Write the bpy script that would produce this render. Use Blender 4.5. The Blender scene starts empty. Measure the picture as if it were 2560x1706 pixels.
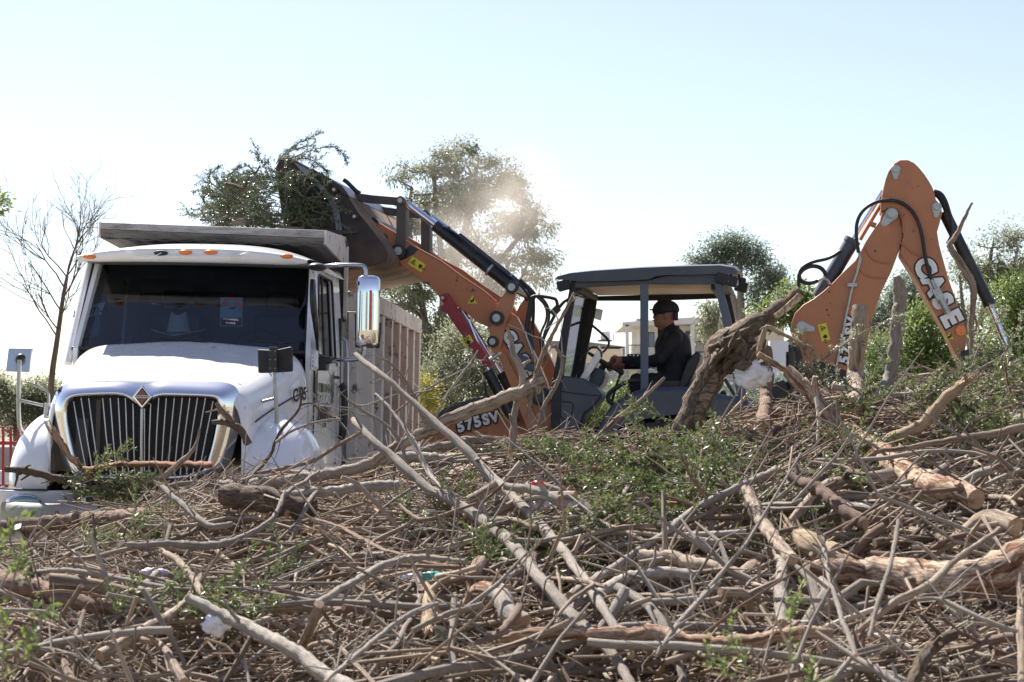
import bpy, bmesh, math, random
import numpy as np
from mathutils import Vector, Matrix, noise

random.seed(7)
RNG = np.random.default_rng(11)
SC = bpy.context.scene
COL = SC.collection

# ------------------------------------------------------------------ camera
F, H0, CX, CZ = 4500.0, 1050.0, 1280.0, 1.5      # focal length in photo pixels, horizon row, centre column, eye height
cam_data = bpy.data.cameras.new('camera')
cam_data.sensor_width = 36.0
cam_data.lens = F / 2560.0 * 36.0
cam_data.shift_y = (H0 - 853.0) / 2560.0
cam_data.clip_start = 0.2
cam_data.clip_end = 3000.0
cam_data.dof.use_dof = True
cam_data.dof.focus_distance = 15.5
cam_data.dof.aperture_fstop = 7.0
cam = bpy.data.objects.new('camera', cam_data)
cam.location = (0, 0, CZ)
cam.rotation_euler = (math.radians(90), 0, 0)
COL.objects.link(cam)
SC.camera = cam

# ------------------------------------------------------------------ light
SUN_EL, SUN_AZ = math.radians(50), math.radians(-30)     # azimuth measured from +Y, negative = towards -X
sun_dir = Vector((math.sin(SUN_AZ) * math.cos(SUN_EL), math.cos(SUN_AZ) * math.cos(SUN_EL), math.sin(SUN_EL)))
world = bpy.data.worlds.new('World')
SC.world = world
world.use_nodes = True
wn = world.node_tree
bg = wn.nodes['Background']
sky = wn.nodes.new('ShaderNodeTexSky')
sky.sky_type = 'NISHITA'
sky.sun_disc = False
sky.sun_elevation = SUN_EL
sky.sun_rotation = SUN_AZ
sky.air_density = 1.0
sky.dust_density = .5
sky.ozone_density = 1.6
hsv = wn.nodes.new('ShaderNodeHueSaturation'); hsv.inputs['Saturation'].default_value = .82; hsv.inputs['Hue'].default_value = .515
wn.links.new(sky.outputs[0], hsv.inputs['Color']); wn.links.new(hsv.outputs[0], bg.inputs[0])
bg.inputs[1].default_value = 0.072
sl = bpy.data.lights.new('sun', 'SUN')
sl.energy = 5.0
sl.angle = math.radians(0.5)
sl.color = (1.0, 0.95, 0.88)
sun = bpy.data.objects.new('sun', sl)
sun.rotation_euler = (-sun_dir).to_track_quat('-Z', 'Y').to_euler()
sun.location = (-20, 10, 30)
COL.objects.link(sun)
SC.view_settings.view_transform = 'Standard'
SC.view_settings.look = 'None'
SC.view_settings.gamma = 1.0
SC.view_settings.use_curve_mapping = False
SC.view_settings.exposure = 1.24
SC.cycles.max_bounces = 8
SC.cycles.transparent_max_bounces = 12
SC.cycles.volume_bounces = 1
SC.cycles.volume_max_steps = 64

def W(u, v, D):
    return Vector(((u - CX) / F * D, D, CZ + (H0 - v) / F * D))

# ------------------------------------------------------------------ materials
def _new(name):
    m = bpy.data.materials.new(name)
    m.use_nodes = True
    nt = m.node_tree
    return m, nt, nt.nodes['Principled BSDF'], nt.nodes['Material Output']

def pbr(name, col, rough=0.5, metal=0.0, col2=None, scale=3.0, lo=0.45, hi=0.65, bump=0.0, bscale=20.0,
        coat=0.0, spec=0.5, stretch=(1, 1, 1), rough2=None, col3=None, scale3=1.0, lo3=.5, hi3=.7, bdist=0.01):
    m, nt, p, out = _new(name)
    N, L = nt.nodes, nt.links
    p.inputs['Roughness'].default_value = rough
    p.inputs['Metallic'].default_value = metal
    p.inputs['Specular IOR Level'].default_value = spec
    p.inputs['Coat Weight'].default_value = coat
    p.inputs['Coat Roughness'].default_value = 0.05
    tc = N.new('ShaderNodeTexCoord')
    mp = N.new('ShaderNodeMapping')
    mp.inputs['Scale'].default_value = stretch
    L.new(tc.outputs['Object'], mp.inputs[0])
    src = None
    p.inputs['Base Color'].default_value = (*col, 1)
    if col2 is not None:
        nz = N.new('ShaderNodeTexNoise'); nz.inputs['Scale'].default_value = scale; nz.inputs['Detail'].default_value = 8; nz.inputs['Roughness'].default_value = .65
        L.new(mp.outputs[0], nz.inputs[0])
        mr = N.new('ShaderNodeMapRange'); mr.inputs[1].default_value = lo; mr.inputs[2].default_value = hi; mr.clamp = True
        L.new(nz.outputs[0], mr.inputs[0])
        mx = N.new('ShaderNodeMix'); mx.data_type = 'RGBA'
        mx.inputs[6].default_value = (*col, 1); mx.inputs[7].default_value = (*col2, 1)
        L.new(mr.outputs[0], mx.inputs[0])
        src = mx.outputs[2]
        if rough2 is not None:
            m2 = N.new('ShaderNodeMapRange'); m2.inputs[3].default_value = rough; m2.inputs[4].default_value = rough2
            L.new(mr.outputs[0], m2.inputs[0]); L.new(m2.outputs[0], p.inputs['Roughness'])
        if col3 is not None:
            n3 = N.new('ShaderNodeTexNoise'); n3.inputs['Scale'].default_value = scale3; n3.inputs['Detail'].default_value = 5
            L.new(tc.outputs['Object'], n3.inputs[0])
            r3 = N.new('ShaderNodeMapRange'); r3.inputs[1].default_value = lo3; r3.inputs[2].default_value = hi3
            L.new(n3.outputs[0], r3.inputs[0])
            x3 = N.new('ShaderNodeMix'); x3.data_type = 'RGBA'; x3.inputs[7].default_value = (*col3, 1)
            L.new(r3.outputs[0], x3.inputs[0]); L.new(src, x3.inputs[6]); src = x3.outputs[2]
        L.new(src, p.inputs['Base Color'])
    if bump > 0:
        nb = N.new('ShaderNodeTexNoise'); nb.inputs['Scale'].default_value = bscale; nb.inputs['Detail'].default_value = 6
        L.new(mp.outputs[0], nb.inputs[0])
        b = N.new('ShaderNodeBump'); b.inputs['Strength'].default_value = bump; b.inputs['Distance'].default_value = bdist
        L.new(nb.outputs[0], b.inputs['Height']); L.new(b.outputs[0], p.inputs['Normal'])
    return m

def glassy(name, tint, refl=0.08, rough=0.02):
    m, nt, p, out = _new(name)
    N, L = nt.nodes, nt.links
    N.remove(p)
    tr = N.new('ShaderNodeBsdfTransparent'); tr.inputs[0].default_value = (*tint, 1)
    gl = N.new('ShaderNodeBsdfGlossy'); gl.inputs['Roughness'].default_value = rough
    fr = N.new('ShaderNodeFresnel'); fr.inputs[0].default_value = 1.5
    nz = N.new('ShaderNodeTexNoise'); nz.inputs['Scale'].default_value = 4
    tc = N.new('ShaderNodeTexCoord'); L.new(tc.outputs['Object'], nz.inputs[0])
    r = N.new('ShaderNodeMapRange'); r.inputs[3].default_value = rough; r.inputs[4].default_value = rough + .05
    L.new(nz.outputs[0], r.inputs[0]); L.new(r.outputs[0], gl.inputs['Roughness'])
    ad = N.new('ShaderNodeMath'); ad.operation = 'MULTIPLY'; ad.use_clamp = True; ad.inputs[1].default_value = refl
    L.new(fr.outputs[0], ad.inputs[0])
    mx = N.new('ShaderNodeMixShader')
    L.new(ad.outputs[0], mx.inputs[0]); L.new(tr.outputs[0], mx.inputs[1]); L.new(gl.outputs[0], mx.inputs[2])
    L.new(mx.outputs[0], out.inputs[0])
    return m

def bark(name, stops, rough=0.85, bump=0.5, gs=(3, 3, 6), patch=None, patch_lo=.5, patch_hi=.62):
    """bark or bare wood: colour picked by the stick's own tint, streaked along its grain"""
    m, nt, p, out = _new(name)
    N, L = nt.nodes, nt.links
    p.inputs['Roughness'].default_value = rough
    p.inputs['Specular IOR Level'].default_value = 0.35
    at = N.new('ShaderNodeAttribute'); at.attribute_name = 'tint'
    gr = N.new('ShaderNodeAttribute'); gr.attribute_name = 'grain'
    cr = N.new('ShaderNodeValToRGB')
    el = cr.color_ramp.elements
    while len(el) < len(stops):
        el.new(0.5)
    for i, c in enumerate(stops):
        el[i].position = i / max(1, len(stops) - 1); el[i].color = (*c, 1)
    L.new(at.outputs['Fac'], cr.inputs[0])
    mp = N.new('ShaderNodeMapping'); mp.inputs['Scale'].default_value = gs
    L.new(gr.outputs['Vector'], mp.inputs[0])
    nz = N.new('ShaderNodeTexNoise'); nz.inputs['Scale'].default_value = 1.6; nz.inputs['Detail'].default_value = 7; nz.inputs['Roughness'].default_value = .7
    L.new(mp.outputs[0], nz.inputs[0])
    r = N.new('ShaderNodeMapRange'); r.inputs[1].default_value = .25; r.inputs[2].default_value = .75; r.inputs[3].default_value = .52; r.inputs[4].default_value = 1.45
    L.new(nz.outputs[0], r.inputs[0])
    mu = N.new('ShaderNodeMix'); mu.data_type = 'RGBA'; mu.blend_type = 'MULTIPLY'; mu.inputs[0].default_value = 1
    L.new(cr.outputs[0], mu.inputs[6]); L.new(r.outputs[0], mu.inputs[7])
    src = mu.outputs[2]
    if patch is not None:
        n2 = N.new('ShaderNodeTexNoise'); n2.inputs['Scale'].default_value = 1.3; n2.inputs['Detail'].default_value = 5
        m2 = N.new('ShaderNodeMapping'); m2.inputs['Scale'].default_value = (1.3, 1.3, 5); m2.inputs['Location'].default_value = (3, 7, 1)
        L.new(gr.outputs['Vector'], m2.inputs[0]); L.new(m2.outputs[0], n2.inputs[0])
        r2 = N.new('ShaderNodeMapRange'); r2.inputs[1].default_value = patch_lo; r2.inputs[2].default_value = patch_hi
        L.new(n2.outputs[0], r2.inputs[0])
        x2 = N.new('ShaderNodeMix'); x2.data_type = 'RGBA'; x2.inputs[7].default_value = (*patch, 1)
        L.new(r2.outputs[0], x2.inputs[0]); L.new(src, x2.inputs[6]); src = x2.outputs[2]
    m4 = N.new('ShaderNodeMapping'); m4.inputs['Scale'].default_value = (gs[0] * 2.2, gs[1] * 2.2, gs[2] * 2.4)
    L.new(gr.outputs['Vector'], m4.inputs[0])
    n4 = N.new('ShaderNodeTexNoise'); n4.inputs['Scale'].default_value = 2.2; n4.inputs['Detail'].default_value = 6; n4.inputs['Roughness'].default_value = .75
    L.new(m4.outputs[0], n4.inputs[0])
    r4 = N.new('ShaderNodeMapRange'); r4.inputs[1].default_value = .36; r4.inputs[2].default_value = .50; r4.inputs[3].default_value = .38; r4.inputs[4].default_value = 1.0
    L.new(n4.outputs[0], r4.inputs[0])
    x4 = N.new('ShaderNodeMix'); x4.data_type = 'RGBA'; x4.blend_type = 'MULTIPLY'; x4.inputs[0].default_value = 1
    L.new(src, x4.inputs[6]); L.new(r4.outputs[0], x4.inputs[7]); src = x4.outputs[2]
    L.new(src, p.inputs['Base Color'])
    b = N.new('ShaderNodeBump'); b.inputs['Strength'].default_value = bump; b.inputs['Distance'].default_value = .018
    ad = N.new('ShaderNodeMath'); ad.operation = 'ADD'; L.new(nz.outputs[0], ad.inputs[0]); L.new(r4.outputs[0], ad.inputs[1])
    L.new(ad.outputs[0], b.inputs['Height']); L.new(b.outputs[0], p.inputs['Normal'])
    return m

def leafmat(name, stops, rough=0.38, trans=0.28, spec=0.5):
    m, nt, p, out = _new(name)
    N, L = nt.nodes, nt.links
    p.inputs['Roughness'].default_value = rough
    p.inputs['Specular IOR Level'].default_value = spec
    at = N.new('ShaderNodeAttribute'); at.attribute_name = 'tint'
    cr = N.new('ShaderNodeValToRGB'); el = cr.color_ramp.elements
    while len(el) < len(stops):
        el.new(0.5)
    for i, c in enumerate(stops):
        el[i].position = i / max(1, len(stops) - 1); el[i].color = (*c, 1)
    L.new(at.outputs['Fac'], cr.inputs[0])
    L.new(cr.outputs[0], p.inputs['Base Color'])
    t = N.new('ShaderNodeBsdfTranslucent')
    hs = N.new('ShaderNodeHueSaturation'); hs.inputs['Value'].default_value = 1.5; hs.inputs['Hue'].default_value = .485
    L.new(cr.outputs[0], hs.inputs['Color']); L.new(hs.outputs[0], t.inputs[0])
    mx = N.new('ShaderNodeMixShader'); mx.inputs[0].default_value = trans
    L.new(p.outputs[0], mx.inputs[1]); L.new(t.outputs[0], mx.inputs[2]); L.new(mx.outputs[0], out.inputs[0])
    return m

M = {}
M['white'] = pbr('white_truck_paint', (.80, .80, .80), .24, 0, (.64, .62, .59), 2.6, .48, .75, coat=.5, rough2=.5, col3=(.40, .37, .33), scale3=11, lo3=.68, hi3=.73)
M['orange'] = pbr('orange_machine_paint', (.45, .17, .068), .42, 0, (.37, .15, .068), 3.0, .45, .75, col3=(.14, .09, .07), scale3=13, lo3=.67, hi3=.70, coat=.15, rough2=.6, bump=.04, bscale=9)
M['orange_worn'] = pbr('worn_orange_paint', (.45, .172, .072), .5, 0, (.035, .028, .024), 5.0, .60, .66, rough2=.75, bump=.06, bscale=9)
M['navy'] = pbr('dark_blue_grey_plastic', (.050, .062, .082), .45, 0, (.085, .09, .10), 3, .45, .7, bump=.03, bscale=60)
M['navy_pillar'] = pbr('blue_grey_pillar_paint', (.075, .10, .14), .4, 0, (.10, .115, .14), 4, .45, .7)
M['black'] = pbr('black_rubber_plastic', (.016, .016, .018), .5, 0, (.04, .038, .036), 5, .5, .7)
M['matte_black'] = pbr('matte_black_plastic', (.02, .021, .024), .65, 0, (.035, .035, .035), 8, .5, .7)
M['steel_black'] = pbr('black_painted_steel', (.022, .022, .025), .35, .2, (.07, .06, .05), 4, .5, .75, rough2=.6)
M['link_steel'] = pbr('dusty_dark_steel', (.07, .062, .058), .55, .3, (.15, .125, .105), 3.2, .42, .7, rough2=.8, bump=.08, bscale=12)
M['bucket'] = pbr('scraped_bucket_steel', (.045, .036, .033), .6, .35, (.13, .085, .06), 2.4, .45, .7, rough2=.8, bump=.15, bscale=7)
M['bucket_edge'] = pbr('blue_grey_bucket_edge', (.20, .23, .28), .4, .6, (.10, .10, .11), 5, .45, .7)  # clam edge strip, blue grey and lighter than the side plate
M['dusty_bucket'] = pbr('dusty_bucket_floor', (.25, .18, .12), .8, .1, (.10, .075, .06), 2.4, .4, .65, bump=.15, bscale=8)
M['chrome'] = pbr('chrome', (.82, .83, .85), .06, 1.0, (.72, .72, .72), 3, .55, .8, rough2=.2)
M['chrome_soft'] = pbr('brushed_chrome', (.42, .43, .46), .25, 1.0, (.40, .38, .36), 4, .5, .8, rough2=.4)
M['rod'] = pbr('hydraulic_rod_chrome', (.75, .77, .82), .12, 1.0, (.6, .6, .6), 6, .5, .8)
M['red_strut'] = pbr('dark_red_paint', (.30, .022, .03), .4, 0, (.20, .02, .03), 4, .45, .7)
M['amber'] = pbr('amber_lens', (.85, .22, .02), .25, 0, (.65, .14, .02), 30, .45, .6, coat=.5)
M['emblem_red'] = pbr('dark_red_enamel', (.30, .04, .03), .3, 0, (.10, .02, .02), 60, .45, .6, coat=.5)
M['red_lens'] = pbr('red_orange_lens', (.62, .09, .03), .3, 0, (.45, .05, .02), 40, .45, .6, coat=.4)
M['dash'] = pbr('dashboard_plastic', (.13, .15, .16), .6, 0, (.07, .075, .08), 4, .45, .7)
M['windshield'] = glassy('tinted_windshield', (.46, .60, .74), 2.0)
M['clear_glass'] = glassy('greenish_cab_glass', (.72, .86, .82), 1.6)
M['dark_glass'] = glassy('dark_side_glass', (.10, .12, .15), 1.0)
M['grille_dark'] = pbr('radiator_mesh', (.012, .012, .014), .6, .2, (.03, .028, .026), 60, .45, .6, stretch=(1, 1, 8))
M['bumper'] = pbr('dusty_bumper_plastic', (.36, .34, .31), .6, 0, (.25, .22, .18), 3, .45, .7, rough2=.85)
M['rubber'] = pbr('dusty_tyre_rubber', (.022, .021, .02), .8, 0, (.11, .09, .07), 4, .48, .7, bump=.1)
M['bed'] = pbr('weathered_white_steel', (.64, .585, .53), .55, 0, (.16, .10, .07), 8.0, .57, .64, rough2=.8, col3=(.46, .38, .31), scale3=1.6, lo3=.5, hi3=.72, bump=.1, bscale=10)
M['bed_shade'] = pbr('shaded_dirty_bed_panel', (.27, .20, .16), .65, 0, (.15, .09, .06), 5.0, .50, .66, rough2=.85, bump=.1, bscale=10)  # brown shadow of the recessed panels put into the colour, mottled with dirt
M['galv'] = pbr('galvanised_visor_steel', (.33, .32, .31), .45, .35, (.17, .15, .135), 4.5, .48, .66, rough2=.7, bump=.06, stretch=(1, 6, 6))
M['visor_under'] = pbr('dark_visor_underside', (.14, .125, .11), .6, .25, (.05, .045, .04), 3.5, .45, .66, bump=.06, stretch=(1, 5, 5))  # darker than the steel of the visor lip
M['beige'] = pbr('beige_headliner', (.62, .50, .38), .8, 0, (.45, .36, .27), 3, .5, .8)
M['letter_white'] = pbr('white_lettering', (.82, .82, .80), .5, 0, (.7, .7, .68), 10, .5, .8)
M['letter_black'] = pbr('black_lettering', (.015, .015, .016), .5, 0, (.03, .03, .03), 10, .5, .8)
M['green_letter'] = pbr('dark_green_lettering', (.04, .10, .04), .5, 0, (.05, .08, .04), 10, .5, .8)
M['grey_letter'] = pbr('taupe_print', (.14, .12, .10), .5, 0, (.18, .15, .13), 10, .5, .8)
M['yellow'] = pbr('yellow_decal', (.72, .62, .04), .5, 0, (.55, .48, .05), 12, .5, .8)
M['pin'] = pbr('zinc_pin', (.42, .44, .42), .4, .7, (.25, .25, .22), 14, .5, .7)
M['skin'] = pbr('brown_skin', (.30, .135, .085), .5, 0, (.24, .10, .065), 12, .45, .7)
M['cloth'] = pbr('black_work_jacket', (.010, .011, .014), .8, 0, (.02, .02, .024), 9, .45, .7, bump=.35, bscale=16)
M['hair'] = pbr('black_cap_cloth', (.012, .012, .016), .75, 0, (.018, .018, .02), 20, .5, .8, bump=.2, bscale=60)
M['seat'] = pbr('black_vinyl_seat', (.020, .021, .024), .45, 0, (.035, .035, .036), 8, .45, .7, bump=.1)
M['straw'] = pbr('straw_hat', (.62, .58, .44), .8, 0, (.45, .42, .30), 60, .45, .7, bump=.2, bscale=120)
M['paper'] = pbr('pale_paper', (.42, .50, .47), .7, 0, (.5, .56, .54), 12, .5, .8)
M['bag_white'] = pbr('white_plastic_bag', (.78, .78, .80), .35, 0, (.62, .62, .66), 14, .5, .8, bump=.4, bscale=14, bdist=.02)
M['bag_teal'] = pbr('teal_plastic_bag', (.10, .46, .44), .35, 0, (.20, .56, .52), 10, .5, .8, bump=.3, bscale=14, bdist=.02)
M['bag_lilac'] = pbr('lilac_plastic_bag', (.42, .38, .50), .4, 0, (.5, .48, .55), 10, .5, .8, bump=.3, bscale=14, bdist=.02)
M['wrap_red'] = pbr('red_wrapper', (.70, .03, .02), .3, 0, (.75, .35, .03), 20, .55, .6)
M['carton'] = pbr('pale_green_carton', (.62, .60, .48), .6, 0, (.55, .52, .4), 20, .5, .7)
M['carton_green'] = pbr('green_print', (.03, .26, .08), .6, 0, (.04, .2, .07), 20, .5, .7)
M['stucco_white'] = pbr('white_stucco', (.72, .70, .67), .85, 0, (.6, .58, .55), 1.5, .45, .8, bump=.1)
M['stucco_cream'] = pbr('cream_stucco', (.70, .60, .45), .85, 0, (.6, .52, .40), 1.2, .45, .8, bump=.1)
M['wall_blue'] = pbr('pale_blue_white_wall', (.66, .70, .77), .85, 0, (.58, .62, .68), 1.0, .45, .8)
M['roof_grey'] = pbr('grey_roofing', (.22, .21, .20), .85, 0, (.30, .28, .26), 2, .45, .8)
M['roof_tile'] = pbr('brown_roof', (.22, .12, .09), .85, 0, (.30, .18, .13), 2, .45, .8)
M['block'] = pbr('grey_block', (.34, .34, .33), .9, 0, (.25, .26, .25), 2, .45, .7, bump=.2)
M['window'] = pbr('window_glass_far', (.10, .16, .20), .1, 0, (.16, .22, .26), 1, .45, .7)
M['iron'] = pbr('dark_iron', (.05, .04, .04), .6, .2, (.08, .06, .05), 8, .45, .7)
M['red_iron'] = pbr('red_painted_iron', (.36, .03, .035), .5, 0, (.26, .03, .035), 8, .45, .7)
M['tank'] = pbr('white_water_tank', (.74, .74, .74), .5, 0, (.6, .6, .6), 4, .45, .7)
M['door_wood'] = pbr('cream_door', (.6, .5, .3), .7, 0, (.5, .42, .28), 4, .45, .7)
M['ground'] = pbr('dry_earth', (.27, .215, .155), .95, 0, (.20, .155, .11), .6, .4, .65, bump=.4, bscale=6, col3=(.15, .15, .08), scale3=.08, lo3=.5, hi3=.6, bdist=.05)
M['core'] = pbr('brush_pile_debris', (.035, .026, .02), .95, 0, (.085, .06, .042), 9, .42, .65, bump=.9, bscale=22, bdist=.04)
M['cut'] = pbr('fresh_cut_wood', (.44, .31, .20), .8, 0, (.27, .17, .10), 24, .42, .66, bump=.3, bscale=40)
M['grey_bark'] = bark('grey_brown_bark', [(.22, .185, .15), (.38, .33, .275), (.28, .24, .195), (.45, .395, .335)])
M['tan_bark'] = bark('tan_bark', [(.33, .25, .175), (.46, .365, .265), (.40, .31, .225)], patch=(.19, .13, .10))
M['red_bark'] = bark('reddish_brown_bark', [(.17, .11, .08), (.26, .17, .12), (.21, .14, .10)], patch=(.32, .24, .18), patch_lo=.55, patch_hi=.7)
M['dark_bark'] = bark('rough_dark_bark', [(.20, .145, .10), (.29, .215, .15)], bump=1.0, gs=(2.5, 2.5, 7), patch=(.36, .27, .18), patch_lo=.54, patch_hi=.7)
M['bare'] = bark('stripped_pinkish_wood', [(.60, .40, .26), (.68, .51, .37), (.62, .44, .30)], bump=.8, patch=(.28, .13, .07), patch_lo=.48, patch_hi=.60)
M['pale'] = bark('pale_broken_wood', [(.62, .46, .28), (.70, .54, .36)], bump=.8, gs=(5, 5, 3), patch=(.45, .28, .15), patch_lo=.55, patch_hi=.7)
M['rust_board'] = bark('rust_brown_board', [(.25, .11, .06), (.32, .15, .08)], bump=.4, patch=(.14, .08, .06))
M['twig'] = bark('mixed_twig_bark', [(.09, .065, .045), (.28, .215, .155), (.42, .355, .28), (.31, .205, .13), (.50, .405, .30), (.15, .105, .075), (.62, .55, .45)], bump=.3)
M['litter'] = leafmat('dry_litter', [(.16, .095, .06), (.36, .25, .16), (.50, .37, .25), (.28, .15, .09), (.56, .47, .36)], rough=.7, trans=.15)
M['leaf_pile'] = leafmat('small_glossy_leaves', [(.05, .078, .025), (.085, .12, .036), (.13, .165, .055), (.21, .20, .10)], rough=.45, trans=.28, spec=.5)
M['leaf_load'] = leafmat('dark_glossy_leaves', [(.045, .07, .03), (.085, .125, .05), (.14, .175, .085)], rough=.28, trans=.15, spec=.8)
M['leaf_gum'] = leafmat('grey_green_leaves', [(.09, .115, .065), (.15, .175, .10), (.22, .235, .15), (.29, .285, .20)], rough=.38, trans=.5, spec=.8)
M['leaf_dark'] = leafmat('dark_blue_green_leaves', [(.08, .115, .08), (.13, .17, .12), (.19, .22, .16)], rough=.4, trans=.45, spec=.8)
M['leaf_bright'] = leafmat('bright_green_leaves', [(.075, .125, .035), (.13, .19, .05), (.20, .25, .08)], rough=.35, trans=.4)
M['leaf_yellow'] = leafmat('yellow_blossom', [(.35, .30, .04), (.20, .22, .05), (.5, .42, .06)], rough=.5, trans=.4)
M['tree_bark'] = bark('grey_tree_bark', [(.20, .17, .14), (.32, .28, .24)])

# ------------------------------------------------------------------ geometry collector
class G:
    def __init__(s):
        s.V, s.F, s.MI, s.T, s.GR, s.SM = [], [], [], [], [], []
        s.n = 0
    def add(s, verts, faces, mat=0, tint=.5, grain=None, smooth=True):
        """faces: list of int arrays (m,k)"""
        verts = np.asarray(verts, dtype=np.float64).reshape(-1, 3)
        k = len(verts)
        for f in faces:
            f = np.asarray(f, dtype=np.int64)
            if f.ndim == 1:
                f = f[None, :]
            s.F.append(f + s.n); s.MI.append(np.full(len(f), mat)); s.SM.append(np.full(len(f), smooth))
        s.V.append(verts)
        s.T.append(np.full(k, tint) if np.isscalar(tint) else np.asarray(tint))
        s.GR.append(verts if grain is None else grain)
        s.n += k
        return s
    def box(s, c, h, ax=None, mat=0, smooth=False):
        c = np.array(c, float)
        A = np.eye(3) if ax is None else np.array([list(a) for a in ax], float)
        sg = np.array([[x, y, z] for x in (-1, 1) for y in (-1, 1) for z in (-1, 1)], float)
        v = c + (sg * np.array(h)) @ A
        f = [[0, 1, 3, 2], [4, 6, 7, 5], [0, 4, 5, 1], [2, 3, 7, 6], [0, 2, 6, 4], [1, 5, 7, 3]]
        return s.add(v, [np.array(f)], mat, smooth=smooth)
    def bx(s, x0, x1, y0, y1, z0, z1, mat=0):
        return s.box(((x0 + x1) / 2, (y0 + y1) / 2, (z0 + z1) / 2), (abs(x1 - x0) / 2, abs(y1 - y0) / 2, abs(z1 - z0) / 2), None, mat)
    def prism(s, pts, ext, mat=0, smooth=False):
        p = np.array([list(q) for q in pts], float); e = np.array(list(ext), float); n = len(p)
        v = np.vstack([p, p + e])
        i = np.arange(n); j = (i + 1) % n
        side = np.stack([i, j, j + n, i + n], 1)
        return s.add(v, [np.arange(n)[::-1], np.arange(n) + n, side], mat, smooth=smooth)
    def tube(s, pts, rad, sides=8, mat=0, capmat=None, tint=.5, caps=True, rough=0.0, squash=1.0, smooth=True):
        P = np.array([list(q) for q in pts], float); n = len(P)
        R = np.full(n, rad) if np.isscalar(rad) else np.array(rad, float)
        T = np.gradient(P, axis=0); T /= np.linalg.norm(T, axis=1)[:, None] + 1e-9
        up = np.array([0, 0, 1.]) if abs(T[0, 2]) < .9 else np.array([1., 0, 0])
        N = np.zeros((n, 3)); a = np.cross(up, T[0]); a /= np.linalg.norm(a) + 1e-9
        for i in range(n):
            a = a - T[i] * (a @ T[i]); a /= np.linalg.norm(a) + 1e-9; N[i] = a
        B = np.cross(T, N)
        th = np.arange(sides) / sides * 2 * math.pi
        ct, st = np.cos(th), np.sin(th) * squash
        rr = R[:, None] * np.ones(sides)
        if rough > 0:
            rr = rr * (1 + rough * RNG.normal(size=(n, sides)).clip(-1.6, 1.6))
        V = P[:, None, :] + rr[:, :, None] * (ct[None, :, None] * N[:, None, :] + st[None, :, None] * B[:, None, :])
        L = np.concatenate([[0], np.cumsum(np.linalg.norm(np.diff(P, axis=0), axis=1))])
        off = RNG.random() * 20
        gr = np.stack([np.broadcast_to(ct, (n, sides)), np.broadcast_to(st, (n, sides)), np.broadcast_to(L[:, None] + off, (n, sides))], 2)
        i = np.arange(n - 1)[:, None] * sides; k = np.arange(sides)[None, :]; k2 = (k + 1) % sides
        q = np.stack([i + k, i + k2, i + sides + k2, i + sides + k], 2).reshape(-1, 4)
        s.add(V.reshape(-1, 3), [q], mat, tint, gr.reshape(-1, 3), smooth)
        if caps:
            cm = mat if capmat is None else capmat
            s.add(V[0], [np.arange(sides)[::-1]], cm, tint, gr[0], False)
            s.add(V[-1], [np.arange(sides)], cm, tint, gr[-1], False)
        return s
    def cyl(s, p, q, r, sides=20, mat=0, r2=None):
        return s.tube([p, (Vector(p) + Vector(q)) / 2, q], [r, (r + (r if r2 is None else r2)) / 2, r if r2 is None else r2], sides, mat)
    def grid(s, A, mat=0, close_u=False, close_v=False, smooth=True):
        A = np.array(A, float); m, n = A.shape[:2]
        mi = m if close_u else m - 1; nj = n if close_v else n - 1
        i = np.arange(mi)[:, None]; j = np.arange(nj)[None, :]; i2 = (i + 1) % m; j2 = (j + 1) % n
        q = np.stack([i * n + j, i * n + j2, i2 * n + j2, i2 * n + j], 2).reshape(-1, 4)
        return s.add(A.reshape(-1, 3), [q], mat, smooth=smooth)
    def ell(s, c, r, ax=None, mat=0, nu=20, nv=12, wob=0.0):
        c = np.array(list(c), float)
        th = np.linspace(0, math.pi, nv + 1); ph = np.arange(nu) / nu * 2 * math.pi
        d = np.stack([np.sin(th)[:, None] * np.cos(ph), np.sin(th)[:, None] * np.sin(ph), np.cos(th)[:, None] * np.ones(nu)], 2)
        if wob:
            d = d * (1 + wob * RNG.normal(size=(nv + 1, nu, 1)).clip(-1.5, 1.5))
            d[0] = d[0].mean(0); d[-1] = d[-1].mean(0)
        A = np.eye(3) if ax is None else np.array([list(a) for a in ax], float)
        P = c + (d * np.array(r)) @ A
        return s.grid(P, mat, close_v=True)
    def leaves(s, C, Dn, Up, size, width=.45, mat=0, tint=None):
        """kite leaves: C centres, Dn unit directions, Up unit normals-ish"""
        n = len(C)
        size = np.broadcast_to(size, (n,))[:, None]
        S = np.cross(Dn, Up); S /= np.linalg.norm(S, axis=1)[:, None] + 1e-9
        U = np.cross(S, Dn)
        a = C; b = C + Dn * size * .45 + S * size * width * .5 + U * size * .08
        t = C + Dn * size; d = C + Dn * size * .45 - S * size * width * .5 + U * size * .08
        V = np.stack([a, b, t, d], 1).reshape(-1, 3)
        q = np.arange(n * 4).reshape(n, 4)
        tt = RNG.random(n) if tint is None else tint
        return s.add(V, [q], mat, np.repeat(tt, 4), V, False)
    def build(s, name, mats, parent=None, bevel=0, angle=35, seg=2, loc=None):
        me = bpy.data.meshes.new(name)
        V = np.concatenate(s.V)
        me.vertices.add(len(V)); me.vertices.foreach_set('co', V.ravel().astype(np.float32))
        li = np.concatenate([f.ravel() for f in s.F]); tot = np.concatenate([np.full(len(f), f.shape[1]) for f in s.F])
        me.loops.add(len(li)); me.loops.foreach_set('vertex_index', li.astype(np.int32))
        me.polygons.add(len(tot)); me.polygons.foreach_set('loop_start', np.concatenate([[0], np.cumsum(tot)[:-1]]).astype(np.int32))
        me.polygons.foreach_set('material_index', np.concatenate(s.MI).astype(np.int32))
        me.update(calc_edges=True)
        me.polygons.foreach_set('use_smooth', np.concatenate(s.SM))
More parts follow.
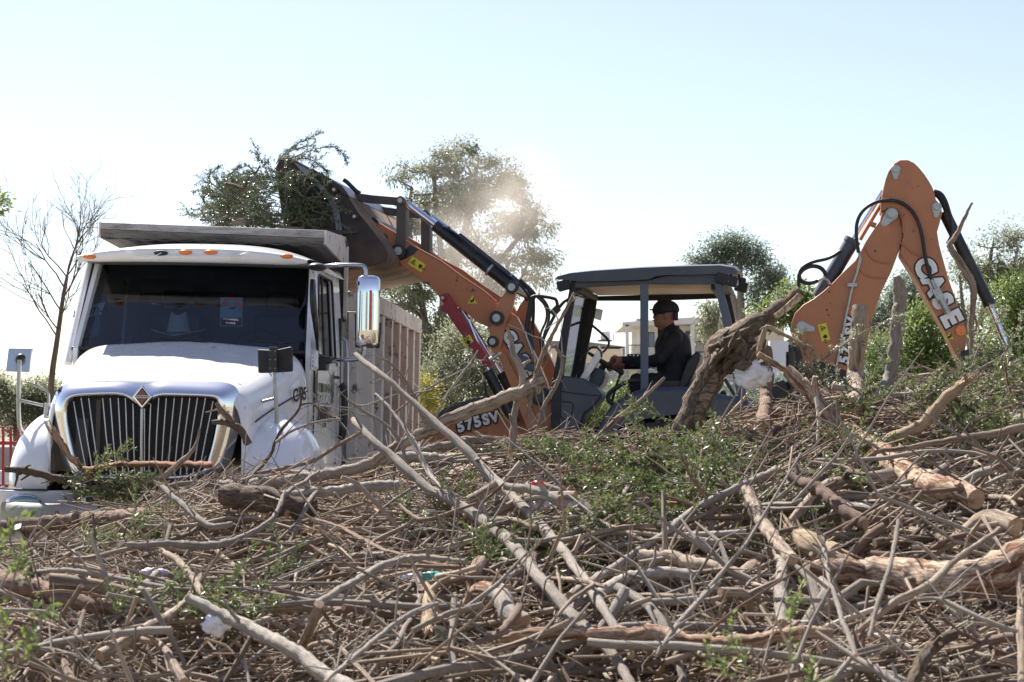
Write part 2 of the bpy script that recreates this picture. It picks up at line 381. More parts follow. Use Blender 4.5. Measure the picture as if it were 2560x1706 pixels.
        at = me.attributes.new('tint', 'FLOAT', 'POINT'); at.data.foreach_set('value', np.concatenate(s.T).astype(np.float32))
        ag = me.attributes.new('grain', 'FLOAT_VECTOR', 'POINT'); ag.data.foreach_set('vector', np.concatenate(s.GR).astype(np.float32).ravel())
        if not isinstance(mats, (list, tuple)):
            mats = [mats]
        for m in mats:
            me.materials.append(M[m] if isinstance(m, str) else m)
        me.validate()
        o = bpy.data.objects.new(name, me); COL.objects.link(o)
        if parent is not None:
            o.parent = parent
        if loc is not None:
            o.location = loc
        if bevel:
            md = o.modifiers.new('bevel', 'BEVEL'); md.width = bevel; md.segments = seg; md.limit_method = 'ANGLE'; md.angle_limit = math.radians(40)
            me.polygons.foreach_set('use_smooth', np.ones(len(tot), bool))
            md.harden_normals = True
            me.set_sharp_from_angle(angle=math.radians(angle))
        return o

def clean_normals(o):
    bm = bmesh.new(); bm.from_mesh(o.data); bmesh.ops.recalc_face_normals(bm, faces=bm.faces); bm.to_mesh(o.data); bm.free()

def tag(o, label=None, cat=None, group=None, kind=None):
    if label: o['label'] = label
    if cat: o['category'] = cat
    if group: o['group'] = group
    if kind: o['kind'] = kind
    return o

def empty(name, loc, rot=(0, 0, 0)):
    o = bpy.data.objects.new(name, None); o.location = loc; o.rotation_euler = rot
    o.empty_display_size = .2
    COL.objects.link(o); return o

def chaikin(P, it=2):
    P = [np.array(list(p), float) for p in P]
    for _ in range(it):
        Q = [P[0]]
        for a, b in zip(P[:-1], P[1:]):
            Q += [a * .75 + b * .25, a * .25 + b * .75]
        Q.append(P[-1]); P = Q
    return P

class Frame:
    def __init__(s, loc, yaw, roll=0.0):
        s.rot = (0, roll, -yaw)
        s.loc = Vector(loc)
        from mathutils import Euler
        s.M = Matrix.Translation(s.loc) @ Euler(s.rot, 'XYZ').to_matrix().to_4x4()
        s.I = s.M.inverted()
    def ray(s, u, v):
        return s.I @ Vector((0, 0, CZ)), s.I.to_3x3() @ Vector(((u - CX) / F, 1, (H0 - v) / F))
    def Y(s, u, v, y):
        c, d = s.ray(u, v); return c + d * ((y - c.y) / d.y)
    def X(s, u, v, x):
        c, d = s.ray(u, v); return c + d * ((x - c.x) / d.x)

TXT = {}
def text(body, parent, origin, xd, yd, size, mat, extrude=.003, offset=0.0, name='lettering', align='CENTER', stretch=1.0):
    cu = bpy.data.curves.new(name, 'FONT'); cu.body = body; cu.size = size; cu.extrude = extrude; cu.offset = offset
    cu.align_x = align; cu.align_y = 'CENTER'; cu.materials.append(M[mat])
    cu.resolution_u = 4
    key = (body, size, mat, extrude, offset, align)
    if key not in TXT:
        t_ = bpy.data.objects.new('tmp', cu); COL.objects.link(t_)
        dg = bpy.context.evaluated_depsgraph_get(); dg.update()
        TXT[key] = bpy.data.meshes.new_from_object(t_.evaluated_get(dg)); bpy.data.objects.remove(t_)
    o = bpy.data.objects.new(name, TXT[key]); COL.objects.link(o); o.parent = parent
    xd = Vector(xd).normalized(); yd = Vector(yd); yd = (yd - xd * yd.dot(xd)).normalized(); zd = xd.cross(yd)
    m = Matrix((xd * stretch, yd, zd)).transposed().to_4x4(); m.translation = Vector(origin)
    o.matrix_local = m
    return o
# ================================================================== ground
g = G()
xs = np.concatenate([[-1500, -300, -80], np.linspace(-30, 30, 31), [80, 300, 1500]])
ys = np.concatenate([[-1500, -300, -60], np.linspace(-10, 50, 31), [90, 200, 600, 2500]])
gv = np.zeros((len(ys), len(xs), 3))
for j, y in enumerate(ys):
    for i, x in enumerate(xs):
        r = max(abs(x), abs(y - 15))
        gv[j, i] = (x, y, -.02 + .05 * noise.noise(Vector((x * .3, y * .3, 0))) if r < 60 else -.02)
g.grid(gv)
o = g.build('ground', 'ground'); tag(o, kind='structure')

# ================================================================== dump truck
T = Frame((-2.887, 14.0, 0.0), math.radians(2.6), math.radians(1.2))
truck = empty('dump_truck', T.loc, T.rot)
tag(truck, 'white dump truck with chrome grille and weathered high sided dump body, its bed being loaded', 'dump truck')

def mirror_a(pts):
    return [(-p[0], p[1], p[2]) for p in pts][::-1]

# --- hood
def hood_w(b):                       # half width of the hood at distance b behind the grille
    return .80 + .235 * min(1, max(0, b - .1) / 1.35) ** .9
def hood_top(b):
    t = b / 1.5
    return 1.79 + .34 * t - .03 * math.sin(math.pi * t)
rows = []
for b in [.04, .10, .14, .25, .45, .7, .95, 1.2, 1.4, 1.52]:
    w, zt = hood_w(b), hood_top(b)
    if b < .08: w *= .95; zt -= .07
    row = []
    for k in range(41):
        s = -1 + 2 * k / 40
        ang = s * math.pi / 2
        e = .40 - .12 * min(1, b / 1.2)
        ca, sa = abs(math.cos(ang)) ** e, abs(math.sin(ang)) ** e * (1 if s >= 0 else -1)
        a = w * sa
        z = 1.12 + (zt - 1.12) * ca
        cen = max(0, 1 - (a / (.46 - .10 * b)) ** 4) if abs(a) < .46 - .10 * b else 0
        z += .045 * cen * ca * min(1, max(0, b - .15) / .35)
        z += .02 * ca * (1 - abs(s))
        row.append((a, b, z))
    row = [(row[0][0], b, .95)] + row + [(row[-1][0], b, .95)]
    rows.append(row)
g = G(); g.grid(rows)
hood = g.build('hood', 'white', truck)
md = hood.modifiers.new('solid', 'SOLIDIFY'); md.thickness = .02
md = hood.modifiers.new('sub', 'SUBSURF'); md.levels = 1; md.render_levels = 1
# seam between hood side and cab, small vent badge
for sgn in (-1, 1):
    g = G(); g.tube([(sgn * .985, 1.53, 1.05), (sgn * .99, 1.53, 1.55), (sgn * .99, 1.54, 1.75), (sgn * .96, 1.55, 2.04)], .012, 6); g.build('hood_seam', 'black', truck)
    g = G(); g.box((sgn * 1.0, 1.42, 1.68), (.012, .07, .025)); g.build('side_marker', 'black', truck, .004)
    # crease line along the flank
    g = G(); g.tube(chaikin([(sgn * (hood_w(.2) + .006), .2, 1.50), (sgn * (hood_w(.5) + .004), .5, 1.585), (sgn * (hood_w(.8) + .002), .8, 1.65), (sgn * (hood_w(1.1) - .002), 1.1, 1.71), (sgn * (hood_w(1.5) - .006), 1.5, 1.77)], 2), .006, 5); g.build('crease', 'matte_black', truck)

for k, (a, b) in enumerate([(.30, .5), (-.42, .8), (.55, 1.1), (-.15, 1.25), (.1, .35)]):
    pass
g = G()
for k in range(9):
    a = -.8 + .2 * k; g.box((a * 1.05, 1.535, 2.085 - .10 * abs(a) ** 3), (.07, .03, .012))
g.build('cowl_vent', 'matte_black', truck, .004)
# --- chrome surround: outer outline paired with the grille opening
pairs = [((129, 1035), (166, 1035)), ((131, 1000), (171, 1007)), ((140, 978), (180, 998)), ((160, 957), (196, 994)), ((210, 952), (235, 992)), ((262, 950), (275, 991)),
         ((300, 949), (311, 991)), ((325, 949), (330, 1005)), ((355, 948), (355, 1025)), ((385, 949), (376, 1008)), ((412, 949), (393, 993)), ((449, 950), (430, 994)), ((500, 952), (480, 995)),
         ((560, 955), (528, 997)), ((585, 962), (540, 1001)), ((600, 979), (544, 1010)), ((603, 1030), (538, 1060)), ((596, 1080), (528, 1110)), ((580, 1150), (512, 1165)), ((560, 1205), (500, 1184)),
         ((450, 1222), (430, 1188)), ((355, 1224), (355, 1189)), ((260, 1222), (275, 1187)), ((170, 1205), (205, 1184)), ((152, 1150), (193, 1160)), ((140, 1090), (178, 1100))]
L0, L1, L2, L3, L4 = [], [], [], [], []
for (ou, ov), (iu, iv) in pairs:
    o0 = T.Y(ou, ov, .12); i0 = T.Y(iu, iv, -.03)
    mid = o0.lerp(i0, .35); mid.y = .015
    m2 = o0.lerp(i0, .75); m2.y = -.045
    back = i0.copy(); back.y = .07
    L0.append(o0); L1.append(mid); L2.append(m2); L3.append(i0); L4.append(back)
g = G(); g.grid([L0, L1, L2, L3, L4], close_v=True)
sur = g.build('grille_surround', 'chrome', truck); clean_normals(sur)
md = sur.modifiers.new('sub', 'SUBSURF'); md.levels = 2; md.render_levels = 2
# dark radiator behind the bars
op = [T.Y(iu, iv, .06) for _, (iu, iv) in pairs]
g = G(); g.prism(op, (0, .03, 0)); g.build('radiator', 'grille_dark', truck)
g = G(); c0 = T.Y(330, 1090, .045); g.box((T.Y(245, 1070, .045)[0], .05, 1.35), (.018, .004, .3)); g.box((T.Y(205, 1090, .045)[0], .05, 1.3), (.05, .004, .2)); g.build('radiator_bracket', 'link_steel', truck)
bars = [184, 203, 222, 257, 276, 296, 314, 333, 355, 377, 397, 416, 436, 456, 475, 494, 514, 533]
for k, u in enumerate(bars):
    vt = 996 if not 325 < u < 385 else (1004 if u != 355 else 1022)
    vt = 1004 if u in (184, 533) else vt
    if u in (333, 377): vt = 1010
    ub = 355 + (u - 355) * .80
    p = T.Y(u, vt, .02); q = T.Y(ub, 1187 if 200 < ub < 505 else 1170, .02)
    g = G(); w = .0085 if u != 355 else .018
    g.tube([p, p.lerp(q, .5) + Vector((0, -.012, 0)), q], w, 10, squash=.8)
    if u == 355:
        g.tube([p + Vector((.02, .0, 0)), q + Vector((.02, .0, 0))], .007, 8)
    g.build('grille_bar', 'chrome_soft', truck)
# emblem
def diamond(uc, vc, du, dv, y):
    return [T.Y(uc, vc - dv, y), T.Y(uc + du, vc, y), T.Y(uc, vc + dv, y), T.Y(uc - du, vc, y)]
emb_o = diamond(355, 993, 27, 31, -.075)
g = G(); g.prism(emb_o, (0, .06, 0)); emb = g.build('emblem', 'chrome', truck, .012)
g = G(); g.prism(diamond(355, 992, 19, 23, -.082), (0, .01, 0)); g.build('emblem_field', 'black', emb, .001)
for sg in (-1, 1):
    g = G(); c = Vector((T.Y(355, 992, -.084))); 
    g.prism([c + Vector((-.040, 0, sg * .012)), c + Vector((.040, 0, sg * .012)), c + Vector((0, 0, sg * .058))][::sg], (0, .006, 0)); g.build('emblem_triangle', 'emblem_red', emb)
c = T.Y(355, 992, -.088)
g = G(); g.box(c, (.053, .003, .011)); g.build('emblem_band', 'letter_white', emb)
text('INTERNATIONAL', emb, c + Vector((0, -.005, 0)), (1, 0, 0), (0, 0, 1), .0155, 'letter_black', .001, stretch=.8)

# --- fenders
def fender(sgn):
    rows = []
    nb, na = 22, 12
    ao = .44 if sgn < 0 else .50
    for i in range(nb + 1):
        t = i / nb
        b = -.02 + 1.75 * t
        env = max(0.0, 1 - abs((t - .47) / .53) ** 2.3) ** .5         # plan outline
        row = []
        for k in range(na + 1):
            ph = k / na * math.pi / 2
            a = .76 + (.02 + ao * env) * math.sin(ph) ** .8
            z = .93 + (.66 * (max(0, 1 - abs((t - .50) / .5) ** 2.4) ** .5)) * math.cos(ph) ** .8
            row.append((sgn * a, b, z))
        rows.append(row)
    g = G(); g.grid(rows); f = g.build('fender', 'white', truck); clean_normals(f)
    md = f.modifiers.new('solid', 'SOLIDIFY'); md.thickness = .02; md.offset = -1
    # lower corner pod with head lamp
    rows = []
    for i in range(9):
        z = .93 - .20 * i / 8
        sc = 1 - .18 * (i / 8) ** 2
        row = []
        for k in range(15):
            ph = -math.pi / 2 + k / 14 * math.pi * .95
            a = .90 + .34 * sc * math.sin(ph + .35) ; b = .45 - .50 * sc * math.cos(ph * .8)
            row.append((sgn * a, b, z))
        rows.append(row)
    g = G(); g.grid(rows); p = g.build('corner_panel', 'white', truck); clean_normals(p)
    md = p.modifiers.new('solid', 'SOLIDIFY'); md.thickness = .02
    g = G(); g.tube([(sgn * .74, -.02, .938), (sgn * .95, -.06, .938), (sgn * 1.15, .05, .938), (sgn * 1.23, .4, .938)], .009, 6); g.build('panel_gap', 'black', truck)
    g = G(); g.ell((sgn * .93, -.045, .845), (.14, .05, .065)); g.build('headlamp', 'clear_glass', truck)
    g = G(); g.ell((sgn * .93, -.02, .845), (.12, .03, .055)); g.build('lamp_reflector', 'chrome_soft', truck)
for s_ in (-1, 1): fender(s_)
# C 05 on the hood flank
side_dir = Vector((.16, 1, 0)).normalized()
def on_flank(u, v):
    lo, hi = .3, 1.55
    for _ in range(30):
        b = (lo + hi) / 2; w = T.M @ Vector((hood_w(b) + .02, b, 1.7)); uu = CX + w.x / w.y * F
        lo, hi = (b, hi) if uu < u else (lo, b)
    return T.X(u, v, hood_w(b) + .02)
text('C', truck, on_flank(739, 990), side_dir, (0, 0, 1), .155, 'letter_black', .002, .004, stretch=1.25)
text('05', truck, on_flank(758, 986), side_dir, (0, 0, 1), .155, 'letter_black', .002, .004, stretch=1.1)

# --- bumper
rows = []
for i in range(31):
    s = -1 + 2 * i / 30
    a = s * 1.12; b = -.30 + .30 * abs(s) ** 7
    row = []
    for ph in np.linspace(0, 2 * math.pi, 12, endpoint=False):
        row.append((a * (1 + 0), b + .10 * math.copysign(abs(math.cos(ph)) ** .5, math.cos(ph)) + .08, .66 + .185 * math.copysign(abs(math.sin(ph)) ** .45, math.sin(ph))))
    rows.append(row)
g = G(); g.grid(rows, close_v=True); g.add([rows[0][k] for k in range(12)], [np.arange(12)]); g.add([rows[-1][k] for k in range(12)], [np.arange(12)[::-1]])
bump_o = g.build('bumper', 'bumper', truck); clean_normals(bump_o)
g = G(); g.bx(-.86, -.60, -.30, -.27, .56, .72); g.build('bumper_recess', 'matte_black', truck, .01)
g = G(); g.bx(-.48, .48, -.315, -.300, .58, .74); g.build('bumper_plate_panel', 'bed', truck, .004)

# --- cab
zb, zt_ = 2.10, 2.90
def ws_point(s, t):                  # windshield surface, s across -1..1, t up 0..1
    hw = 1.045 - .06 * t
    return Vector((s * hw - .015 - .045 * t, 1.50 + .50 * t + .16 * s * s, zb + (zt_ - zb) * t))
g = G(); g.grid([[ws_point(-1 + 2 * i / 24, j / 8) for i in range(25)] for j in range(9)])
g.build('windshield', 'windshield', truck)
# pillars and roof rim
for sgn in (-1, 1):
    g = G(); pts = [ws_point(sgn * 1.0, t / 6) + Vector((sgn * .022, .01, 0)) for t in range(-1, 7)]
    g.tube(pts, .036, 8); g.build('windshield_pillar', 'white', truck)
    g = G(); pts = [ws_point(sgn * .985, t / 6) + Vector((0, -.012, 0)) for t in range(0, 7)]
    g.tube(pts, .012, 6); g.build('windshield_seal', 'black', truck)
g = G(); g.tube([ws_point(-1 + i / 8, 0) + Vector((0, -.02, .0)) for i in range(17)], .022, 8); g.build('cowl', 'black', truck)
g = G(); g.grid([[ws_point(-.97 + 1.94 * i / 16, .80 + .2 * j / 2) + Vector((0, .045, 0)) for i in range(17)] for j in range(3)]); g.build('sun_strip', 'matte_black', truck)
# side walls with the window opening
def sidewall(sgn):
    a0, a1 = sgn * 1.035, sgn * .985
    def P(b, z, o=0):
        t = max(0, (z - 2.1) / .8); return (sgn * (1.035 - .055 * t + o), b, z)
    outer = [(1.56, 1.05), (1.56, 2.1), (2.02, 2.9), (3.55, 2.92), (3.62, 2.1), (3.62, 1.05)]
    win = [(1.98, 2.10), (2.22, 2.80), (2.30, 2.83), (3.02, 2.83), (3.06, 2.79), (3.06, 2.10)]
    # strips around the window
    quads = [[(1.56, 1.05), (1.56, 2.1), (1.98, 2.10), (3.06, 2.10), (3.62, 2.1), (3.62, 1.05)],
             [(1.56, 2.1), (2.02, 2.9), (2.22, 2.80), (1.98, 2.1)],
             [(2.02, 2.9), (3.55, 2.92), (3.02, 2.83), (2.30, 2.83), (2.22, 2.80)],
             [(3.06, 2.1), (3.06, 2.79), (3.02, 2.83), (3.55, 2.92), (3.62, 2.1)]]
    g = G()
    for q in quads:
        g.prism([P(b, z) for b, z in q], (-sgn * .04, 0, 0))
    w = g.build('side_wall', 'white', truck); clean_normals(w)
    g = G(); g.prism([P(b, z, -.02) for b, z in win], (-sgn * .006, 0, 0)); g.build('side_window', 'dark_glass', truck)
    for a, b_ in zip(win, win[1:] + win[:1]):
        pass
    g = G(); pts = [P(b, z, .003) for b, z in win]; g.tube(pts + [pts[0]], .012, 6); g.build('window_seal', 'black', truck)
    g = G(); g.tube([P(2.30, 2.10, .01), P(2.36, 2.82, .01)], .012, 6); g.build('window_divider', 'black', truck)
    # shallow door proud of the wall
    g = G(); g.prism([P(b, z, .012) for b, z in [(1.80, 1.12), (1.80, 2.03), (3.14, 2.03), (3.14, 1.12)]], (-sgn * .012, 0, 0)); d = g.build('door', 'white', truck, .006); clean_normals(d)
    g = G(); g.tube([P(1.79, 1.1, .006), P(1.79, 2.06, .006), P(3.15, 2.06, .006), P(3.15, 1.1, .006)], .006, 5); g.build('door_gap', 'black', truck)
    g = G(); g.tube(chaikin([P(3.02, 1.92, .02), P(2.98, 1.92, .05), P(2.90, 1.92, .05), P(2.86, 1.92, .02)], 1), .014, 8); g.build('door_handle', 'black', d)
    # black grab handle and bright grab rail behind the door
    g = G(); g.tube(chaikin([P(3.26, 1.86, .03), P(3.26, 1.82, .07), P(3.26, 1.40, .07), P(3.26, 1.34, .03)], 1), .035, 10); g.build('grab_handle', 'black', truck)
    g = G(); g.tube(chaikin([P(3.50, 2.32, .0), P(3.50, 2.28, .07), P(3.50, 1.34, .07), P(3.50, 1.28, .0)], 1), .018, 10); g.build('grab_rail', 'chrome_soft', truck)
    g = G(); g.bx(sgn * 1.0, sgn * 1.04, 3.40, 3.44, 1.3, 2.5); g.build('rain_channel', 'black', truck)
    return P
Pw = sidewall(1); sidewall(-1)
# quarter mirror glass on the door (vertical black oval fairing)
vp = chaikin([T.X(782, 700, 1.06), T.X(783, 760, 1.07), T.X(791, 820, 1.09), T.X(794, 872, 1.08)], 2)
g = G(); g.tube(vp, [.03 + .05 * math.sin(math.pi * min(1, .15 + k / len(vp))) for k in range(len(vp))], 10, squash=.35)
g.build('vent_window_fairing', 'dark_glass', truck)
# roof cap
rows = []
for i in range(12):
    t = i / 11
    b = 1.60 + 2.0 * t
    row = []
    hw = 1.05 * min(1, .97 + .3 * t)
    for k in range(25):
        s = -1 + 2 * k / 24
        lift = (1 - abs(s) ** 3.2)
        z = 2.925 + .07 * lift + .10 * min(1, t * 3) * lift + (.0 if t < .9 else -.05)
        row.append((s * hw - .055 * (1 - t), b + .16 * s * s * (1 - t), z))
    rows.append(row)
front_low = [(p[0] * .99, p[1] - .01 + .02, 2.865) for p in rows[0]]
front_mid = [(p[0] * 1.0, p[1] - .025, p[2] - .025) for p in rows[0]]
g = G(); g.grid([[(p[0] * .97, p[1] + .08, 2.87) for p in rows[0]], front_low, front_mid] + rows)
for sgn in (0, 24):
    g.prism([rows[0][sgn], rows[6][sgn], rows[11][sgn], (rows[11][sgn][0], rows[11][sgn][1], 2.87), (rows[0][sgn][0], rows[0][sgn][1], 2.87)], (.002, 0, 0))
roof = g.build('roof', 'white', truck); 
md = roof.modifiers.new('sub', 'SUBSURF'); md.levels = 1; md.render_levels = 1
# marker lamps, pill recess, broken socket
g = G(); pr = []
for u in (223, 463, 526, 716):
    v = {223: 643, 463: 632, 526: 632, 716: 642}[u]
    p = T.Y(u, v, 1.575 + .16 * ((u - 472) / 290) ** 2)
    g = G(); g.ell(p + Vector((0, .008, .004)), (.060, .026, .022), nu=24, nv=14); g.build('marker_lamp', 'amber', roof)
p = T.Y(402, 633, 1.58)
g = G(); g.ell(p, (.062, .02, .024)); g.build('empty_lamp_socket', 'matte_black', roof)
g = G(); g.tube(chaikin([p + Vector((.01, -.02, 0)), p + Vector((-.03, -.03, -.02)), p + Vector((-.05, -.03, -.05)), p + Vector((-.02, -.03, -.065))], 2), .004, 5); g.build('loose_wire', 'letter_white', roof)
pill = [(312, 628), (330, 634), (350, 639), (480, 641), (590, 640), (612, 635), (624, 628)]
g = G(); g.tube(chaikin([T.Y(u, v, 1.567 + .16 * ((u - 472) / 290) ** 2) for u, v in pill], 2), .005, 6); g.build('roof_crease', 'white', roof)
# wipers
for (a, b_, c_) in (((400, 846), (470, 850), (560, 868)), ((620, 850), (690, 856), (740, 868))):
    g = G(); g.tube([T.Y(*a, 1.52), T.Y(*b_, 1.50), T.Y(b_[0] + 40, b_[1] + 2, 1.49)], .012, 6); g.tube([T.Y(b_[0], b_[1], 1.49), T.Y(*c_, 1.47)], .009, 6); g.build('wiper', 'matte_black', truck)
# interior
g = G(); g.bx(-.98, .98, 3.50, 3.56, 1.2, 2.9); g.bx(-1.0, 1.0, 1.7, 3.6, 1.15, 1.2); g.bx(-.98, .98, 1.75, 3.5, 2.87, 2.885); g.build('cab_lining', 'dash', truck)
rows = [[(-.97 + 1.94 * i / 20, 1.62 + .33 * j / 5 + .12 * ((i - 10) / 10) ** 2, 2.07 + .035 * math.sin(j / 5 * math.pi) + (.10 * max(0, 1 - ((i - 15.5) / 3.2) ** 2) * math.sin(j / 5 * math.pi))) for i in range(21)] for j in range(6)]
g = G(); g.grid(rows); g.build('dashboard', 'dash', truck)
g = G(); g.tube([(.48 + .23 * math.cos(t), 2.10 + .07 * math.sin(t), 2.13 + .19 * math.sin(t)) for t in np.linspace(0, 2 * math.pi, 25)], .016, 8); g.tube([(.48, 2.1, 2.13), (.48, 1.95, 2.0)], .03, 8); g.build('steering_wheel', 'black', truck)
for a in (-.5, .5):
    g = G(); g.box((a, 2.9, 1.75), (.25, .28, .12)); g.box((a, 3.15, 2.15), (.25, .09, .36)); g.box((a, 3.15, 2.62), (.15, .06, .1)); g.build('cab_seat', 'seat', truck, .04)
# registration sheet and no smoking sign behind the glass
def onws(u, v, off=.012):
    best = None
    for k in range(200):
        y = 1.45 + .0035 * k
        p = T.Y(u, v, y); t_ = (p.z - zb) / .8; hw = 1.045 - .06 * t_; s = (p.x + .015 + .045 * t_) / hw
        yy = 1.50 + .50 * (p.z - zb) / .8 + .16 * s * s
        if best is None or abs(yy - y) < best[0]: best = (abs(yy - y), p)
    return best[1] + Vector((0, off, 0))
def sheet(name, corners, mat, parent=truck, off=.015):
    g = G(); g.add([onws(u, v, off) for u, v in corners], [np.arange(len(corners))[::-1]], smooth=False); o = g.build(name, mat, parent)
    md = o.modifiers.new('solid', 'SOLIDIFY'); md.thickness = .002; md.offset = 1
    return o
pl = sheet('registration_sheet', [(197, 768), (262, 756), (252, 786), (188, 800)], 'paper')
c = (onws(225, 778) - Vector((0, .012, 0)))
text('LL-0071-A', pl, onws(226, 780, .004), onws(262, 775) - onws(190, 786), onws(226, 760) - onws(226, 800), .105, 'letter_black', .001, .002, stretch=.75)
sheet('paper_note', [(187, 802), (250, 790), (244, 842), (182, 846)], 'dash', off=.02)
sheet('paper_tag', [(212, 692), (222, 692), (219, 716), (209, 716)], 'paper')
sg_ = sheet('no_smoking_sign', [(550, 744), (606, 744), (605, 817), (549, 817)], 'paper')
cc = onws(577, 768, .006); r_ = .083
g = G(); g.tube([cc + Vector((r_ * math.cos(t), 0, r_ * math.sin(t))) for t in np.linspace(0, 2 * math.pi, 29)], .005, 6); g.tube([cc + Vector((-.055, 0, .055)), cc + Vector((.055, 0, -.055))], .005, 6); g.build('prohibition_ring', 'red_strut', sg_)
g = G(); g.tube([cc + Vector((-.045, .004, -.02)), cc + Vector((.045, .004, -.0))], .007, 6); g.build('cigarette_print', 'letter_black', sg_)
sheet('sign_band', [(552, 795), (603, 795), (603, 814), (552, 814)], 'red_strut', sg_, off=.006)
text('PROHIBIDO', sg_, onws(577, 800, .000), (1, 0, 0), (0, 0, 1), .026, 'letter_white', .001)
text('FUMAR', sg_, onws(577, 809, .000), (1, 0, 0), (0, 0, 1), .026, 'letter_white', .001)
# door print
ysd = (0, 1, 0)
text('TIJUANA', truck, T.X(812, 972, 1.062), ysd, (0, 0, 1), .115, 'green_letter', .002, .0, stretch=1.5)
g = G(); a_, b_ = T.X(799, 984, 1.056), T.X(824, 1012, 1.056); g.bx(1.052, 1.0605, a_.y, b_.y, b_.z, a_.z); g.build('print_panel', 'grey_letter', truck)
text('CIUDAD', truck, T.X(811.5, 998, 1.064), ysd, (0, 0, 1), .125, 'letter_white', .002, .0, stretch=1.45)
text('LIMPIA', truck, T.X(812, 1038, 1.062), ysd, (0, 0, 1), .19, 'letter_black', .002, .006, stretch=1.45)
text('XXIII', truck, T.X(812, 1064, 1.062), ysd, (0, 0, 1), .06, 'grey_letter', .002, stretch=1.2)
for uc, vc in ((790, 990), (831, 990)):
    c = T.X(uc, vc, 1.060)
    for k in range(8):
        g = G(); an = k * math.pi / 4; g.box(c + Vector((0, .065 * math.cos(an), .065 * math.sin(an))), (.003, .016, .012), [(1, 0, 0), (0, math.cos(an), math.sin(an)), (0, -math.sin(an), math.cos(an))]); g.build('print_gear_tooth', 'grey_letter', truck)
    g = G(); g.tube([c + Vector((0, .045 * math.cos(t), .045 * math.sin(t))) for t in np.linspace(0, 2 * math.pi, 17)], .006, 5); g.build('print_gear', 'grey_letter', truck)
    g = G()
    for k in range(4): g.box(c + Vector((.001, -.05 + .035 * k, .11 + .03 * (k % 2))), (.003, .010, .05 + .012 * k))
    g.build('print_skyline', 'grey_letter', truck)
c = T.X(781, 905, 1.062); g = G(); g.box(c, (.003, .03, .06)); st = g.build('door_sticker', 'letter_white', truck)
for k, m_ in enumerate(('red_lens', 'grey_letter', 'letter_black')):
    g = G(); g.box(c + Vector((.003, 0, .038 - .036 * k)), (.002, .018, .012)); g.build('sticker_print', m_, st)

# --- mirrors
g = G(); g.tube(chaikin([T.X(803, 668, 1.03), T.Y(830, 664, 1.86), T.Y(900, 663, 1.84), T.Y(913, 667, 1.84), T.Y(915, 695, 1.84)], 2), .020, 10); g.build('mirror_arm', 'chrome_soft', truck)
g = G(); g.tube(chaikin([T.X(815, 901, 1.05), T.Y(838, 901, 1.86), T.Y(895, 899, 1.84), T.Y(909, 894, 1.84), T.Y(912, 862, 1.84)], 2), .020, 10); g.build('mirror_arm', 'chrome_soft', truck)
g = G(); g.box(T.X(805, 911, 1.10), (.05, .10, .055)); g.box(T.X(812, 901, 1.13), (.06, .06, .03)); g.build('mirror_bracket', 'black', truck, .015)
g = G(); g.ell(T.X(794, 668, 1.06), (.08, .14, .035)); g.build('mirror_bracket', 'black', truck)
pc = T.Y(920, 779, 1.86); hw, hh = .104, .315
rows = []
for t, zz in [(0, 1), (.55, .995), (.85, .96), (1, .88), (1, .5), (1, 0), (1, -.5), (1, -.88), (.85, -.96), (.55, -.995), (0, -1)]:
    row = []
    for ph in np.linspace(0, 2 * math.pi, 24, endpoint=False):
        cx_, cy_ = math.cos(ph), math.sin(ph)
        row.append((pc.x + hw * t * math.copysign(abs(cx_) ** .6, cx_), pc.y + .075 * t * math.copysign(abs(cy_) ** .8, cy_), pc.z + hh * zz))
    rows.append(row)
g = G(); g.grid(rows, close_v=True); mr = g.build('mirror_shell', 'chrome', truck); clean_normals(mr)
p = T.Y(930, 777, 1.86); g = G(); g.box((p.x, pc.y - .062, p.z), (.018, .012, .175), [(1, .35, 0), (-.35, 1, 0), (0, 0, 1)]); g.build('mirror_lamp', 'red_lens', mr, .006)
g = G(); g.box((pc.x, pc.y + .07, pc.z), (hw * .9, .012, hh * .93)); g.build('mirror_glass', 'chrome', mr, .01)
g = G(); g.tube([(pc.x - hw * .96, pc.y, pc.z - .02), (pc.x - hw * .9, pc.y + .02, pc.z - hh * .98), (pc.x + hw * .9, pc.y + .02, pc.z - hh * .98), (pc.x + hw, pc.y + .02, pc.z - hh * .3)], .018, 8); g.build('mirror_rim', 'black', mr)
# right hood mirror seen from behind: black housing with a centre bracket
y0 = .42
A, Bq = T.Y(643, 868, y0), T.Y(729, 932, y0)
cx_, cz_ = (A.x + Bq.x) / 2, (A.z + Bq.z) / 2
g = G(); g.prism([T.Y(643, 873, y0), T.Y(686, 876, y0 - .03), T.Y(729, 866, y0), T.Y(730, 929, y0), T.Y(686, 932, y0 - .03), T.Y(645, 933, y0)], (0, .07, 0)); hm = g.build('hood_mirror', 'matte_black', truck, .012)
g = G(); g.box((cx_, y0 - .05, cz_), (.032, .02, .10)); g.build('mirror_bracket', 'steel_black', hm, .003)
for k in range(6):
    g = G(); g.ell((cx_ + (-.02 if k % 2 else .02), y0 - .072, cz_ - .07 + .07 * (k // 2)), (.005, .004, .005), nu=8, nv=6); g.build('bolt', 'pin', hm)
g = G(); g.tube(chaikin([T.Y(684, 928, y0 - .03), T.Y(690, 1000, y0 - .03), T.Y(693, 1075, y0), T.Y(682, 1100, y0 + .02)], 2), .016, 10); g.build('mirror_post', 'pin', truck)
g = G(); g.tube([T.Y(688, 996, y0 - .02), T.Y(642, 1008, y0 + .0)], .012, 8); g.tube([T.Y(645, 1007, y0), T.Y(622, 1013, y0 + .03)], .019, 8, mat=1); g.build('mirror_strut', ['pin', 'black'], truck)
g = G(); g.ell(T.Y(682, 1098, y0 + .03), (.055, .04, .06)); g.build('mirror_foot', 'black', truck)
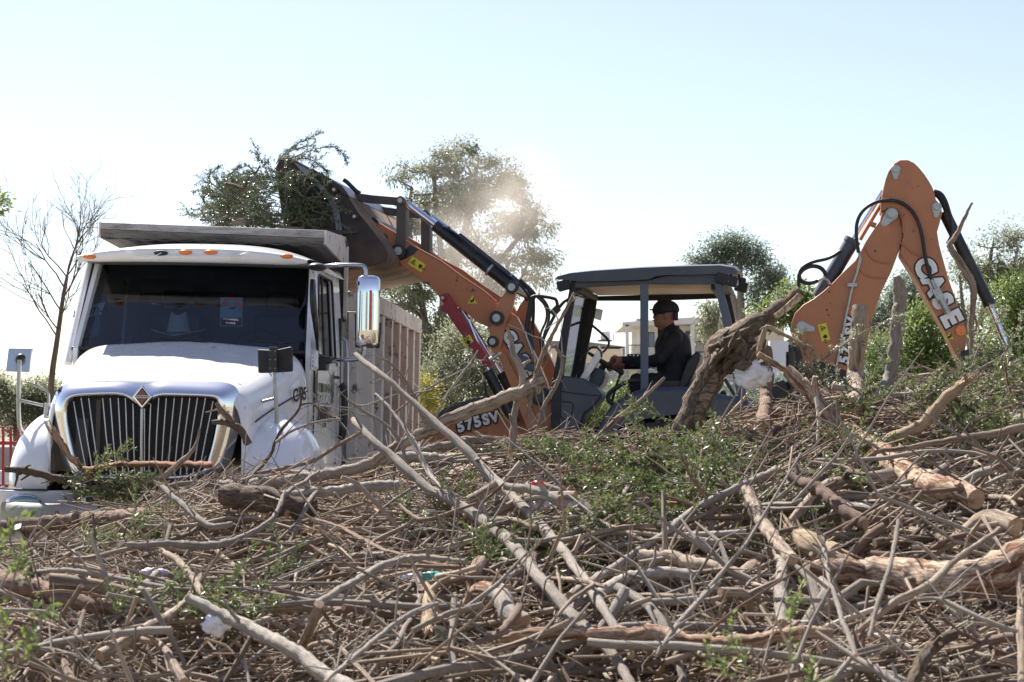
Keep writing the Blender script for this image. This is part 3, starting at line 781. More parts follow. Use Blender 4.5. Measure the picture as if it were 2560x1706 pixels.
# left hood mirror
g = G(); g.prism([T.Y(21, 871, y0), T.Y(79, 872, y0 + .06), T.Y(74, 931, y0 + .035), T.Y(14, 929, y0 - .025)], (0, .05, 0)); hl = g.build('hood_mirror', 'chrome_soft', truck, .006)
g = G(); g.ell(T.Y(52, 897, y0 - .03), (.04, .035, .04)); g.build('mirror_ball', 'black', hl)
g = G(); g.tube(chaikin([T.Y(49, 900, y0 - .06), T.Y(46, 980, y0 - .06), T.Y(47, 1060, y0 - .05), T.Y(54, 1080, y0), T.Y(70, 1104, y0 + .05)], 2), .017, 10); g.build('mirror_post', 'pin', truck)
g = G(); g.tube([T.Y(49, 1001, y0 - .06), T.Y(108, 1014, y0)], .012, 8); g.build('mirror_strut', 'pin', truck)
g = G(); g.ell(T.Y(71, 1108, y0 + .06), (.035, .05, .055)); g.build('mirror_foot', 'matte_black', truck)
g = G(); g.tube(chaikin([T.Y(74, 959, .35), T.Y(112, 973, .35), T.Y(123, 985, .33), T.Y(122, 1012, .33)], 2), .010, 8); g.build('marker_stalk', 'pin', truck)
g = G(); g.cyl(T.Y(120, 1008, .33), T.Y(117, 1046, .33), .027, 16); g.build('hood_latch', 'chrome_soft', truck, .004)

# --- wheels
def wheel(parent, c, r, w, rimmat='bumper', ax=(1, 0, 0)):
    ax = Vector(ax); c = Vector(c)
    e1 = Vector((0, 0, 1)) if abs(ax.z) < .5 else Vector((1, 0, 0)); e2 = ax.cross(e1)
    prof = [(.58, -.5), (.60, -.56), (.80, -.60), (.94, -.56), (1.0, -.42), (1.0, -.15), (.985, 0), (1.0, .15), (1.0, .42), (.94, .56), (.80, .60), (.60, .56), (.58, .5)]
    rows = [[c + ax * (w * q) + (e1 * math.cos(t) + e2 * math.sin(t)) * (r * p) for p, q in prof] for t in np.linspace(0, 2 * math.pi, 40, endpoint=False)]
    g = G(); g.grid(rows, close_u=True)
    for k in range(28):
        t = k / 28 * 2 * math.pi; n_ = e1 * math.cos(t) + e2 * math.sin(t); tt = ax.cross(n_)
        for sd in (-1, 1):
            g.box(c + ax * (w * .28 * sd) + n_ * (r * 1.005), (w * .24, r * .045, r * .03), [ax, (tt * .85 + ax * .4 * sd).normalized(), n_])
    wh = empty('wheel', (0, 0, 0)); wh.parent = parent
    t_ = g.build('tyre', 'rubber', wh); 
    prof = [(.60, -.5), (.56, -.46), (.50, -.30), (.30, -.25), (.12, -.34), (0, -.34)]
    for sd in (-1, 1):
        rows = [[c + ax * (w * q * -sd) + (e1 * math.cos(t) + e2 * math.sin(t)) * (r * p) for p, q in prof] for t in np.linspace(0, 2 * math.pi, 32, endpoint=False)]
        g = G(); g.grid(rows, close_u=True); g.build('rim', rimmat, wh)
    return wh
for a in (-1.0, 1.0): wheel(truck, (a, .80, .52), .52, .26)
for b_ in (7.0, 8.3):
    for a in (-.95, .95): wheel(truck, (a, b_, .52), .52, .50)
g = G()
for a in (-.43, .43): g.bx(a - .05, a + .05, .1, 9.1, .75, 1.0)
g.bx(-.9, .9, .75, .85, .45, .6); g.bx(-.9, .9, 6.95, 7.05, .45, .6); g.bx(-.9, .9, 8.25, 8.35, .45, .6); g.bx(-.4, .4, .3, 1.5, .6, 1.0)
g.build('chassis', 'steel_black', truck)
for s_ in (-1, 1):
    g = G(); g.cyl((s_ * .85, 2.0, .72), (s_ * .85, 3.6, .72), .28, 24); g.build('fuel_tank', 'chrome_soft', truck)
    g = G(); g.bx(s_ * .75, s_ * 1.06, 1.9, 2.9, .95, 1.0); g.build('step', 'chrome_soft', truck, .005)

# --- dump body
bw, bz0, bz1, bf, br = 1.24, 1.05, 2.80, 4.0, 9.0
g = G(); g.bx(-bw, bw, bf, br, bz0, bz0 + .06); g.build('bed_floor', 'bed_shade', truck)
g = G(); g.bx(-bw, bw, bf, bf + .05, bz0 + .06, bz1 - .20); g.build('bed_front', 'bed', truck)
g = G(); g.bx(-bw - .01, bw + .01, bf - .03, bf + .09, bz1 - .19, bz1); g.build('front_rail', 'bed', truck, .008)
for a in (-1.05, 1.08):
    g = G(); g.bx(a - .05, a + .05, bf - .05, bf - .002, bz0, bz1 - .2); g.build('front_stiffener', 'bed', truck, .006)
g = G(); g.bx(-bw, bw, br - .05, br, bz0 + .06, bz1 - .25); g.build('tailgate', 'bed', truck)
for s_ in (-1, 1):
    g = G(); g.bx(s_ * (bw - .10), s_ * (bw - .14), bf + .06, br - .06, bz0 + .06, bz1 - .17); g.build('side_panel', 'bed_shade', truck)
    g = G(); g.bx(s_ * (bw - .15), s_ * (bw + .035), bf + .10, br, bz1 - .18, bz1); g.build('top_rail', 'bed', truck, .01)
    g = G(); g.bx(s_ * (bw - .04), s_ * (bw + .03), bf + .06, br, bz0, bz0 + .16); g.build('bottom_rail', 'bed', truck, .01)
    for b_ in (4.16, 4.95, 5.75, 6.55, 7.35, 8.15, 8.90):
        g = G(); g.bx(s_ * (bw - .095), s_ * (bw + .03), b_ - .08, b_ + .08, bz0 + .165, bz1 - .185); g.build('side_post', 'bed', truck, .008)
# headboard with the canopy over the cab
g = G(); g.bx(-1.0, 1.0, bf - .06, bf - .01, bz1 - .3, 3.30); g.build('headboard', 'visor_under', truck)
for s_ in (-1, 1):
    g = G(); g.prism([(s_ * .985, bf - .12, 2.55), (s_ * .985, bf - .02, 2.5), (s_ * .985, bf - .02, 3.25), (s_ * .985, bf - .12, 3.22)], (s_ * .03, 0, 0)); p_ = g.build('headboard_post', 'bed', truck); clean_normals(p_)
yv = 2.5
TL, TR = T.Y(253, 556, yv), T.Y(810, 576, yv); BL, BR = T.Y(252, 573, yv), T.Y(809, 596, yv)
g = G(); g.prism([TL, TR, BR, BL], (0, .04, 0)); lip = g.build('visor_lip', 'galv', truck, .005)
UL, UR = T.Y(252, 593, yv + .03), T.Y(809, 611, yv + .03)
g = G(); g.add([BL, BR, UR, UL], [[0, 1, 2, 3]], smooth=False)
BKL, BKR = Vector((-1.0, bf - .06, 3.06)), Vector((.97, bf - .06, 3.06))
rows = []
for t in np.linspace(0, 1, 6):
    rows.append([(UL.lerp(BKL, t)).lerp(UR.lerp(BKR, t), s) + Vector((0, 0, -.012 if k % 2 else .0)) for k, s in enumerate(np.linspace(0, 1, 25))])
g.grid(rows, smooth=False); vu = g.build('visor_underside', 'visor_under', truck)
md = vu.modifiers.new('solid', 'SOLIDIFY'); md.thickness = .01
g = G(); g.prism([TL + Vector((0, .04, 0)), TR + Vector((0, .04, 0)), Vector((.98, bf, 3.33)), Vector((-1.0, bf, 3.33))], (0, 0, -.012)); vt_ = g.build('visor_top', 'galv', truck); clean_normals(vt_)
for (tt, uu, bb, ztop, s_) in ((TR, UR, BKR, 3.34, 1), (TL, UL, BKL, 3.34, -1)):
    bk = Vector((bb.x, bf - .02, ztop)); bk2 = Vector((bb.x, bf - .02, 3.05))
    g = G(); g.prism([tt + Vector((s_ * .002, .0, 0)), bk, bk2, uu], (s_ * .018, 0, 0)); p_ = g.build('visor_side_plate', 'bed', truck); clean_normals(p_)

# things in the cab
hp = T.Y(447, 838, 1.92)
hat = empty('straw_hat', T.M @ hp)
tag(hat, 'pale straw cowboy hat lying on the dashboard behind the truck windshield', 'hat')
g = G(); rows = []
for r in np.linspace(.11, .245, 6):
    rows.append([(r * math.cos(t), r * .8 * math.sin(t), .055 * ((r - .11) / .135) ** 2 * abs(math.cos(t)) - .02 * ((r - .11) / .135) * abs(math.sin(t))) for t in np.linspace(0, 2 * math.pi, 32, endpoint=False)])
g.grid(rows, close_v=True); b_ = g.build('brim', 'straw', hat); md = b_.modifiers.new('s', 'SOLIDIFY'); md.thickness = .006
g = G(); rows = []
for k in range(9):
    t = k / 8; r = .108 - .035 * t ** 2 if k < 8 else .0
    z = .19 * min(1, t * 1.15) - (.045 if k == 8 else 0)
    rows.append([(r * math.cos(p) * (1 - .2 * t), r * .8 * math.sin(p), z + (.02 * math.cos(2 * p) * t)) for p in np.linspace(0, 2 * math.pi, 24, endpoint=False)])
g.grid(rows, close_v=True); g.build('crown', 'straw', hat)
g = G(); g.tube([(.108 * math.cos(t), .087 * math.sin(t), .018) for t in np.linspace(0, 2 * math.pi, 24)], .008, 6); g.build('hat_band', 'grey_letter', hat)
# ================================================================== backhoe loader
K = Frame((0.0, 19.2, 0.0), math.radians(9.0))
hoe = empty('backhoe_loader', K.loc, K.rot)
tag(hoe, 'orange backhoe loader with dark canopy cab, front bucket raised over the truck bed', 'backhoe')
YA = -.62                      # near loader arm plane
def KP(pts, y): return [K.Y(u, v, y) for u, v in pts]
def plate(name, pts, y, th, mat, parent=None, bevel=.006):
    g = G(); g.prism(KP(pts, y), (0, th, 0)); o = g.build(name, mat, hoe if parent is None else parent, bevel); clean_normals(o); return o
def boss(u, v, y, r, mat='steel_black', parent=None, name='pivot_boss', th=.05):
    p = K.Y(u, v, y); g = G(); g.cyl(p, p + Vector((0, -th, 0)), r, 20); g.cyl(p + Vector((0, -th, 0)), p + Vector((0, -th - .012, 0)), r * .55, 16, mat=1)
    return g.build(name, [mat, 'pin'], hoe if parent is None else parent, .004)
def twin(objs, dy=1.24):
    for o in objs:
        c = o.copy(); COL.objects.link(c); c.location = Vector(o.location) + Vector((0, dy, 0))
        for ch in o.children:
            d = ch.copy(); COL.objects.link(d); d.parent = c
arm = plate('loader_arm', [(880, 530), (890, 519), (922, 544), (959, 564), (988, 585), (1018, 601), (1047, 625), (1101, 654), (1155, 694), (1208, 729), (1244, 760), (1262, 790), (1258, 820), (1221, 818), (1195, 807), (1168, 785), (1150, 772), (1136, 764), (1104, 753), (1088, 729), (1063, 708), (1026, 681), (988, 646), (962, 625), (932, 601), (897, 579), (884, 556)], YA, .13, 'orange_worn', bevel=.008)
# raised flange along the top edge of the arm
g = G(); g.tube([K.Y(u, v, YA + .065) for u, v in [(925, 545), (988, 584), (1047, 624), (1101, 653), (1155, 693), (1208, 728), (1240, 755)]], .068, 4, squash=.2); fl = g.build('arm_flange', 'orange', arm)
bc = plate('bellcrank', [(1270, 722), (1282, 714), (1289, 722), (1288, 740), (1278, 778), (1262, 815), (1254, 862), (1248, 880), (1234, 884), (1226, 870), (1223, 842), (1227, 812), (1235, 780), (1254, 743)], YA - .09, .07, 'orange')
b1 = boss(1243, 796, YA - .09, .075); b2 = boss(1281, 719, YA - .10, .07); b3 = boss(1233, 855, YA - .09, .06)
tw = plate('loader_tower', [(1262, 778), (1269, 776), (1292, 792), (1306, 820), (1320, 852), (1345, 905), (1368, 960), (1380, 1010), (1385, 1075), (1335, 1075), (1300, 990), (1262, 905), (1247, 868), (1250, 820)], YA, .13, 'orange')
tw2 = plate('tower_leg', [(1246, 890), (1262, 880), (1330, 1020), (1350, 1075), (1318, 1075)], YA - .05, .06, 'orange')
lk = plate('bucket_link', [(991, 500), (995, 493), (1009, 493), (1014, 500), (1014, 590), (1010, 625), (1004, 640), (992, 640), (986, 625), (990, 590)], YA - .05, .05, 'link_steel')
lk2 = plate('bucket_link', [(1011, 506), (1017, 506), (1017, 600), (1011, 600)], YA + .05, .12, 'link_steel')
b4 = boss(1003, 503, YA - .05, .045, 'link_steel'); b5 = boss(998, 629, YA - .05, .075)
gl = plate('guide_link', [(835, 472), (856, 480), (868, 479), (930, 488), (1000, 494), (1003, 514), (930, 508), (862, 500), (832, 488)], YA - .03, .06, 'link_steel')
st = [K.Y(1018, 510, YA + .05), K.Y(1093, 567, YA + .05)]
g = G(); g.cyl(st[0], st[1], .038, 18); r1 = g.build('bucket_cylinder_rod', 'rod', hoe)
g = G(); g.cyl(K.Y(1088, 564, YA + .05), K.Y(1278, 716, YA + .02), .062, 22); r2 = g.build('bucket_cylinder_barrel', 'steel_black', hoe)
g = G(); g.tube(chaikin([K.Y(1105, 568, YA), K.Y(1122, 572, YA), K.Y(1210, 640, YA), K.Y(1285, 700, YA), K.Y(1318, 730, YA), K.Y(1325, 760, YA)], 2), .013, 8)
g.tube([K.Y(1118, 568, YA + .05), K.Y(1122, 582, YA + .05)], .03, 8); r3 = g.build('hydraulic_hose', 'steel_black', hoe)
g = G(); p = K.Y(1225, 675, YA + .03); d = (K.Y(1278, 716, YA) - K.Y(1088, 564, YA)).normalized(); g.cyl(p - d * .012, p + d * .012, .075, 20); r4 = g.build('hose_clamp', 'pin', hoe)
twin([arm, bc, b1, b2, tw, tw2, lk, lk2, b4, gl, r1, r2, r4])
# connecting tubes between the arms
for u, v, r in ((1000, 640, .05), (930, 560, .07), (1243, 796, .06), (1281, 719, .045)):
    g = G(); p = K.Y(u, v, YA); g.cyl(p, p + Vector((0, 1.3, 0)), r, 16); g.build('cross_tube', 'steel_black', hoe)
# grime patch and circle weld on arm front, decals
g = G(); g.prism(KP([(992, 648), (1003, 636), (1025, 612), (1046, 624), (1036, 635), (1012, 648), (1000, 652)], YA - .003), (0, .002, 0)); g.build('grease_patch', 'steel_black', arm)
p = K.Y(957, 596, YA - .004); g = G(); g.cyl(p, p + Vector((0, .006, 0)), .055, 18); g.build('round_plug', 'steel_black', arm)
def decal(parent, uc, vc, wu, hu, ang, y, mat='yellow', kind='box'):
    c = K.Y(uc, vc, y); pm = K.Y(uc + 1, vc, y).x - c.x
    ex = Vector((math.cos(ang), 0, -math.sin(ang))); ez = Vector((math.sin(ang), 0, math.cos(ang)))
    g = G()
    if kind == 'box':
        g.box(c, (wu * pm / 2, .002, hu * pm / 2), [ex, (0, 1, 0), ez])
    else:
        r = wu * pm * .6; g.prism([c + ez * r, c - ez * r * .55 + ex * r * .95, c - ez * r * .55 - ex * r * .95], (0, .004, 0))
    o = g.build('warning_decal', mat, parent)
    g = G()
    if kind == 'box':
        for sx in (-.24, .26):
            q = c + ex * (wu * pm * sx) + Vector((0, -.004, 0)); r = hu * pm * .30
            if sx < 0:
                g.tube([q + ez * r, q - ez * r * .7 + ex * r, q - ez * r * .7 - ex * r, q + ez * r], .0045, 4); g.box(q - ez * r * .2, (.006, .001, r * .35), [ex, (0, 1, 0), ez])
            else:
                g.box(q, (.010, .001, r * .8), [ex, (0, 1, 0), ez]); g.box(q + ez * r * .1, (.020, .001, r * .35), [ex, (0, 1, 0), ez]); g.box(q + ex * .035 - ez * r * .3, (.008, .001, .008)); g.box(q + ex * .06 - ez * r * .3, (.006, .001, .006))
    else:
        g.box(c + Vector((0, -.004, 0)), (.02, .001, .007), [ex, (0, 1, 0), ez]); g.box(c + Vector((.012, -.004, .012)), (.007, .001, .016), [ex, (0, 1, 0), ez]); g.box(c + Vector((-.01, -.004, -.012)), (.006, .001, .014), [ez, (0, 1, 0), ex])
    g.build('decal_symbol', 'letter_black', o)
decal(arm, 1042, 661, 40, 22, math.radians(32), YA - .004)
decal(arm, 1181, 752, 22, 20, 0, YA - .004, kind='tri')
# lift cylinder, red safety strut
ss = plate('safety_strut', [(1101, 747), (1104, 736), (1119, 732), (1138, 764), (1229, 911), (1226, 918), (1213, 918), (1159, 845), (1117, 784), (1102, 776), (1100, 766), (1110, 762)], YA - .16, .09, 'red_strut')
boss(1109, 746, YA - .16, .032, 'red_strut', ss, 'pin')
decal(ss, 1168, 852, 20, 26, math.radians(60), YA - .165)
g = G(); g.cyl(K.Y(1150, 768, YA + .06), K.Y(1256, 938, YA + .06), .026, 16); g.build('lift_rod', 'rod', hoe)
g = G(); g.cyl(K.Y(1172, 800, YA - .14), K.Y(1226, 938, YA - .14), .018, 12); g.build('lift_rod', 'rod', hoe)
g = G(); g.cyl(K.Y(1219, 928, YA - .12), K.Y(1288, 1060, YA - .12), .055, 20); g.tube([K.Y(1205, 958, YA - .15), K.Y(1212, 956, YA - .15), K.Y(1216, 985, YA - .15), K.Y(1235, 1005, YA - .15)], .012, 6); g.build('lift_cylinder_barrel', 'steel_black', hoe)
g = G(); g.cyl(K.Y(1256, 932, YA + .06), K.Y(1300, 1010, YA + .06), .07, 20); g.build('lift_cylinder_barrel', 'rubber', hoe)
g = G(); g.tube([K.Y(1209, 908, YA - .12), K.Y(1225, 900, YA - .12), K.Y(1246, 886, YA - .1)], .025, 6); g.build('rod_clamp', 'pin', hoe)
# tower letters
dn = (K.Y(1308, 905, YA) - K.Y(1275, 845, YA)).normalized()
upv = Vector((-dn.z, 0, dn.x)); upv = -upv if upv.x < 0 else upv
def boldword(word, parent, c0, dirv, up, size, gap, y, out=.014, st=1.0):
    for k, ch in enumerate(word):
        c = c0 + dirv * gap * k
        text(ch, parent, Vector((c.x, y + .002, c.z)), dirv, up, size, 'letter_black', .001, out + .012, stretch=st)
        text(ch, parent, Vector((c.x, y - .003, c.z)), dirv, up, size, 'letter_white', .001, out - .004, stretch=st)
boldword('CASE', tw, K.Y(1274, 843, YA), dn, upv, .17, .135, YA - .006, .014, 1.05)
# hoses beside the tower and the looped guard rail
for k, pts in enumerate([[(1300, 700), (1322, 722), (1330, 745), (1325, 790), (1318, 830)], [(1306, 706), (1330, 725), (1335, 760), (1330, 850), (1335, 875)], [(1340, 740), (1366, 765), (1368, 800), (1352, 830), (1350, 855), (1358, 890)], [(1345, 735), (1372, 765), (1374, 800), (1358, 840), (1357, 870), (1365, 905)]]):
    g = G(); g.tube(chaikin([K.Y(u, v, YA - .02 + .08 * k) for u, v in pts], 2), .013 if k > 1 else .018, 8); g.build('hydraulic_hose', 'black' if k < 2 else 'link_steel', hoe)
g = G(); g.tube(chaikin([K.Y(u, v, -.75) for u, v in [(1313, 830), (1322, 770), (1326, 745), (1340, 739), (1385, 746), (1392, 752), (1394, 768)]], 1), .017, 8)
g.tube(chaikin([K.Y(u, v, -.75) for u, v in [(1355, 880), (1352, 860), (1390, 780), (1410, 753), (1425, 748)]], 2), .017, 8); g.build('guard_rail', 'black', hoe)
g = G(); g.box(K.Y(1388, 778, -.77), (.05, .03, .035), [(.7, 0, .7), (0, 1, 0), (-.7, 0, .7)]); g.build('rail_clamp', 'black', hoe)
g = G(); g.prism(KP([(1312, 822), (1330, 825), (1328, 832), (1338, 870), (1332, 876), (1322, 850)], -.70), (0, .05, 0)); g.build('hose_guard', 'black', hoe)
g = G(); g.prism(KP([(1292, 893), (1300, 886), (1318, 893), (1325, 912), (1318, 925), (1300, 925)], -.80), (0, .08, 0)); g.box(K.Y(1332, 921, -.76), (.05, .04, .03)); g.build('work_lamp', 'navy', hoe, .012)
g = G(); g.tube([K.Y(u, v, -.70) for u, v in [(1315, 840), (1332, 885), (1338, 905)]], .014, 8); g.build('gas_strut', 'pin', hoe)
p = K.Y(1352, 990, YA - .02)
g = G(); g.cyl(p, p + Vector((0, -.06, 0)), .105, 24); g.cyl(p + Vector((0, -.06, 0)), p + Vector((0, -.075, 0)), .065, 24, mat=1); g.build('headlight', ['black', 'link_steel'], hoe, .006)
# engine hood
hp_ = [(1060, 1130), (1070, 1075), (1092, 1046), (1113, 1030), (1178, 1006), (1234, 996), (1300, 985), (1380, 985), (1380, 1140)]
plate('engine_hood', hp_, -.50, 1.0, 'orange', bevel=.02)
plate('hood_top', [(1064, 1092), (1088, 1038), (1113, 1021), (1178, 997), (1234, 986), (1300, 976), (1300, 986), (1234, 997), (1178, 1008), (1113, 1032), (1096, 1046), (1075, 1080)], -.53, 1.06, 'navy', bevel=.008)
a_, b_ = K.Y(1150, 1062, -.5), K.Y(1240, 1036, -.5); dr = (b_ - a_).normalized()
up_ = Vector((-dr.z, 0, dr.x))
boldword('575SV', hoe, K.Y(1152, 1068, -.52), dr, up_, .15, .092, -.522, .012, 1.0)
# bucket
bk = empty('loader_bucket', (0, 0, 0)); bk.parent = hoe
side = [(700, 398), (722, 397), (735, 403), (752, 415), (771, 424), (815, 448), (850, 468), (872, 495), (893, 530), (930, 575), (957, 612), (970, 634), (966, 650), (940, 662), (905, 668), (850, 678), (800, 690), (760, 692), (735, 660), (716, 600), (705, 540), (694, 470), (688, 420)]
YB = -1.12
plate('bucket_side', side, YB, .04, 'bucket', bk, .006); plate('bucket_side', [(u, v) for u, v in side], YB, .04, 'bucket', bk, .006).location = (0, 2.2, 0)
sh = [(700, 398), (722, 397), (735, 403), (771, 424), (815, 448), (850, 468), (872, 495), (893, 530), (930, 575), (957, 612), (970, 634), (966, 650), (940, 662), (905, 668), (850, 678), (800, 690), (760, 692)]
g = G(); A = KP(sh, YB + .02); A2 = [p + Vector((0, 2.2, 0)) for p in A]; g.grid([A, A2]); o = g.build('bucket_shell', 'dusty_bucket', bk); md = o.modifiers.new('s', 'SOLIDIFY'); md.thickness = .03; md.offset = 0
plate('clam_edge', [(732, 404), (771, 425), (780, 443), (806, 464), (834, 497), (847, 525), (853, 560), (856, 600), (842, 600), (838, 561), (829, 522), (815, 492), (790, 465), (765, 440), (750, 425)], YB - .02, .02, 'bucket_edge', bk, .004)
plate('top_lip', [(771, 424), (779, 421), (815, 440), (856, 466), (872, 490), (860, 487), (840, 470), (800, 450)], YB - .03, 2.2, 'steel_black', bk, .004)
for u, v in ((838, 476), (889, 543)):
    boss(u, v, YB - .03, .030, 'bucket', bk, 'bucket_pin')
plate('bucket_bracket', [(815, 448), (868, 479), (880, 520), (905, 545), (905, 580), (880, 590), (850, 560), (840, 500)], YA - .1, .08, 'bucket', bk); plate('bucket_bracket', [(815, 448), (868, 479), (880, 520), (905, 545), (905, 580), (880, 590), (850, 560), (840, 500)], YA - .1, .08, 'bucket', bk).location = (0, 1.3, 0)
g = G(); g.tube([K.Y(u, v, -1.0) for u, v in [(859, 450), (868, 456), (890, 478), (900, 484)]], .022, 8); g.build('bucket_hose', 'steel_black', bk)
g = G(); g.tube([K.Y(u, v, YB - .06) for u, v in [(808, 573), (840, 580), (875, 581), (893, 579)]], .018, 8); g.build('wear_bar', 'link_steel', bk)

# cab
YN, YF = -.80, .80
cabo = empty('cab', (0, 0, 0)); cabo.parent = hoe
def bar(name, pts, y, th, mat, par=None, bevel=.01):
    return plate(name, pts, y, th, mat, cabo if par is None else par, bevel)
bar('front_pillar', [(1428, 700), (1442, 704), (1436, 745), (1418, 850), (1404, 965), (1398, 1080), (1376, 1080), (1380, 960), (1402, 830)], YN, .09, 'matte_black')
bar('middle_pillar', [(1600, 708), (1620, 708), (1620, 985), (1601, 985)], YN, .07, 'navy_pillar')
bar('rear_pillar', [(1784, 705), (1803, 705), (1828, 800), (1850, 910), (1868, 1002), (1846, 1002), (1824, 905), (1806, 800)], YN, .07, 'navy_pillar')
bar('side_rail', [(1424, 702), (1446, 704), (1620, 700), (1668, 688), (1790, 684), (1805, 690), (1803, 712), (1620, 711), (1600, 712), (1436, 720)], YN, .06, 'navy')
def shift(o, dy): o.location = (0, dy, 0)
for nm, pts, y in (('front_pillar', [(1478, 735), (1494, 737), (1486, 790), (1464, 900), (1452, 975), (1436, 975), (1444, 915), (1464, 800)], YF),
                   ('middle_pillar', [(1643, 738), (1658, 738), (1658, 985), (1645, 985)], YF),
                   ('rear_pillar', [(1806, 715), (1820, 715), (1838, 800), (1866, 985), (1850, 985), (1824, 800)], YF),
                   ('side_rail', [(1474, 741), (1620, 737), (1806, 734), (1808, 746), (1700, 750), (1620, 752), (1486, 752)], YF)):
    bar(nm, pts, y, .06, 'matte_black')
# roof: canopy slab, lofted across the width
rp = [(1384, 698), (1390, 690), (1421, 682), (1480, 676), (1605, 668), (1720, 664), (1801, 662), (1838, 668), (1848, 677), (1843, 686), (1801, 684), (1740, 686), (1666, 687), (1640, 690), (1623, 698), (1560, 701), (1446, 704), (1421, 700)]
A = KP(rp, YN - .06)
rows = []
for y, sc, dz in ((0, .985, -.005), (.05, 1, 0), (.35, 1, .035), (.86, 1, .05), (1.37, 1, .035), (1.67, 1, 0), (1.72, .985, -.005)):
    cxm = sum((p.x for p in A)) / len(A); czm = sum((p.z for p in A)) / len(A)
    rows.append([(cxm + (p.x - cxm) * sc, A[0].y + y, czm + (p.z - czm) * sc + dz) for p in A])
g = G(); g.grid(rows, close_v=True); g.add(rows[0], [np.arange(len(A))]); g.add(rows[-1], [np.arange(len(A))[::-1]])
o = g.build('roof', 'navy', cabo, 0); clean_normals(o); o.data.set_sharp_from_angle(angle=math.radians(40))
h0, h1 = K.Y(1438, 712, YN + .08), K.Y(1786, 706, YN + .08)
g = G(); g.prism([h0, h1, h1 + Vector((0, 1.5, -.01)), h0 + Vector((.08, 1.5, -.01))], (0, 0, .03)); o = g.build('headliner', 'beige', cabo); clean_normals(o)
for (u0, u1) in ((1438, 1450),):
    g = G(); a = K.Y(1440, 715, YN + .05); g.bx(a.x, a.x + .06, a.y, a.y + 1.55, a.z - .05, a.z); g.build('front_header', 'matte_black', cabo, .006)
a = K.Y(1790, 712, YN + .05); g = G(); g.bx(a.x - .05, a.x, a.y, a.y + 1.55, a.z - .05, a.z); g.build('rear_header', 'matte_black', cabo, .006)
# front windscreen between the front pillars
q = [K.Y(1441, 712, YN + .09), K.Y(1402, 958, YN + .09), K.Y(1438, 955, YF), K.Y(1479, 742, YF)]
g = G(); g.grid([[q[0].lerp(q[3], i / 4) for i in range(5)], [q[1].lerp(q[2], i / 4) for i in range(5)]]); g.build('windscreen', 'clear_glass', cabo)
# lamps at the roof corners
def lamp(u, v, y, lens_dir, r=.05):
    c = K.Y(u, v, y); g = G(); g.box(c, (.065, .06, .05), [(.95, 0, -.25 * lens_dir), (0, 1, 0), (.25 * lens_dir, 0, .95)]); g.box(c + Vector((.055 * lens_dir, 0, 0)), (.015, .05, .042), mat=1); g.box(c + Vector((0, 0, .055)), (.012, .02, .03))
    g.build('roof_lamp', ['matte_black', 'beige'], cabo, .008)
lamp(1410, 714, YN, -1); lamp(1440, 730, YF + .05, -1); lamp(1828, 704, YN, 1); lamp(1853, 718, YN + .35, 1); lamp(1848, 706, YN + .6, 1); lamp(1806, 697, YN - .01, 1)
g = G(); g.bx(K.Y(1800, 700, YN).x, K.Y(1800, 700, YN).x + .06, YN + .1, YF, K.Y(1800, 712, YN).z, K.Y(1800, 690, YN).z); g.build('rear_lamp_bar', 'matte_black', cabo)
# console, front skirt
con = bar('side_console', [(1378, 945), (1400, 938), (1452, 945), (1480, 960), (1501, 980), (1504, 992), (1482, 1020), (1461, 1035), (1449, 1068), (1444, 1120), (1440, 1200), (1395, 1200), (1386, 1100)], YN + .02, .50, 'navy', bevel=.025)
g = G(); g.tube(chaikin([K.Y(u, v, YN + .012) for u, v in [(1400, 1004), (1430, 1006), (1434, 1015), (1426, 1050), (1402, 1050), (1400, 1004)]], 1), .005, 5); g.build('access_door_gap', 'matte_black', con)
g = G(); g.tube(chaikin([K.Y(u, v, YN + .015) for u, v in [(1385, 975), (1440, 985), (1500, 990)]], 1), .005, 5); g.build('console_seam', 'matte_black', con)
dsh = plate('dash_panel', [(1470, 955), (1482, 918), (1500, 922), (1513, 938), (1506, 960), (1490, 976)], -.25, .5, 'navy', cabo, .02)
plate('instrument_panel', [(1449, 946), (1495, 873), (1506, 880), (1506, 892), (1466, 952)], -.35, .03, 'chrome_soft', cabo, .006)
g = G(); g.tube(chaikin([K.Y(u, v, -.38) for u, v in [(1449, 900), (1478, 868), (1492, 868), (1503, 880), (1504, 893)]], 1), .010, 6); g.build('panel_rim', 'black', cabo)
# steering wheel, column, levers
c = K.Y(1513, 908, -.02); n_ = Vector((-.52, 0, -.85)).normalized(); e1 = Vector((.85, 0, -.52)); e2 = Vector((0, 1, 0))
g = G(); g.tube([c + e1 * .205 * math.cos(t) + e2 * .205 * math.sin(t) for t in np.linspace(0, 2 * math.pi, 33)], .016, 8)
for t in (.5, 2.6, 4.7): g.tube([c + n_ * .03, c + e1 * .2 * math.cos(t) + e2 * .2 * math.sin(t)], .012, 6)
g.tube([c + n_ * .02, c + n_ * .18], .035, 10); g.build('steering_wheel', 'black', cabo)
g = G(); g.ell(K.Y(1553, 931, -.3), (.03, .03, .035)); g.tube([K.Y(1553, 930, -.3), K.Y(1541, 964, -.3), K.Y(1528, 1010, -.3)], .013, 8); g.build('control_lever', 'black', cabo)
g = G(); g.ell(K.Y(1808, 985, .1), (.035, .035, .035)); g.tube([K.Y(1808, 985, .1), K.Y(1814, 1005, .1)], .013, 8); g.build('control_lever', 'black', cabo)
g = G(); g.tube(chaikin([K.Y(u, v, YN + .05) for u, v in [(1602, 953), (1574, 952), (1548, 965), (1522, 982), (1519, 996), (1524, 1006), (1538, 1014)]], 2), .022, 8); g.build('grab_rail', 'black', cabo)
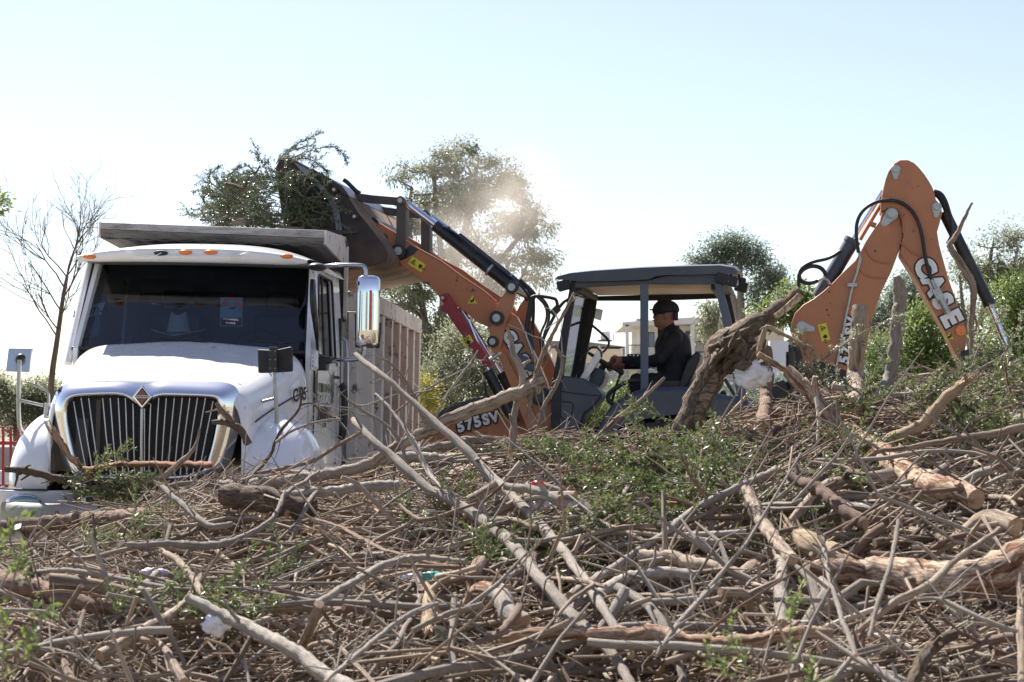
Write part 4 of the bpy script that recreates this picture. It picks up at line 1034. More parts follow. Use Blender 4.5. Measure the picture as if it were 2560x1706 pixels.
g = G(); g.tube(chaikin([K.Y(u, v, YF - .1) for u, v in [(1473, 808), (1500, 830), (1524, 852), (1520, 868), (1500, 888)]], 2), .014, 8); g.build('grab_rail', 'black', cabo)
g = G(); g.tube(chaikin([K.Y(u, v, YF) for u, v in [(1812, 948), (1828, 975), (1842, 998)]], 1), .020, 8); g.build('grab_rail', 'navy', cabo)
g = G(); g.prism(KP([(1490, 771), (1507, 775), (1502, 802), (1486, 797)], YF), (0, .03, 0)); g.tube([K.Y(1490, 776, YF), K.Y(1480, 786, YF), K.Y(1483, 775, YF)], .008, 6, mat=1); g.build('cab_mirror', ['chrome_soft', 'black'], cabo, .004)
# seat
g = G(); bk_ = [(1716, 905), (1728, 890), (1742, 878), (1752, 884), (1750, 900), (1735, 935), (1722, 962), (1706, 975), (1690, 972), (1700, 950)]
g.prism(KP(bk_, -.26), (0, .52, 0)); g.prism(KP([(1622, 958), (1640, 948), (1710, 950), (1716, 975), (1625, 978)], -.25), (0, .50, 0)); o = g.build('operator_seat', 'seat', cabo, .03, seg=3)
# rear fenders, floor
fd = [(1507, 1046), (1520, 1022), (1544, 1000), (1580, 980), (1620, 968), (1706, 966), (1760, 972), (1800, 985), (1868, 1000), (1872, 1020), (1868, 1040), (1800, 1030), (1740, 1024), (1690, 1024), (1640, 1030), (1590, 1040), (1548, 1056), (1500, 1085), (1488, 1082)]
A = KP(fd, YN - .25)
rows = [[(p.x, p.y + y, p.z - dz) for p in A] for y, dz in ((0, .05), (.03, .012), (.08, 0), (.55, 0))]
g = G(); g.grid(rows, close_v=True); g.add(rows[0], [np.arange(len(A))]); o = g.build('rear_fender', 'navy', hoe); clean_normals(o); o.data.set_sharp_from_angle(angle=math.radians(45))
c2 = o.copy(); COL.objects.link(c2); c2.location = (0, 1.55, 0)
plate('cab_floor', [(1440, 1085), (1520, 1060), (1620, 985), (1700, 975), (1868, 1004), (1868, 1060), (1620, 1120), (1440, 1140)], -.5, 1.0, 'matte_black')
plate('rear_frame', [(1380, 1140), (1900, 1060), (1930, 960), (1960, 950), (1985, 1000), (1985, 1200), (1380, 1240)], -.35, .7, 'steel_black')
# wheels
wr = K.Y(1650, 1232, -.82); wheel(hoe, (wr.x, -.86, .74), .74, .42, 'orange', (0, 1, 0)); wheel(hoe, (wr.x, .86, .74), .74, .42, 'orange', (0, 1, 0))
wf = K.Y(1185, 1290, -.82); wheel(hoe, (wf.x, -.84, .46), .46, .30, 'orange', (0, 1, 0)); wheel(hoe, (wf.x, .84, .46), .46, .30, 'orange', (0, 1, 0))
# stabiliser and swing frame
plate('stabiliser', [(1972, 872), (1992, 862), (2000, 870), (2016, 930), (2010, 1100), (1985, 1180), (1970, 1180), (1976, 1000)], -.45, .12, 'steel_black')
g = G(); g.cyl(K.Y(1978, 940, -.5), K.Y(1978, 880, -.5), .055, 16); g.cyl(K.Y(1978, 880, -.5), K.Y(1978, 862, -.5), .03, 12); g.build('stabiliser_cylinder', 'steel_black', hoe)
g = G(); g.cyl(K.Y(1935, 988, -.2), K.Y(1965, 990, -.2), .05, 16); g.build('swing_pin', 'pin', hoe)
plate('swing_post', [(1960, 960), (2040, 900), (2150, 940), (2160, 1060), (2040, 1160), (1960, 1120)], -.18, .36, 'steel_black')

# boom, dipper
YO = -.17
boom = plate('boom', [(2201, 552), (2205, 531), (2213, 521), (2226, 518), (2240, 526), (2250, 545), (2258, 576), (2256, 600), (2246, 632), (2229, 678), (2205, 727), (2192, 765), (2180, 801), (2170, 850), (2160, 900), (2152, 972), (2080, 960), (2016, 935), (1997, 874), (1978, 833), (1979, 806), (1987, 784), (2008, 762), (2033, 748), (2060, 727), (2082, 707), (2112, 676), (2140, 650), (2164, 605), (2184, 575)], YO, .34, 'orange', bevel=.012)
dip = plate('dipper', [(2221, 429), (2235, 408), (2250, 400), (2270, 400), (2286, 408), (2299, 421), (2312, 437), (2323, 454), (2331, 468), (2336, 482), (2340, 500), (2354, 514), (2355, 535), (2349, 560), (2343, 580), (2348, 612), (2372, 699), (2392, 755), (2410, 813), (2418, 850), (2405, 910), (2389, 887), (2360, 825), (2319, 752), (2285, 690), (2270, 666), (2250, 634), (2258, 585), (2253, 550), (2242, 527), (2226, 519), (2203, 530), (2201, 515), (2205, 491), (2209, 470), (2214, 448)], YO - .04, .42, 'orange', bevel=.012)
# dipper lap over the boom joint and weld lines
for par, pts in ((boom, [(2164, 618), (2172, 640), (2190, 655), (2225, 660)]), (boom, [(2148, 672), (2160, 688), (2185, 696), (2215, 695)]), (dip, [(2250, 606), (2278, 630), (2298, 642), (2315, 642)]), (dip, [(2220, 520), (2246, 522), (2258, 545), (2258, 582)])):
    g = G(); g.tube(chaikin([K.Y(u, v, YO - (.045 if par is dip else .003)) for u, v in pts], 2), .010, 6); g.build('weld_bead', 'orange', par)
def pin(par, u, v, r, du, dv, y):
    c = K.Y(u, v, y); t = K.Y(u + du, v + dv, y); r2 = r * .5
    d = (t - c); L_ = d.length; d.normalize(); n = Vector((-d.z, 0, d.x))
    pts = [c + (n * math.cos(a) - d * math.sin(a)) * r for a in np.linspace(0, math.pi, 12)] + [t + (-n * math.cos(a) + d * math.sin(a)) * r2 for a in np.linspace(0, math.pi, 8)]
    g = G(); g.prism(pts, (0, -.015, 0)); g.cyl(c + Vector((0, -.015, 0)), c + Vector((0, -.05, 0)), r * .62, 16); g.cyl(t + Vector((0, -.015, 0)), t + Vector((0, -.03, 0)), r2 * .5, 8)
    o = g.build('pin_plate', 'pin', par, .003); clean_normals(o)
pin(dip, 2240, 425, .048, -1, 20, YO - .041); pin(boom, 2229, 537, .066, -18, 22, YO - .05); pin(dip, 2342, 519, .05, -2, 20, YO - .041); pin(boom, 2004, 817, .056, 27, 6, YO - .001)
for u, v in ((2073, 730), (2067, 775), (2188, 628)):
    g = G(); g.ell(K.Y(u, v, YO - .002), (.01, .006, .01), nu=8, nv=6); g.build('bolt', 'black', boom)
decal(boom, 2060, 831, 44, 22, math.radians(76), YO - .004)
decal(dip, 2374, 842, 19, 18, 0, YO - .046, kind='tri')
c = K.Y(2402, 827, YO - .042); g = G(); g.cyl(c, c + Vector((0, -.02, 0)), .052, 24); g.build('reflector', 'amber', dip, .004)
dn = (K.Y(2376, 795, YO) - K.Y(2312, 672, YO)).normalized(); upv = Vector((-dn.z, 0, dn.x)); upv = -upv if upv.x < 0 else upv
boldword('CASE', dip, K.Y(2311, 670, YO - .04), dn, upv, .26, .193, YO - .045, .020, 1.0)
dn = (K.Y(2128, 790, YO) - K.Y(2105, 905, YO)).normalized(); upv = Vector((-dn.z, 0, dn.x)); upv = -upv if upv.x > 0 else upv
boldword('575SV', boom, K.Y(2112, 900, YO), dn, upv, .15, .098, YO - .006, .012, 1.0)
# boom cylinder
g = G(); g.cyl(K.Y(2046, 745, .02), K.Y(2130, 604, .02), .078, 22); g.cyl(K.Y(2127, 609, .02), K.Y(2133, 599, .02), .088, 22); g.build('boom_cylinder_barrel', 'navy', hoe, .004)
g = G(); g.cyl(K.Y(2130, 604, .02), K.Y(2208, 478, .02), .024, 16); g.build('boom_cylinder_rod', 'rod', hoe)
g = G(); g.tube([K.Y(2150, 600, -.10), K.Y(2206, 505, -.10)], .02, 4); g.tube([K.Y(2172, 558, -.15), K.Y(2190, 565, -.15)], .03, 6); g.build('boom_link', 'orange', hoe)
g = G(); g.cyl(K.Y(2360, 530, .0), K.Y(2474, 762, .0), .060, 22); g.cyl(K.Y(2470, 752, 0), K.Y(2475, 764, 0), .068, 22); g.build('dipper_cylinder_barrel', 'steel_black', hoe)
g = G(); g.cyl(K.Y(2474, 762, 0), K.Y(2524, 880, 0), .032, 16); g.build('dipper_cylinder_rod', 'rod', hoe)
# hoses
def hose(pts, y, r, mat='black', par=None):
    g = G(); g.tube(chaikin([K.Y(u, v, y) for u, v in pts], 3), r, 10); g.build('hydraulic_hose', mat, hoe if par is None else par)
hose([(2146, 632), (2140, 590), (2142, 550), (2164, 517), (2205, 500), (2250, 503), (2285, 530), (2305, 580), (2312, 640), (2322, 680), (2330, 702)], YO - .09, .019)
hose([(1997, 720), (1996, 690), (2005, 668), (2030, 655), (2074, 647), (2102, 628)], -.15, .018)
hose([(2066, 690), (2055, 670), (2030, 664), (2006, 674), (1995, 692), (2005, 706), (2025, 710), (2045, 702)], -.15, .022)
hose([(2045, 702), (2056, 696), (2068, 698), (2075, 712)], -.15, .016, 'pin')
hose([(2335, 478), (2352, 482), (2364, 500), (2372, 525), (2382, 560), (2380, 590), (2368, 610)], YO, .018)
hose([(2332, 482), (2348, 492), (2358, 510), (2366, 530)], YO + .1, .024)
hose([(2146, 620), (2149, 640), (2152, 650), (2140, 690), (2131, 715), (2111, 809), (2098, 880), (2088, 930)], YO - .03, .014, 'pin', boom)
hose([(2328, 700), (2336, 715), (2342, 730)], YO - .09, .022, 'pin')
c = K.Y(2345, 735, YO - .09); g = G(); g.box(c, (.04, .03, .06), [(.9, 0, .44), (0, 1, 0), (-.44, 0, .9)]); g.cyl(c + Vector((.02, 0, -.04)), c + Vector((.10, .0, -.20)), .035, 14); g.build('hose_valve', 'pin', dip, .004)
g = G(); g.box(K.Y(2130, 713, YO - .03), (.05, .02, .02)); g.build('pipe_clamp', 'pin', boom, .003)
# rear bucket beyond the pile
plate('hoe_bucket', [(2400, 880), (2440, 868), (2500, 870), (2530, 890), (2560, 930), (2570, 1010), (2540, 1090), (2470, 1100), (2440, 1000), (2410, 930)], -.35, .7, 'steel_black', bevel=.02)

# ================================================================== driver
def P_(u, v, y): return K.Y(u, v, y)
person = empty('person', K.M @ Vector((P_(1690, 965, 0).x, 0, P_(1690, 965, 0).z)))
person.rotation_euler = K.rot
OFF = Vector((P_(1690, 965, 0).x, 0, P_(1690, 965, 0).z))
tag(person, 'driver seated at the steering wheel in black jacket, black cap and sunglasses', 'person')
nd, ed = [], []
def N_(u, v, y, r, parent_i=None):
    nd.append((P_(u, v, y) - OFF, r)); i = len(nd) - 1
    if parent_i is not None: ed.append((parent_i, i))
    return i
pel = N_(1696, 945, 0, (.16, .19)); wa = N_(1686, 912, 0, (.195, .19), pel); ch_ = N_(1682, 868, 0, (.195, .20), wa); uc_ = N_(1683, 846, 0, (.125, .19), ch_); nk = N_(1674, 822, 0, .066, uc_); nk2 = N_(1668, 806, 0, .062, nk)
for s in (-1, 1):
    sh_ = N_(1685, 845, .19 * s, .082, uc_)
    if s < 0:
        el = N_(1650, 898, .26 * s, .062, sh_); m_ = N_(1615, 904, .22 * s, .054, el); wr_ = N_(1558, 900, .13 * s, .040, m_); hb = N_(1546, 899, .12 * s, (.026, .040), wr_)
        hy = -.12
    else:
        el = N_(1640, 905, .24 * s, .062, sh_); m_ = N_(1600, 912, .2 * s, .052, el); wr_ = N_(1545, 916, .14 * s, .036, m_); hb = N_(1535, 914, .13 * s, (.026, .038), wr_)
        hy = .13
    du = 0 if s < 0 else -10; dv = 0 if s < 0 else 14
    for k, (fu, fv, tu, tv, yy) in enumerate([(1537, 890, 1526, 900, -.03), (1534, 894, 1524, 906, -.01), (1535, 899, 1527, 911, .012), (1538, 904, 1531, 913, .032)]):
        a = N_(fu + du, fv + dv, hy + yy, .0125, hb); b = N_((fu + tu) / 2 - 3 + du, (fv + tv) / 2 + dv, hy + yy, .0115, a); N_(tu + 2 + du, tv + dv, hy + yy * .9, .0095, b)
    a = N_(1542 + du, 908 + dv, hy - .035, .014, hb); N_(1534 + du, 914 + dv, hy - .03, .011, a)
    hp2 = N_(1686, 955, .10 * s, .105, pel); kn = N_(1592, 952, .16 * s, .080, hp2); sn = N_(1575, 1000, .15 * s, .062, kn); an = N_(1562, 1052, .14 * s, .045, sn); N_(1538, 1060, .14 * s, (.03, .045), an)
gb = G()
def rxy(r): return (r, r) if np.isscalar(r) else r
for (p, r) in nd:
    rx, ry = rxy(r); gb.ell(p, (rx, ry, (rx + ry) / 2 if ry < .1 else rx), nu=16, nv=10)
for i, j in ed:
    (p, r), (q, r2) = nd[i], nd[j]; ra, rb = rxy(r), rxy(r2)
    if ra[1] > .1 or rb[1] > .1:                                # torso: overlapping ellipsoids along the spine
        for t in (.2, .4, .6, .8):
            x_, y_ = ra[0] * (1 - t) + rb[0] * t, ra[1] * (1 - t) + rb[1] * t; gb.ell(p.lerp(q, t), (x_, y_, max(x_, .06)), nu=16, nv=10)
    else:
        gb.tube([p.lerp(q, t) for t in (0, .25, .5, .75, 1)], [(ra[0] + ra[1]) / 2 * (1 - t) + (rb[0] + rb[1]) / 2 * t for t in (0, .25, .5, .75, 1)], 14)
tb = gb.build('tmp_body', 'skin'); clean_normals(tb); me1 = tb.data; bpy.data.objects.remove(tb)
# head with a face profile
pm = P_(1661, 790, 0).x - P_(1660, 790, 0).x
prof = [(753, 1648, 1672, .30), (757, 1640, 1684, .62), (764, 1636, 1691, .80), (772, 1634.5, 1693, .86), (779, 1634.5, 1693.5, .9), (783, 1635.5, 1693, .92), (786, 1636, 1692, .9), (790, 1633, 1690, .88), (794, 1630.5, 1688, .86), (796, 1631.5, 1687.5, .84), (798, 1635, 1687, .82), (801, 1634, 1686, .80), (804, 1633.5, 1686, .78), (806, 1635, 1686, .76), (808, 1634, 1686, .72), (811, 1636, 1686, .66), (815, 1635.5, 1686, .60), (818, 1638, 1686, .5), (821, 1645, 1686, .42), (826, 1652, 1688, .40)]
rows = []
for v, uf, ub, wd in prof:
    f_, b_ = P_(uf, v, 0) - OFF, P_(ub, v, 0) - OFF
    row = []
    for ph in np.linspace(0, 2 * math.pi, 28, endpoint=False):
        c_, s_ = math.cos(ph), math.sin(ph)
        x = (f_.x + b_.x) / 2 + (b_.x - f_.x) / 2 * c_
        y = .082 * wd * s_ * (1 if c_ > -.55 else max(.25, 1 - (abs(c_) - .55) * 1.3) if 786 <= v <= 799 else 1)
        row.append((x, y, f_.z))
    rows.append(row)
g = G(); g.grid(rows, close_v=True); g.add(rows[0], [np.arange(28)]); g.add(rows[-1], [np.arange(28)])
for s in (-1, 1):
    e_ = P_(1665, 792, 0) - OFF; g.ell(e_ + Vector((0, s * .078, 0)), (.018, .010, .030), nu=12, nv=8)
hd = g.build('tmp_head', 'skin'); clean_normals(hd)
bm = bmesh.new(); bm.from_mesh(me1); bm.from_mesh(hd.data); mm = bpy.data.meshes.new('person_body'); bm.to_mesh(mm); bm.free(); bpy.data.objects.remove(hd)
ob = bpy.data.objects.new('tmp', mm); COL.objects.link(ob)
rm = ob.modifiers.new('r', 'REMESH'); rm.mode = 'VOXEL'; rm.voxel_size = .009
sm_ = ob.modifiers.new('s', 'SMOOTH'); sm_.iterations = 2; sm_.factor = .4
dg = bpy.context.evaluated_depsgraph_get(); dg.update(); mb = bpy.data.meshes.new_from_object(ob.evaluated_get(dg)); bpy.data.objects.remove(ob)
bm = bmesh.new(); bm.from_mesh(mb); seen, isl = set(), []
for v0 in bm.verts:
    if v0 in seen: continue
    st_, grp = [v0], []; seen.add(v0)
    while st_:
        q_ = st_.pop(); grp.append(q_)
        for e_ in q_.link_edges:
            w_ = e_.other_vert(q_)
            if w_ not in seen: seen.add(w_); st_.append(w_)
    isl.append(grp)
isl.sort(key=len); print('person islands', [len(i) for i in isl])
for grp in isl[:-1]: bmesh.ops.delete(bm, geom=grp, context='VERTS')
bm.to_mesh(mb); bm.free()
body = bpy.data.objects.new('body', mb); COL.objects.link(body); body.parent = person
mb.materials.clear(); mb.materials.append(M['cloth']); mb.materials.append(M['skin'])
nz_, hx_ = (P_(1645, 832, 0) - OFF), (P_(1559, 900, 0) - OFF)
for p in mb.polygons:
    c = p.center; p.use_smooth = True
    p.material_index = 1 if (c.z > nz_.z + .62 * (c.x - nz_.x)) and c.x > hx_.x and c.z > nz_.z - .03 or (c.x < hx_.x and c.z > (P_(1560, 930, 0) - OFF).z) else 0
# cap, glasses, hair, collar
def PO(u, v, y=0): return P_(u, v, y) - OFF
rows = []
for v, uf, ub, wd in [(783, 1637, 1695, .95), (778, 1633.5, 1696, 1.0), (771, 1634, 1695, 1.0), (764, 1637, 1692, .96), (758, 1643, 1685, .8), (754, 1650, 1676, .5), (753, 1659, 1667, .15)]:
    f_, b_ = PO(uf, v), PO(ub, v - (0 if v < 780 else 2)); row = []
    for ph in np.linspace(0, 2 * math.pi, 28, endpoint=False):
        row.append(((f_.x + b_.x) / 2 + (b_.x - f_.x) / 2 * math.cos(ph), .090 * wd * math.sin(ph), f_.z + (.012 * math.cos(ph) if v > 775 else 0)))
    rows.append(row)
g = G(); g.grid(rows, close_v=True); g.add(rows[-1], [np.arange(28)])
rows = [[PO(1640 + 2 * abs(s), 779 - 1.5) + Vector((.02 * abs(s) ** 2, s * .075, 0)) if t == 0 else (PO(1640, 778).lerp(PO(1623.5, 775.5), t)) + Vector((.045 * abs(s) ** 2.2 * 1, s * .075 * (1 - .1 * t), -.008 * s * s)) for s in np.linspace(-1, 1, 11)] for t in np.linspace(0, 1, 5)]
g.grid(rows); o = g.build('cap', 'hair', person); clean_normals(o); md = o.modifiers.new('s', 'SOLIDIFY'); md.thickness = .012; md.offset = 1
g = G()
for s in (-1, 1):
    g.ell(PO(1636.5, 788) + Vector((0, s * .034, 0)), (.010, .030, .022), nu=14, nv=8)
    g.tube([PO(1638, 785) + Vector((0, s * .062, 0)), PO(1650, 785) + Vector((0, s * .078, 0)), PO(1664, 787) + Vector((0, s * .082, 0))], .004, 6, mat=1)
g.build('sunglasses', ['matte_black', 'matte_black'], person)
g = G()
rows = [[PO(1690, v) + Vector((-.02 * math.cos(ph) * 0 + .012 - .05 * (1 - math.cos(ph)), .075 * math.sin(ph), 0)) for ph in np.linspace(-1.3, 1.3, 9)] for v in (780, 788, 796, 801)]
g.grid(rows); o = g.build('hair', 'hair', person); md = o.modifiers.new('s', 'SOLIDIFY'); md.thickness = .012
g = G(); g.tube([PO(1678, 822) + Vector((.070 * math.cos(t), .085 * math.sin(t), .015 * math.cos(t))) for t in np.linspace(0, 2 * math.pi, 20)], .018, 8); g.build('collar', 'cloth', person)
g = G(); g.ell(PO(1633, 802), (.012, .026, .006), nu=10, nv=6); g.build('moustache', 'hair', person)
# jacket folds at the sleeve
g = G()
for k, (u, v) in enumerate([(1572, 899), (1580, 901), (1589, 901), (1597, 903)]):
    c = PO(u, v, -.16 - .02 * k / 3); r = .044 + .003 * k
    g.tube([c + Vector((.008 * math.sin(3 * t + k), r * math.cos(t), r * math.sin(t))) for t in np.linspace(0, 2 * math.pi, 16)], .012, 6)
g.build('sleeve_folds', 'cloth', person)
g = G(); g.tube([PO(1622, 917, -.17), PO(1634, 921, -.17), PO(1641, 925, -.16)], .008, 6); g.build('belt_buckle', 'pin', person)
# ================================================================== background buildings, walls, fence
def wb(u0, v0, u1, v1, D, depth, g=None, mat=0, zmin=None):
    a, b = W(u0, v0, D), W(u1, v1, D)
    g = g or G(); g.bx(a.x, b.x, D, D + depth, (b.z if zmin is None else zmin), a.z, mat); return g
def bld(name, label, cat='house'):
    e = empty(name, (0, 0, 0)); tag(e, label, cat); return e
H1 = bld('white_house', 'two storey white house with balcony columns seen through the canopy cab')
D = 120
wb(1600, 815, 1960, 1000, D + 2, 9, zmin=-.5).build('wall', 'stucco_white', H1)
wb(1566, 897, 1740, 1000, D, 2, zmin=-.5).build('lower_wall', 'stucco_cream', H1)
g = G(); a, b, c = W(1556, 806, D), W(1728, 794, D), W(1850, 802, D)
g.prism([a, b, c, c - Vector((0, 0, .30)), b - Vector((0, 0, .42)), a - Vector((0, 0, .28))], (0, 9, 0)); o = g.build('roof', 'stucco_white', H1); clean_normals(o)
wb(1592, 797, 1606, 806, D + 3, 2).build('roof_vent', 'roof_grey', H1)
wb(1757, 786, 1960, 860, D + 1, 8).build('upper_wall', 'stucco_cream', H1)
for u0, u1, zb_ in ((1564, 1572, None), (1727, 1737, None), (1580, 1592, None)):
    g = wb(u0, 812, u1, 1000, D if u0 != 1580 else D + 1.5, .4, zmin=-.5); g.build('column', 'stucco_white', H1)
for (u0, v0, u1, v1) in ((1619, 831, 1636, 868), (1714, 828, 1727, 868), (1655, 832, 1690, 866)):
    f = wb(u0, v0, u1, v1, D + 1.93, .06).build('window', 'iron', H1)
    wb(u0 + 3, v0 + 2, u1 - 1, v1, D + 1.88, .04).build('pane', 'window', f)
for (u0, u1, v0, v1) in ((1572, 1600, 862, 888), (1738, 1766, 853, 882)):
    g = wb(u0, v0, u1, v0 + 2, D, .1)
    for k in range(9):
        u = u0 + (u1 - u0) * k / 8; wb(u - .5, v0, u + .5, v1, D, .06, g)
    wb(u0, v1 - 3, u1, v1, D, .3, g); g.build('balcony_railing', 'iron', H1)
H2 = bld('cream_house', 'low cream house with white water tank on its flat grey roof')
D = 130
wb(1380, 868, 1566, 1000, D, 8, zmin=-.5).build('wall', 'stucco_cream', H2)
g = G(); g.prism([W(1375, 852, D), W(1470, 855, D), W(1572, 868, D), W(1572, 873, D), W(1375, 871, D)], (0, 8, 0)); o = g.build('roof', 'roof_grey', H2); clean_normals(o)
c = W(1513, 846, D + 1); g = G(); g.cyl(c - Vector((0, 0, .1)), c + Vector((0, 0, .48)), .36, 20); g.cyl(c + Vector((0, 0, .48)), c + Vector((0, 0, .62)), .36, 20, r2=.14); g.build('water_tank', 'tank', H2)
wb(1496, 850, 1530, 853, D + .4, 1).build('tank_stand', 'iron', H2)
g = G(); g.tube([W(1533, 853, D), W(1533, 836, D)], .03, 5); g.build('antenna', 'iron', H2)
for (u0, v0, u1, v1) in ((1496, 864, 1503, 873), (1551, 871, 1563, 890), (1405, 880, 1416, 896)):
    f = wb(u0, v0, u1, v1, D - .04, .06).build('window', 'stucco_white', H2); wb(u0 + (u1 - u0) * .55, v0 + 1, u1 - 1, v1 - 1, D - .07, .04).build('pane', 'window', f)
RW = bld('block_wall', 'grey concrete block wall with a cream gate below the cream house', 'wall')
D = 75
g = G()
rows_ = 10
wb(1380, 908, 1920, 1050, D, .4, zmin=-.1).build('wall', 'block', RW)
for k in range(9):
    v = 912 + k * 12
    g = wb(1380, v, 1920, v + 1, D - .015, .02); g.build('block_course', 'stucco_white', RW)
wb(1572, 926, 1592, 952, D - .05, .06).build('gate', 'door_wood', RW); wb(1500, 920, 1520, 948, D - .05, .06).build('pier', 'stucco_cream', RW)
wb(1484, 955, 1925, 962, D - 3, .6).build('coping', 'stucco_white', RW)
H3 = bld('tiled_house', 'house with brown tiled roof behind the pale blue wall near the boom')
D = 85
wb(2130, 832, 2270, 1000, D, 8, zmin=-.1).build('wall', 'stucco_cream', H3)
g = G(); g.prism([W(2120, 806, D - .5), W(2200, 808, D - .5), W(2275, 824, D - .5), W(2275, 832, D - .5), W(2120, 828, D - .5)], (0, 9, 0)); o = g.build('roof', 'roof_tile', H3); clean_normals(o)
f = wb(2176, 832, 2190, 840, D - .05, .06).build('window', 'stucco_white', H3); wb(2178, 834, 2188, 840, D - .08, .04).build('pane', 'window', f)
BW = wb(1925, 852, 2300, 1100, 60, .4, zmin=-.1).build('boundary_wall', 'wall_blue'); tag(BW, 'pale bluish white wall behind the boom and the two upright posts', 'wall')
H4 = bld('far_shed', 'pale distant building half hidden behind the leafy tree')
wb(1225, 862, 1350, 1000, 95, 6, zmin=-.1).build('wall', 'stucco_white', H4); wb(1160, 968, 1240, 974, 90, .5).build('roof', 'roof_tile', H4); wb(1252, 885, 1266, 900, 94.95, .06).build('window', 'window', H4)
LW = wb(-400, 1118, 140, 1270, 30, .3, zmin=0).build('low_wall', 'block'); tag(LW, 'low grey block wall behind the red railing beside the truck', 'wall')
LW2 = wb(-400, 1178, 140, 1300, 26, .3, zmin=0).build('white_wall', 'wall_blue'); tag(LW2, 'low white wall in front of the grey one beside the truck', 'wall')
RF = empty('railing_fence', W(20, 1400, 22)); tag(RF, 'red painted iron railing standing behind the truck bumper', 'fence')
base = W(20, 1400, 22)
for u in (-90, -70, -50, -31, -12, 8, 27, 46, 65):
    a = W(u, 1066, 22) - base; g = G(); g.box((a.x, 0, (a.z - (0 - base.z)) / 2 - base.z), (.015, .015, (a.z + base.z) / 2)); g.build('bar', 'red_iron', RF, .004)
for v in (1108, 1215):
    a = W(-110, v, 22) - base; b = W(80, v, 22) - base; g = G(); g.box(((a.x + b.x) / 2, 0.002, a.z), ((b.x - a.x) / 2, .018, .022)); g.build('rail', 'red_iron', RF, .003)

# ================================================================== trees
def unit(v): return v / (np.linalg.norm(v, axis=-1, keepdims=True) + 1e-9)
def rdir(n): return unit(RNG.normal(size=(n, 3)))
def limb(g, a, b, r0, r1, sag=.12, n=7, sides=6):
    a, b = np.array(list(a)), np.array(list(b)); L = np.linalg.norm(b - a)
    t = np.linspace(0, 1, n)[:, None]
    P = a + (b - a) * t + RNG.normal(size=3) * L * sag * np.sin(t * math.pi) + RNG.normal(size=(n, 3)) * L * .018
    g.tube(P, np.linspace(r0, r1, n), sides, tint=RNG.random(), caps=False); return P
def tree(name, label, cat, D, lobes, trunks, nclump, nleaf, leaf, mat, clump=.45, base_v=1180, group=None, tr=.12, hang=.0, depth=.8, twigs=3):
    """lobes: crown ellipsoids (u, v, ru, rv) in photo pixels at distance D; trunks: list of polylines"""
    e = empty(name, W(trunks[0][0][0] if trunks else lobes[0][0], H0 + CZ * F / D, D)); tag(e, label, cat, group)
    o_ = e.location; px = D / F
    g = G(); ends = []
    for tp in trunks:
        P = [W(u, v, D + RNG.normal() * .3 * depth) - o_ for u, v in tp]
        P = chaikin(P, 2); n = len(P); g.tube(P, np.linspace(tr, tr * .35, n) * (1 if tp is trunks[0] else .75), 9, tint=RNG.random(), rough=.04)
        ends += [P[int(n * f)] for f in (.45, .6, .75, .88)] + [P[-1]]
    ends = np.array([list(p) for p in ends])
    wts = np.array([l[2] * l[3] for l in lobes], float); wts /= wts.sum()
    cl = []
    for k in range(nclump):
        l = lobes[RNG.choice(len(lobes), p=wts)]
        d = rdir(1)[0] * RNG.random() ** .38
        c = W(l[0], l[1], D); q = np.array([c.x + d[0] * l[2] * px, D + d[1] * max(l[2], l[3]) * px * depth, c.z + d[2] * l[3] * px]) - np.array(list(o_))
        cl.append(q)
    cl = np.array(cl)
    LC, LD, LT = [], [], []
    for q in cl:
        # nearest limb point below the clump
        dd = np.linalg.norm(ends - q, axis=1) + np.maximum(0, ends[:, 2] - q[2]) * 2
        a = ends[np.argmin(dd)]
        if np.linalg.norm(a - q) > .25:
            P = limb(g, a, q, tr * .22, tr * .05, n=6, sides=5)
            if RNG.random() < .25: ends = np.vstack([ends, P[-2:-1]])
        n = int(nleaf * (.5 + RNG.random()))
        cr = clump * (.6 + .8 * RNG.random())
        pts = RNG.normal(size=(n, 3)) * cr * .42 * np.array([1, 1, .75])
        sub = rdir(5) * cr * .55
        pts += sub[RNG.integers(0, 5, n)]
        for _ in range(twigs):
            e2 = q + rdir(1)[0] * cr * .8; g.tube([q, (q + e2) / 2 + RNG.normal(size=3) * .03, e2], [tr * .05, tr * .035, tr * .02], 3, caps=False, tint=RNG.random())
        LC.append(q + pts); dn = unit(pts * .6 + RNG.normal(size=(n, 3)) * .25 * cr + np.array([.12, 0, -hang]) * cr); LD.append(dn)
        LT.append(np.clip(RNG.random() * .45 + RNG.random(n) * .55, 0, 1))
    if len(g.V): g.build('trunk', 'tree_bark', e)
    LC, LD, LT = np.vstack(LC), np.vstack(LD), np.concatenate(LT)
    g = G(); g.leaves(LC, LD, rdir(len(LC)), leaf * (.6 + .8 * RNG.random(len(LC))), .38, tint=LT)
    c = g.build('crown', mat, e); c['kind'] = 'stuff'
    return e

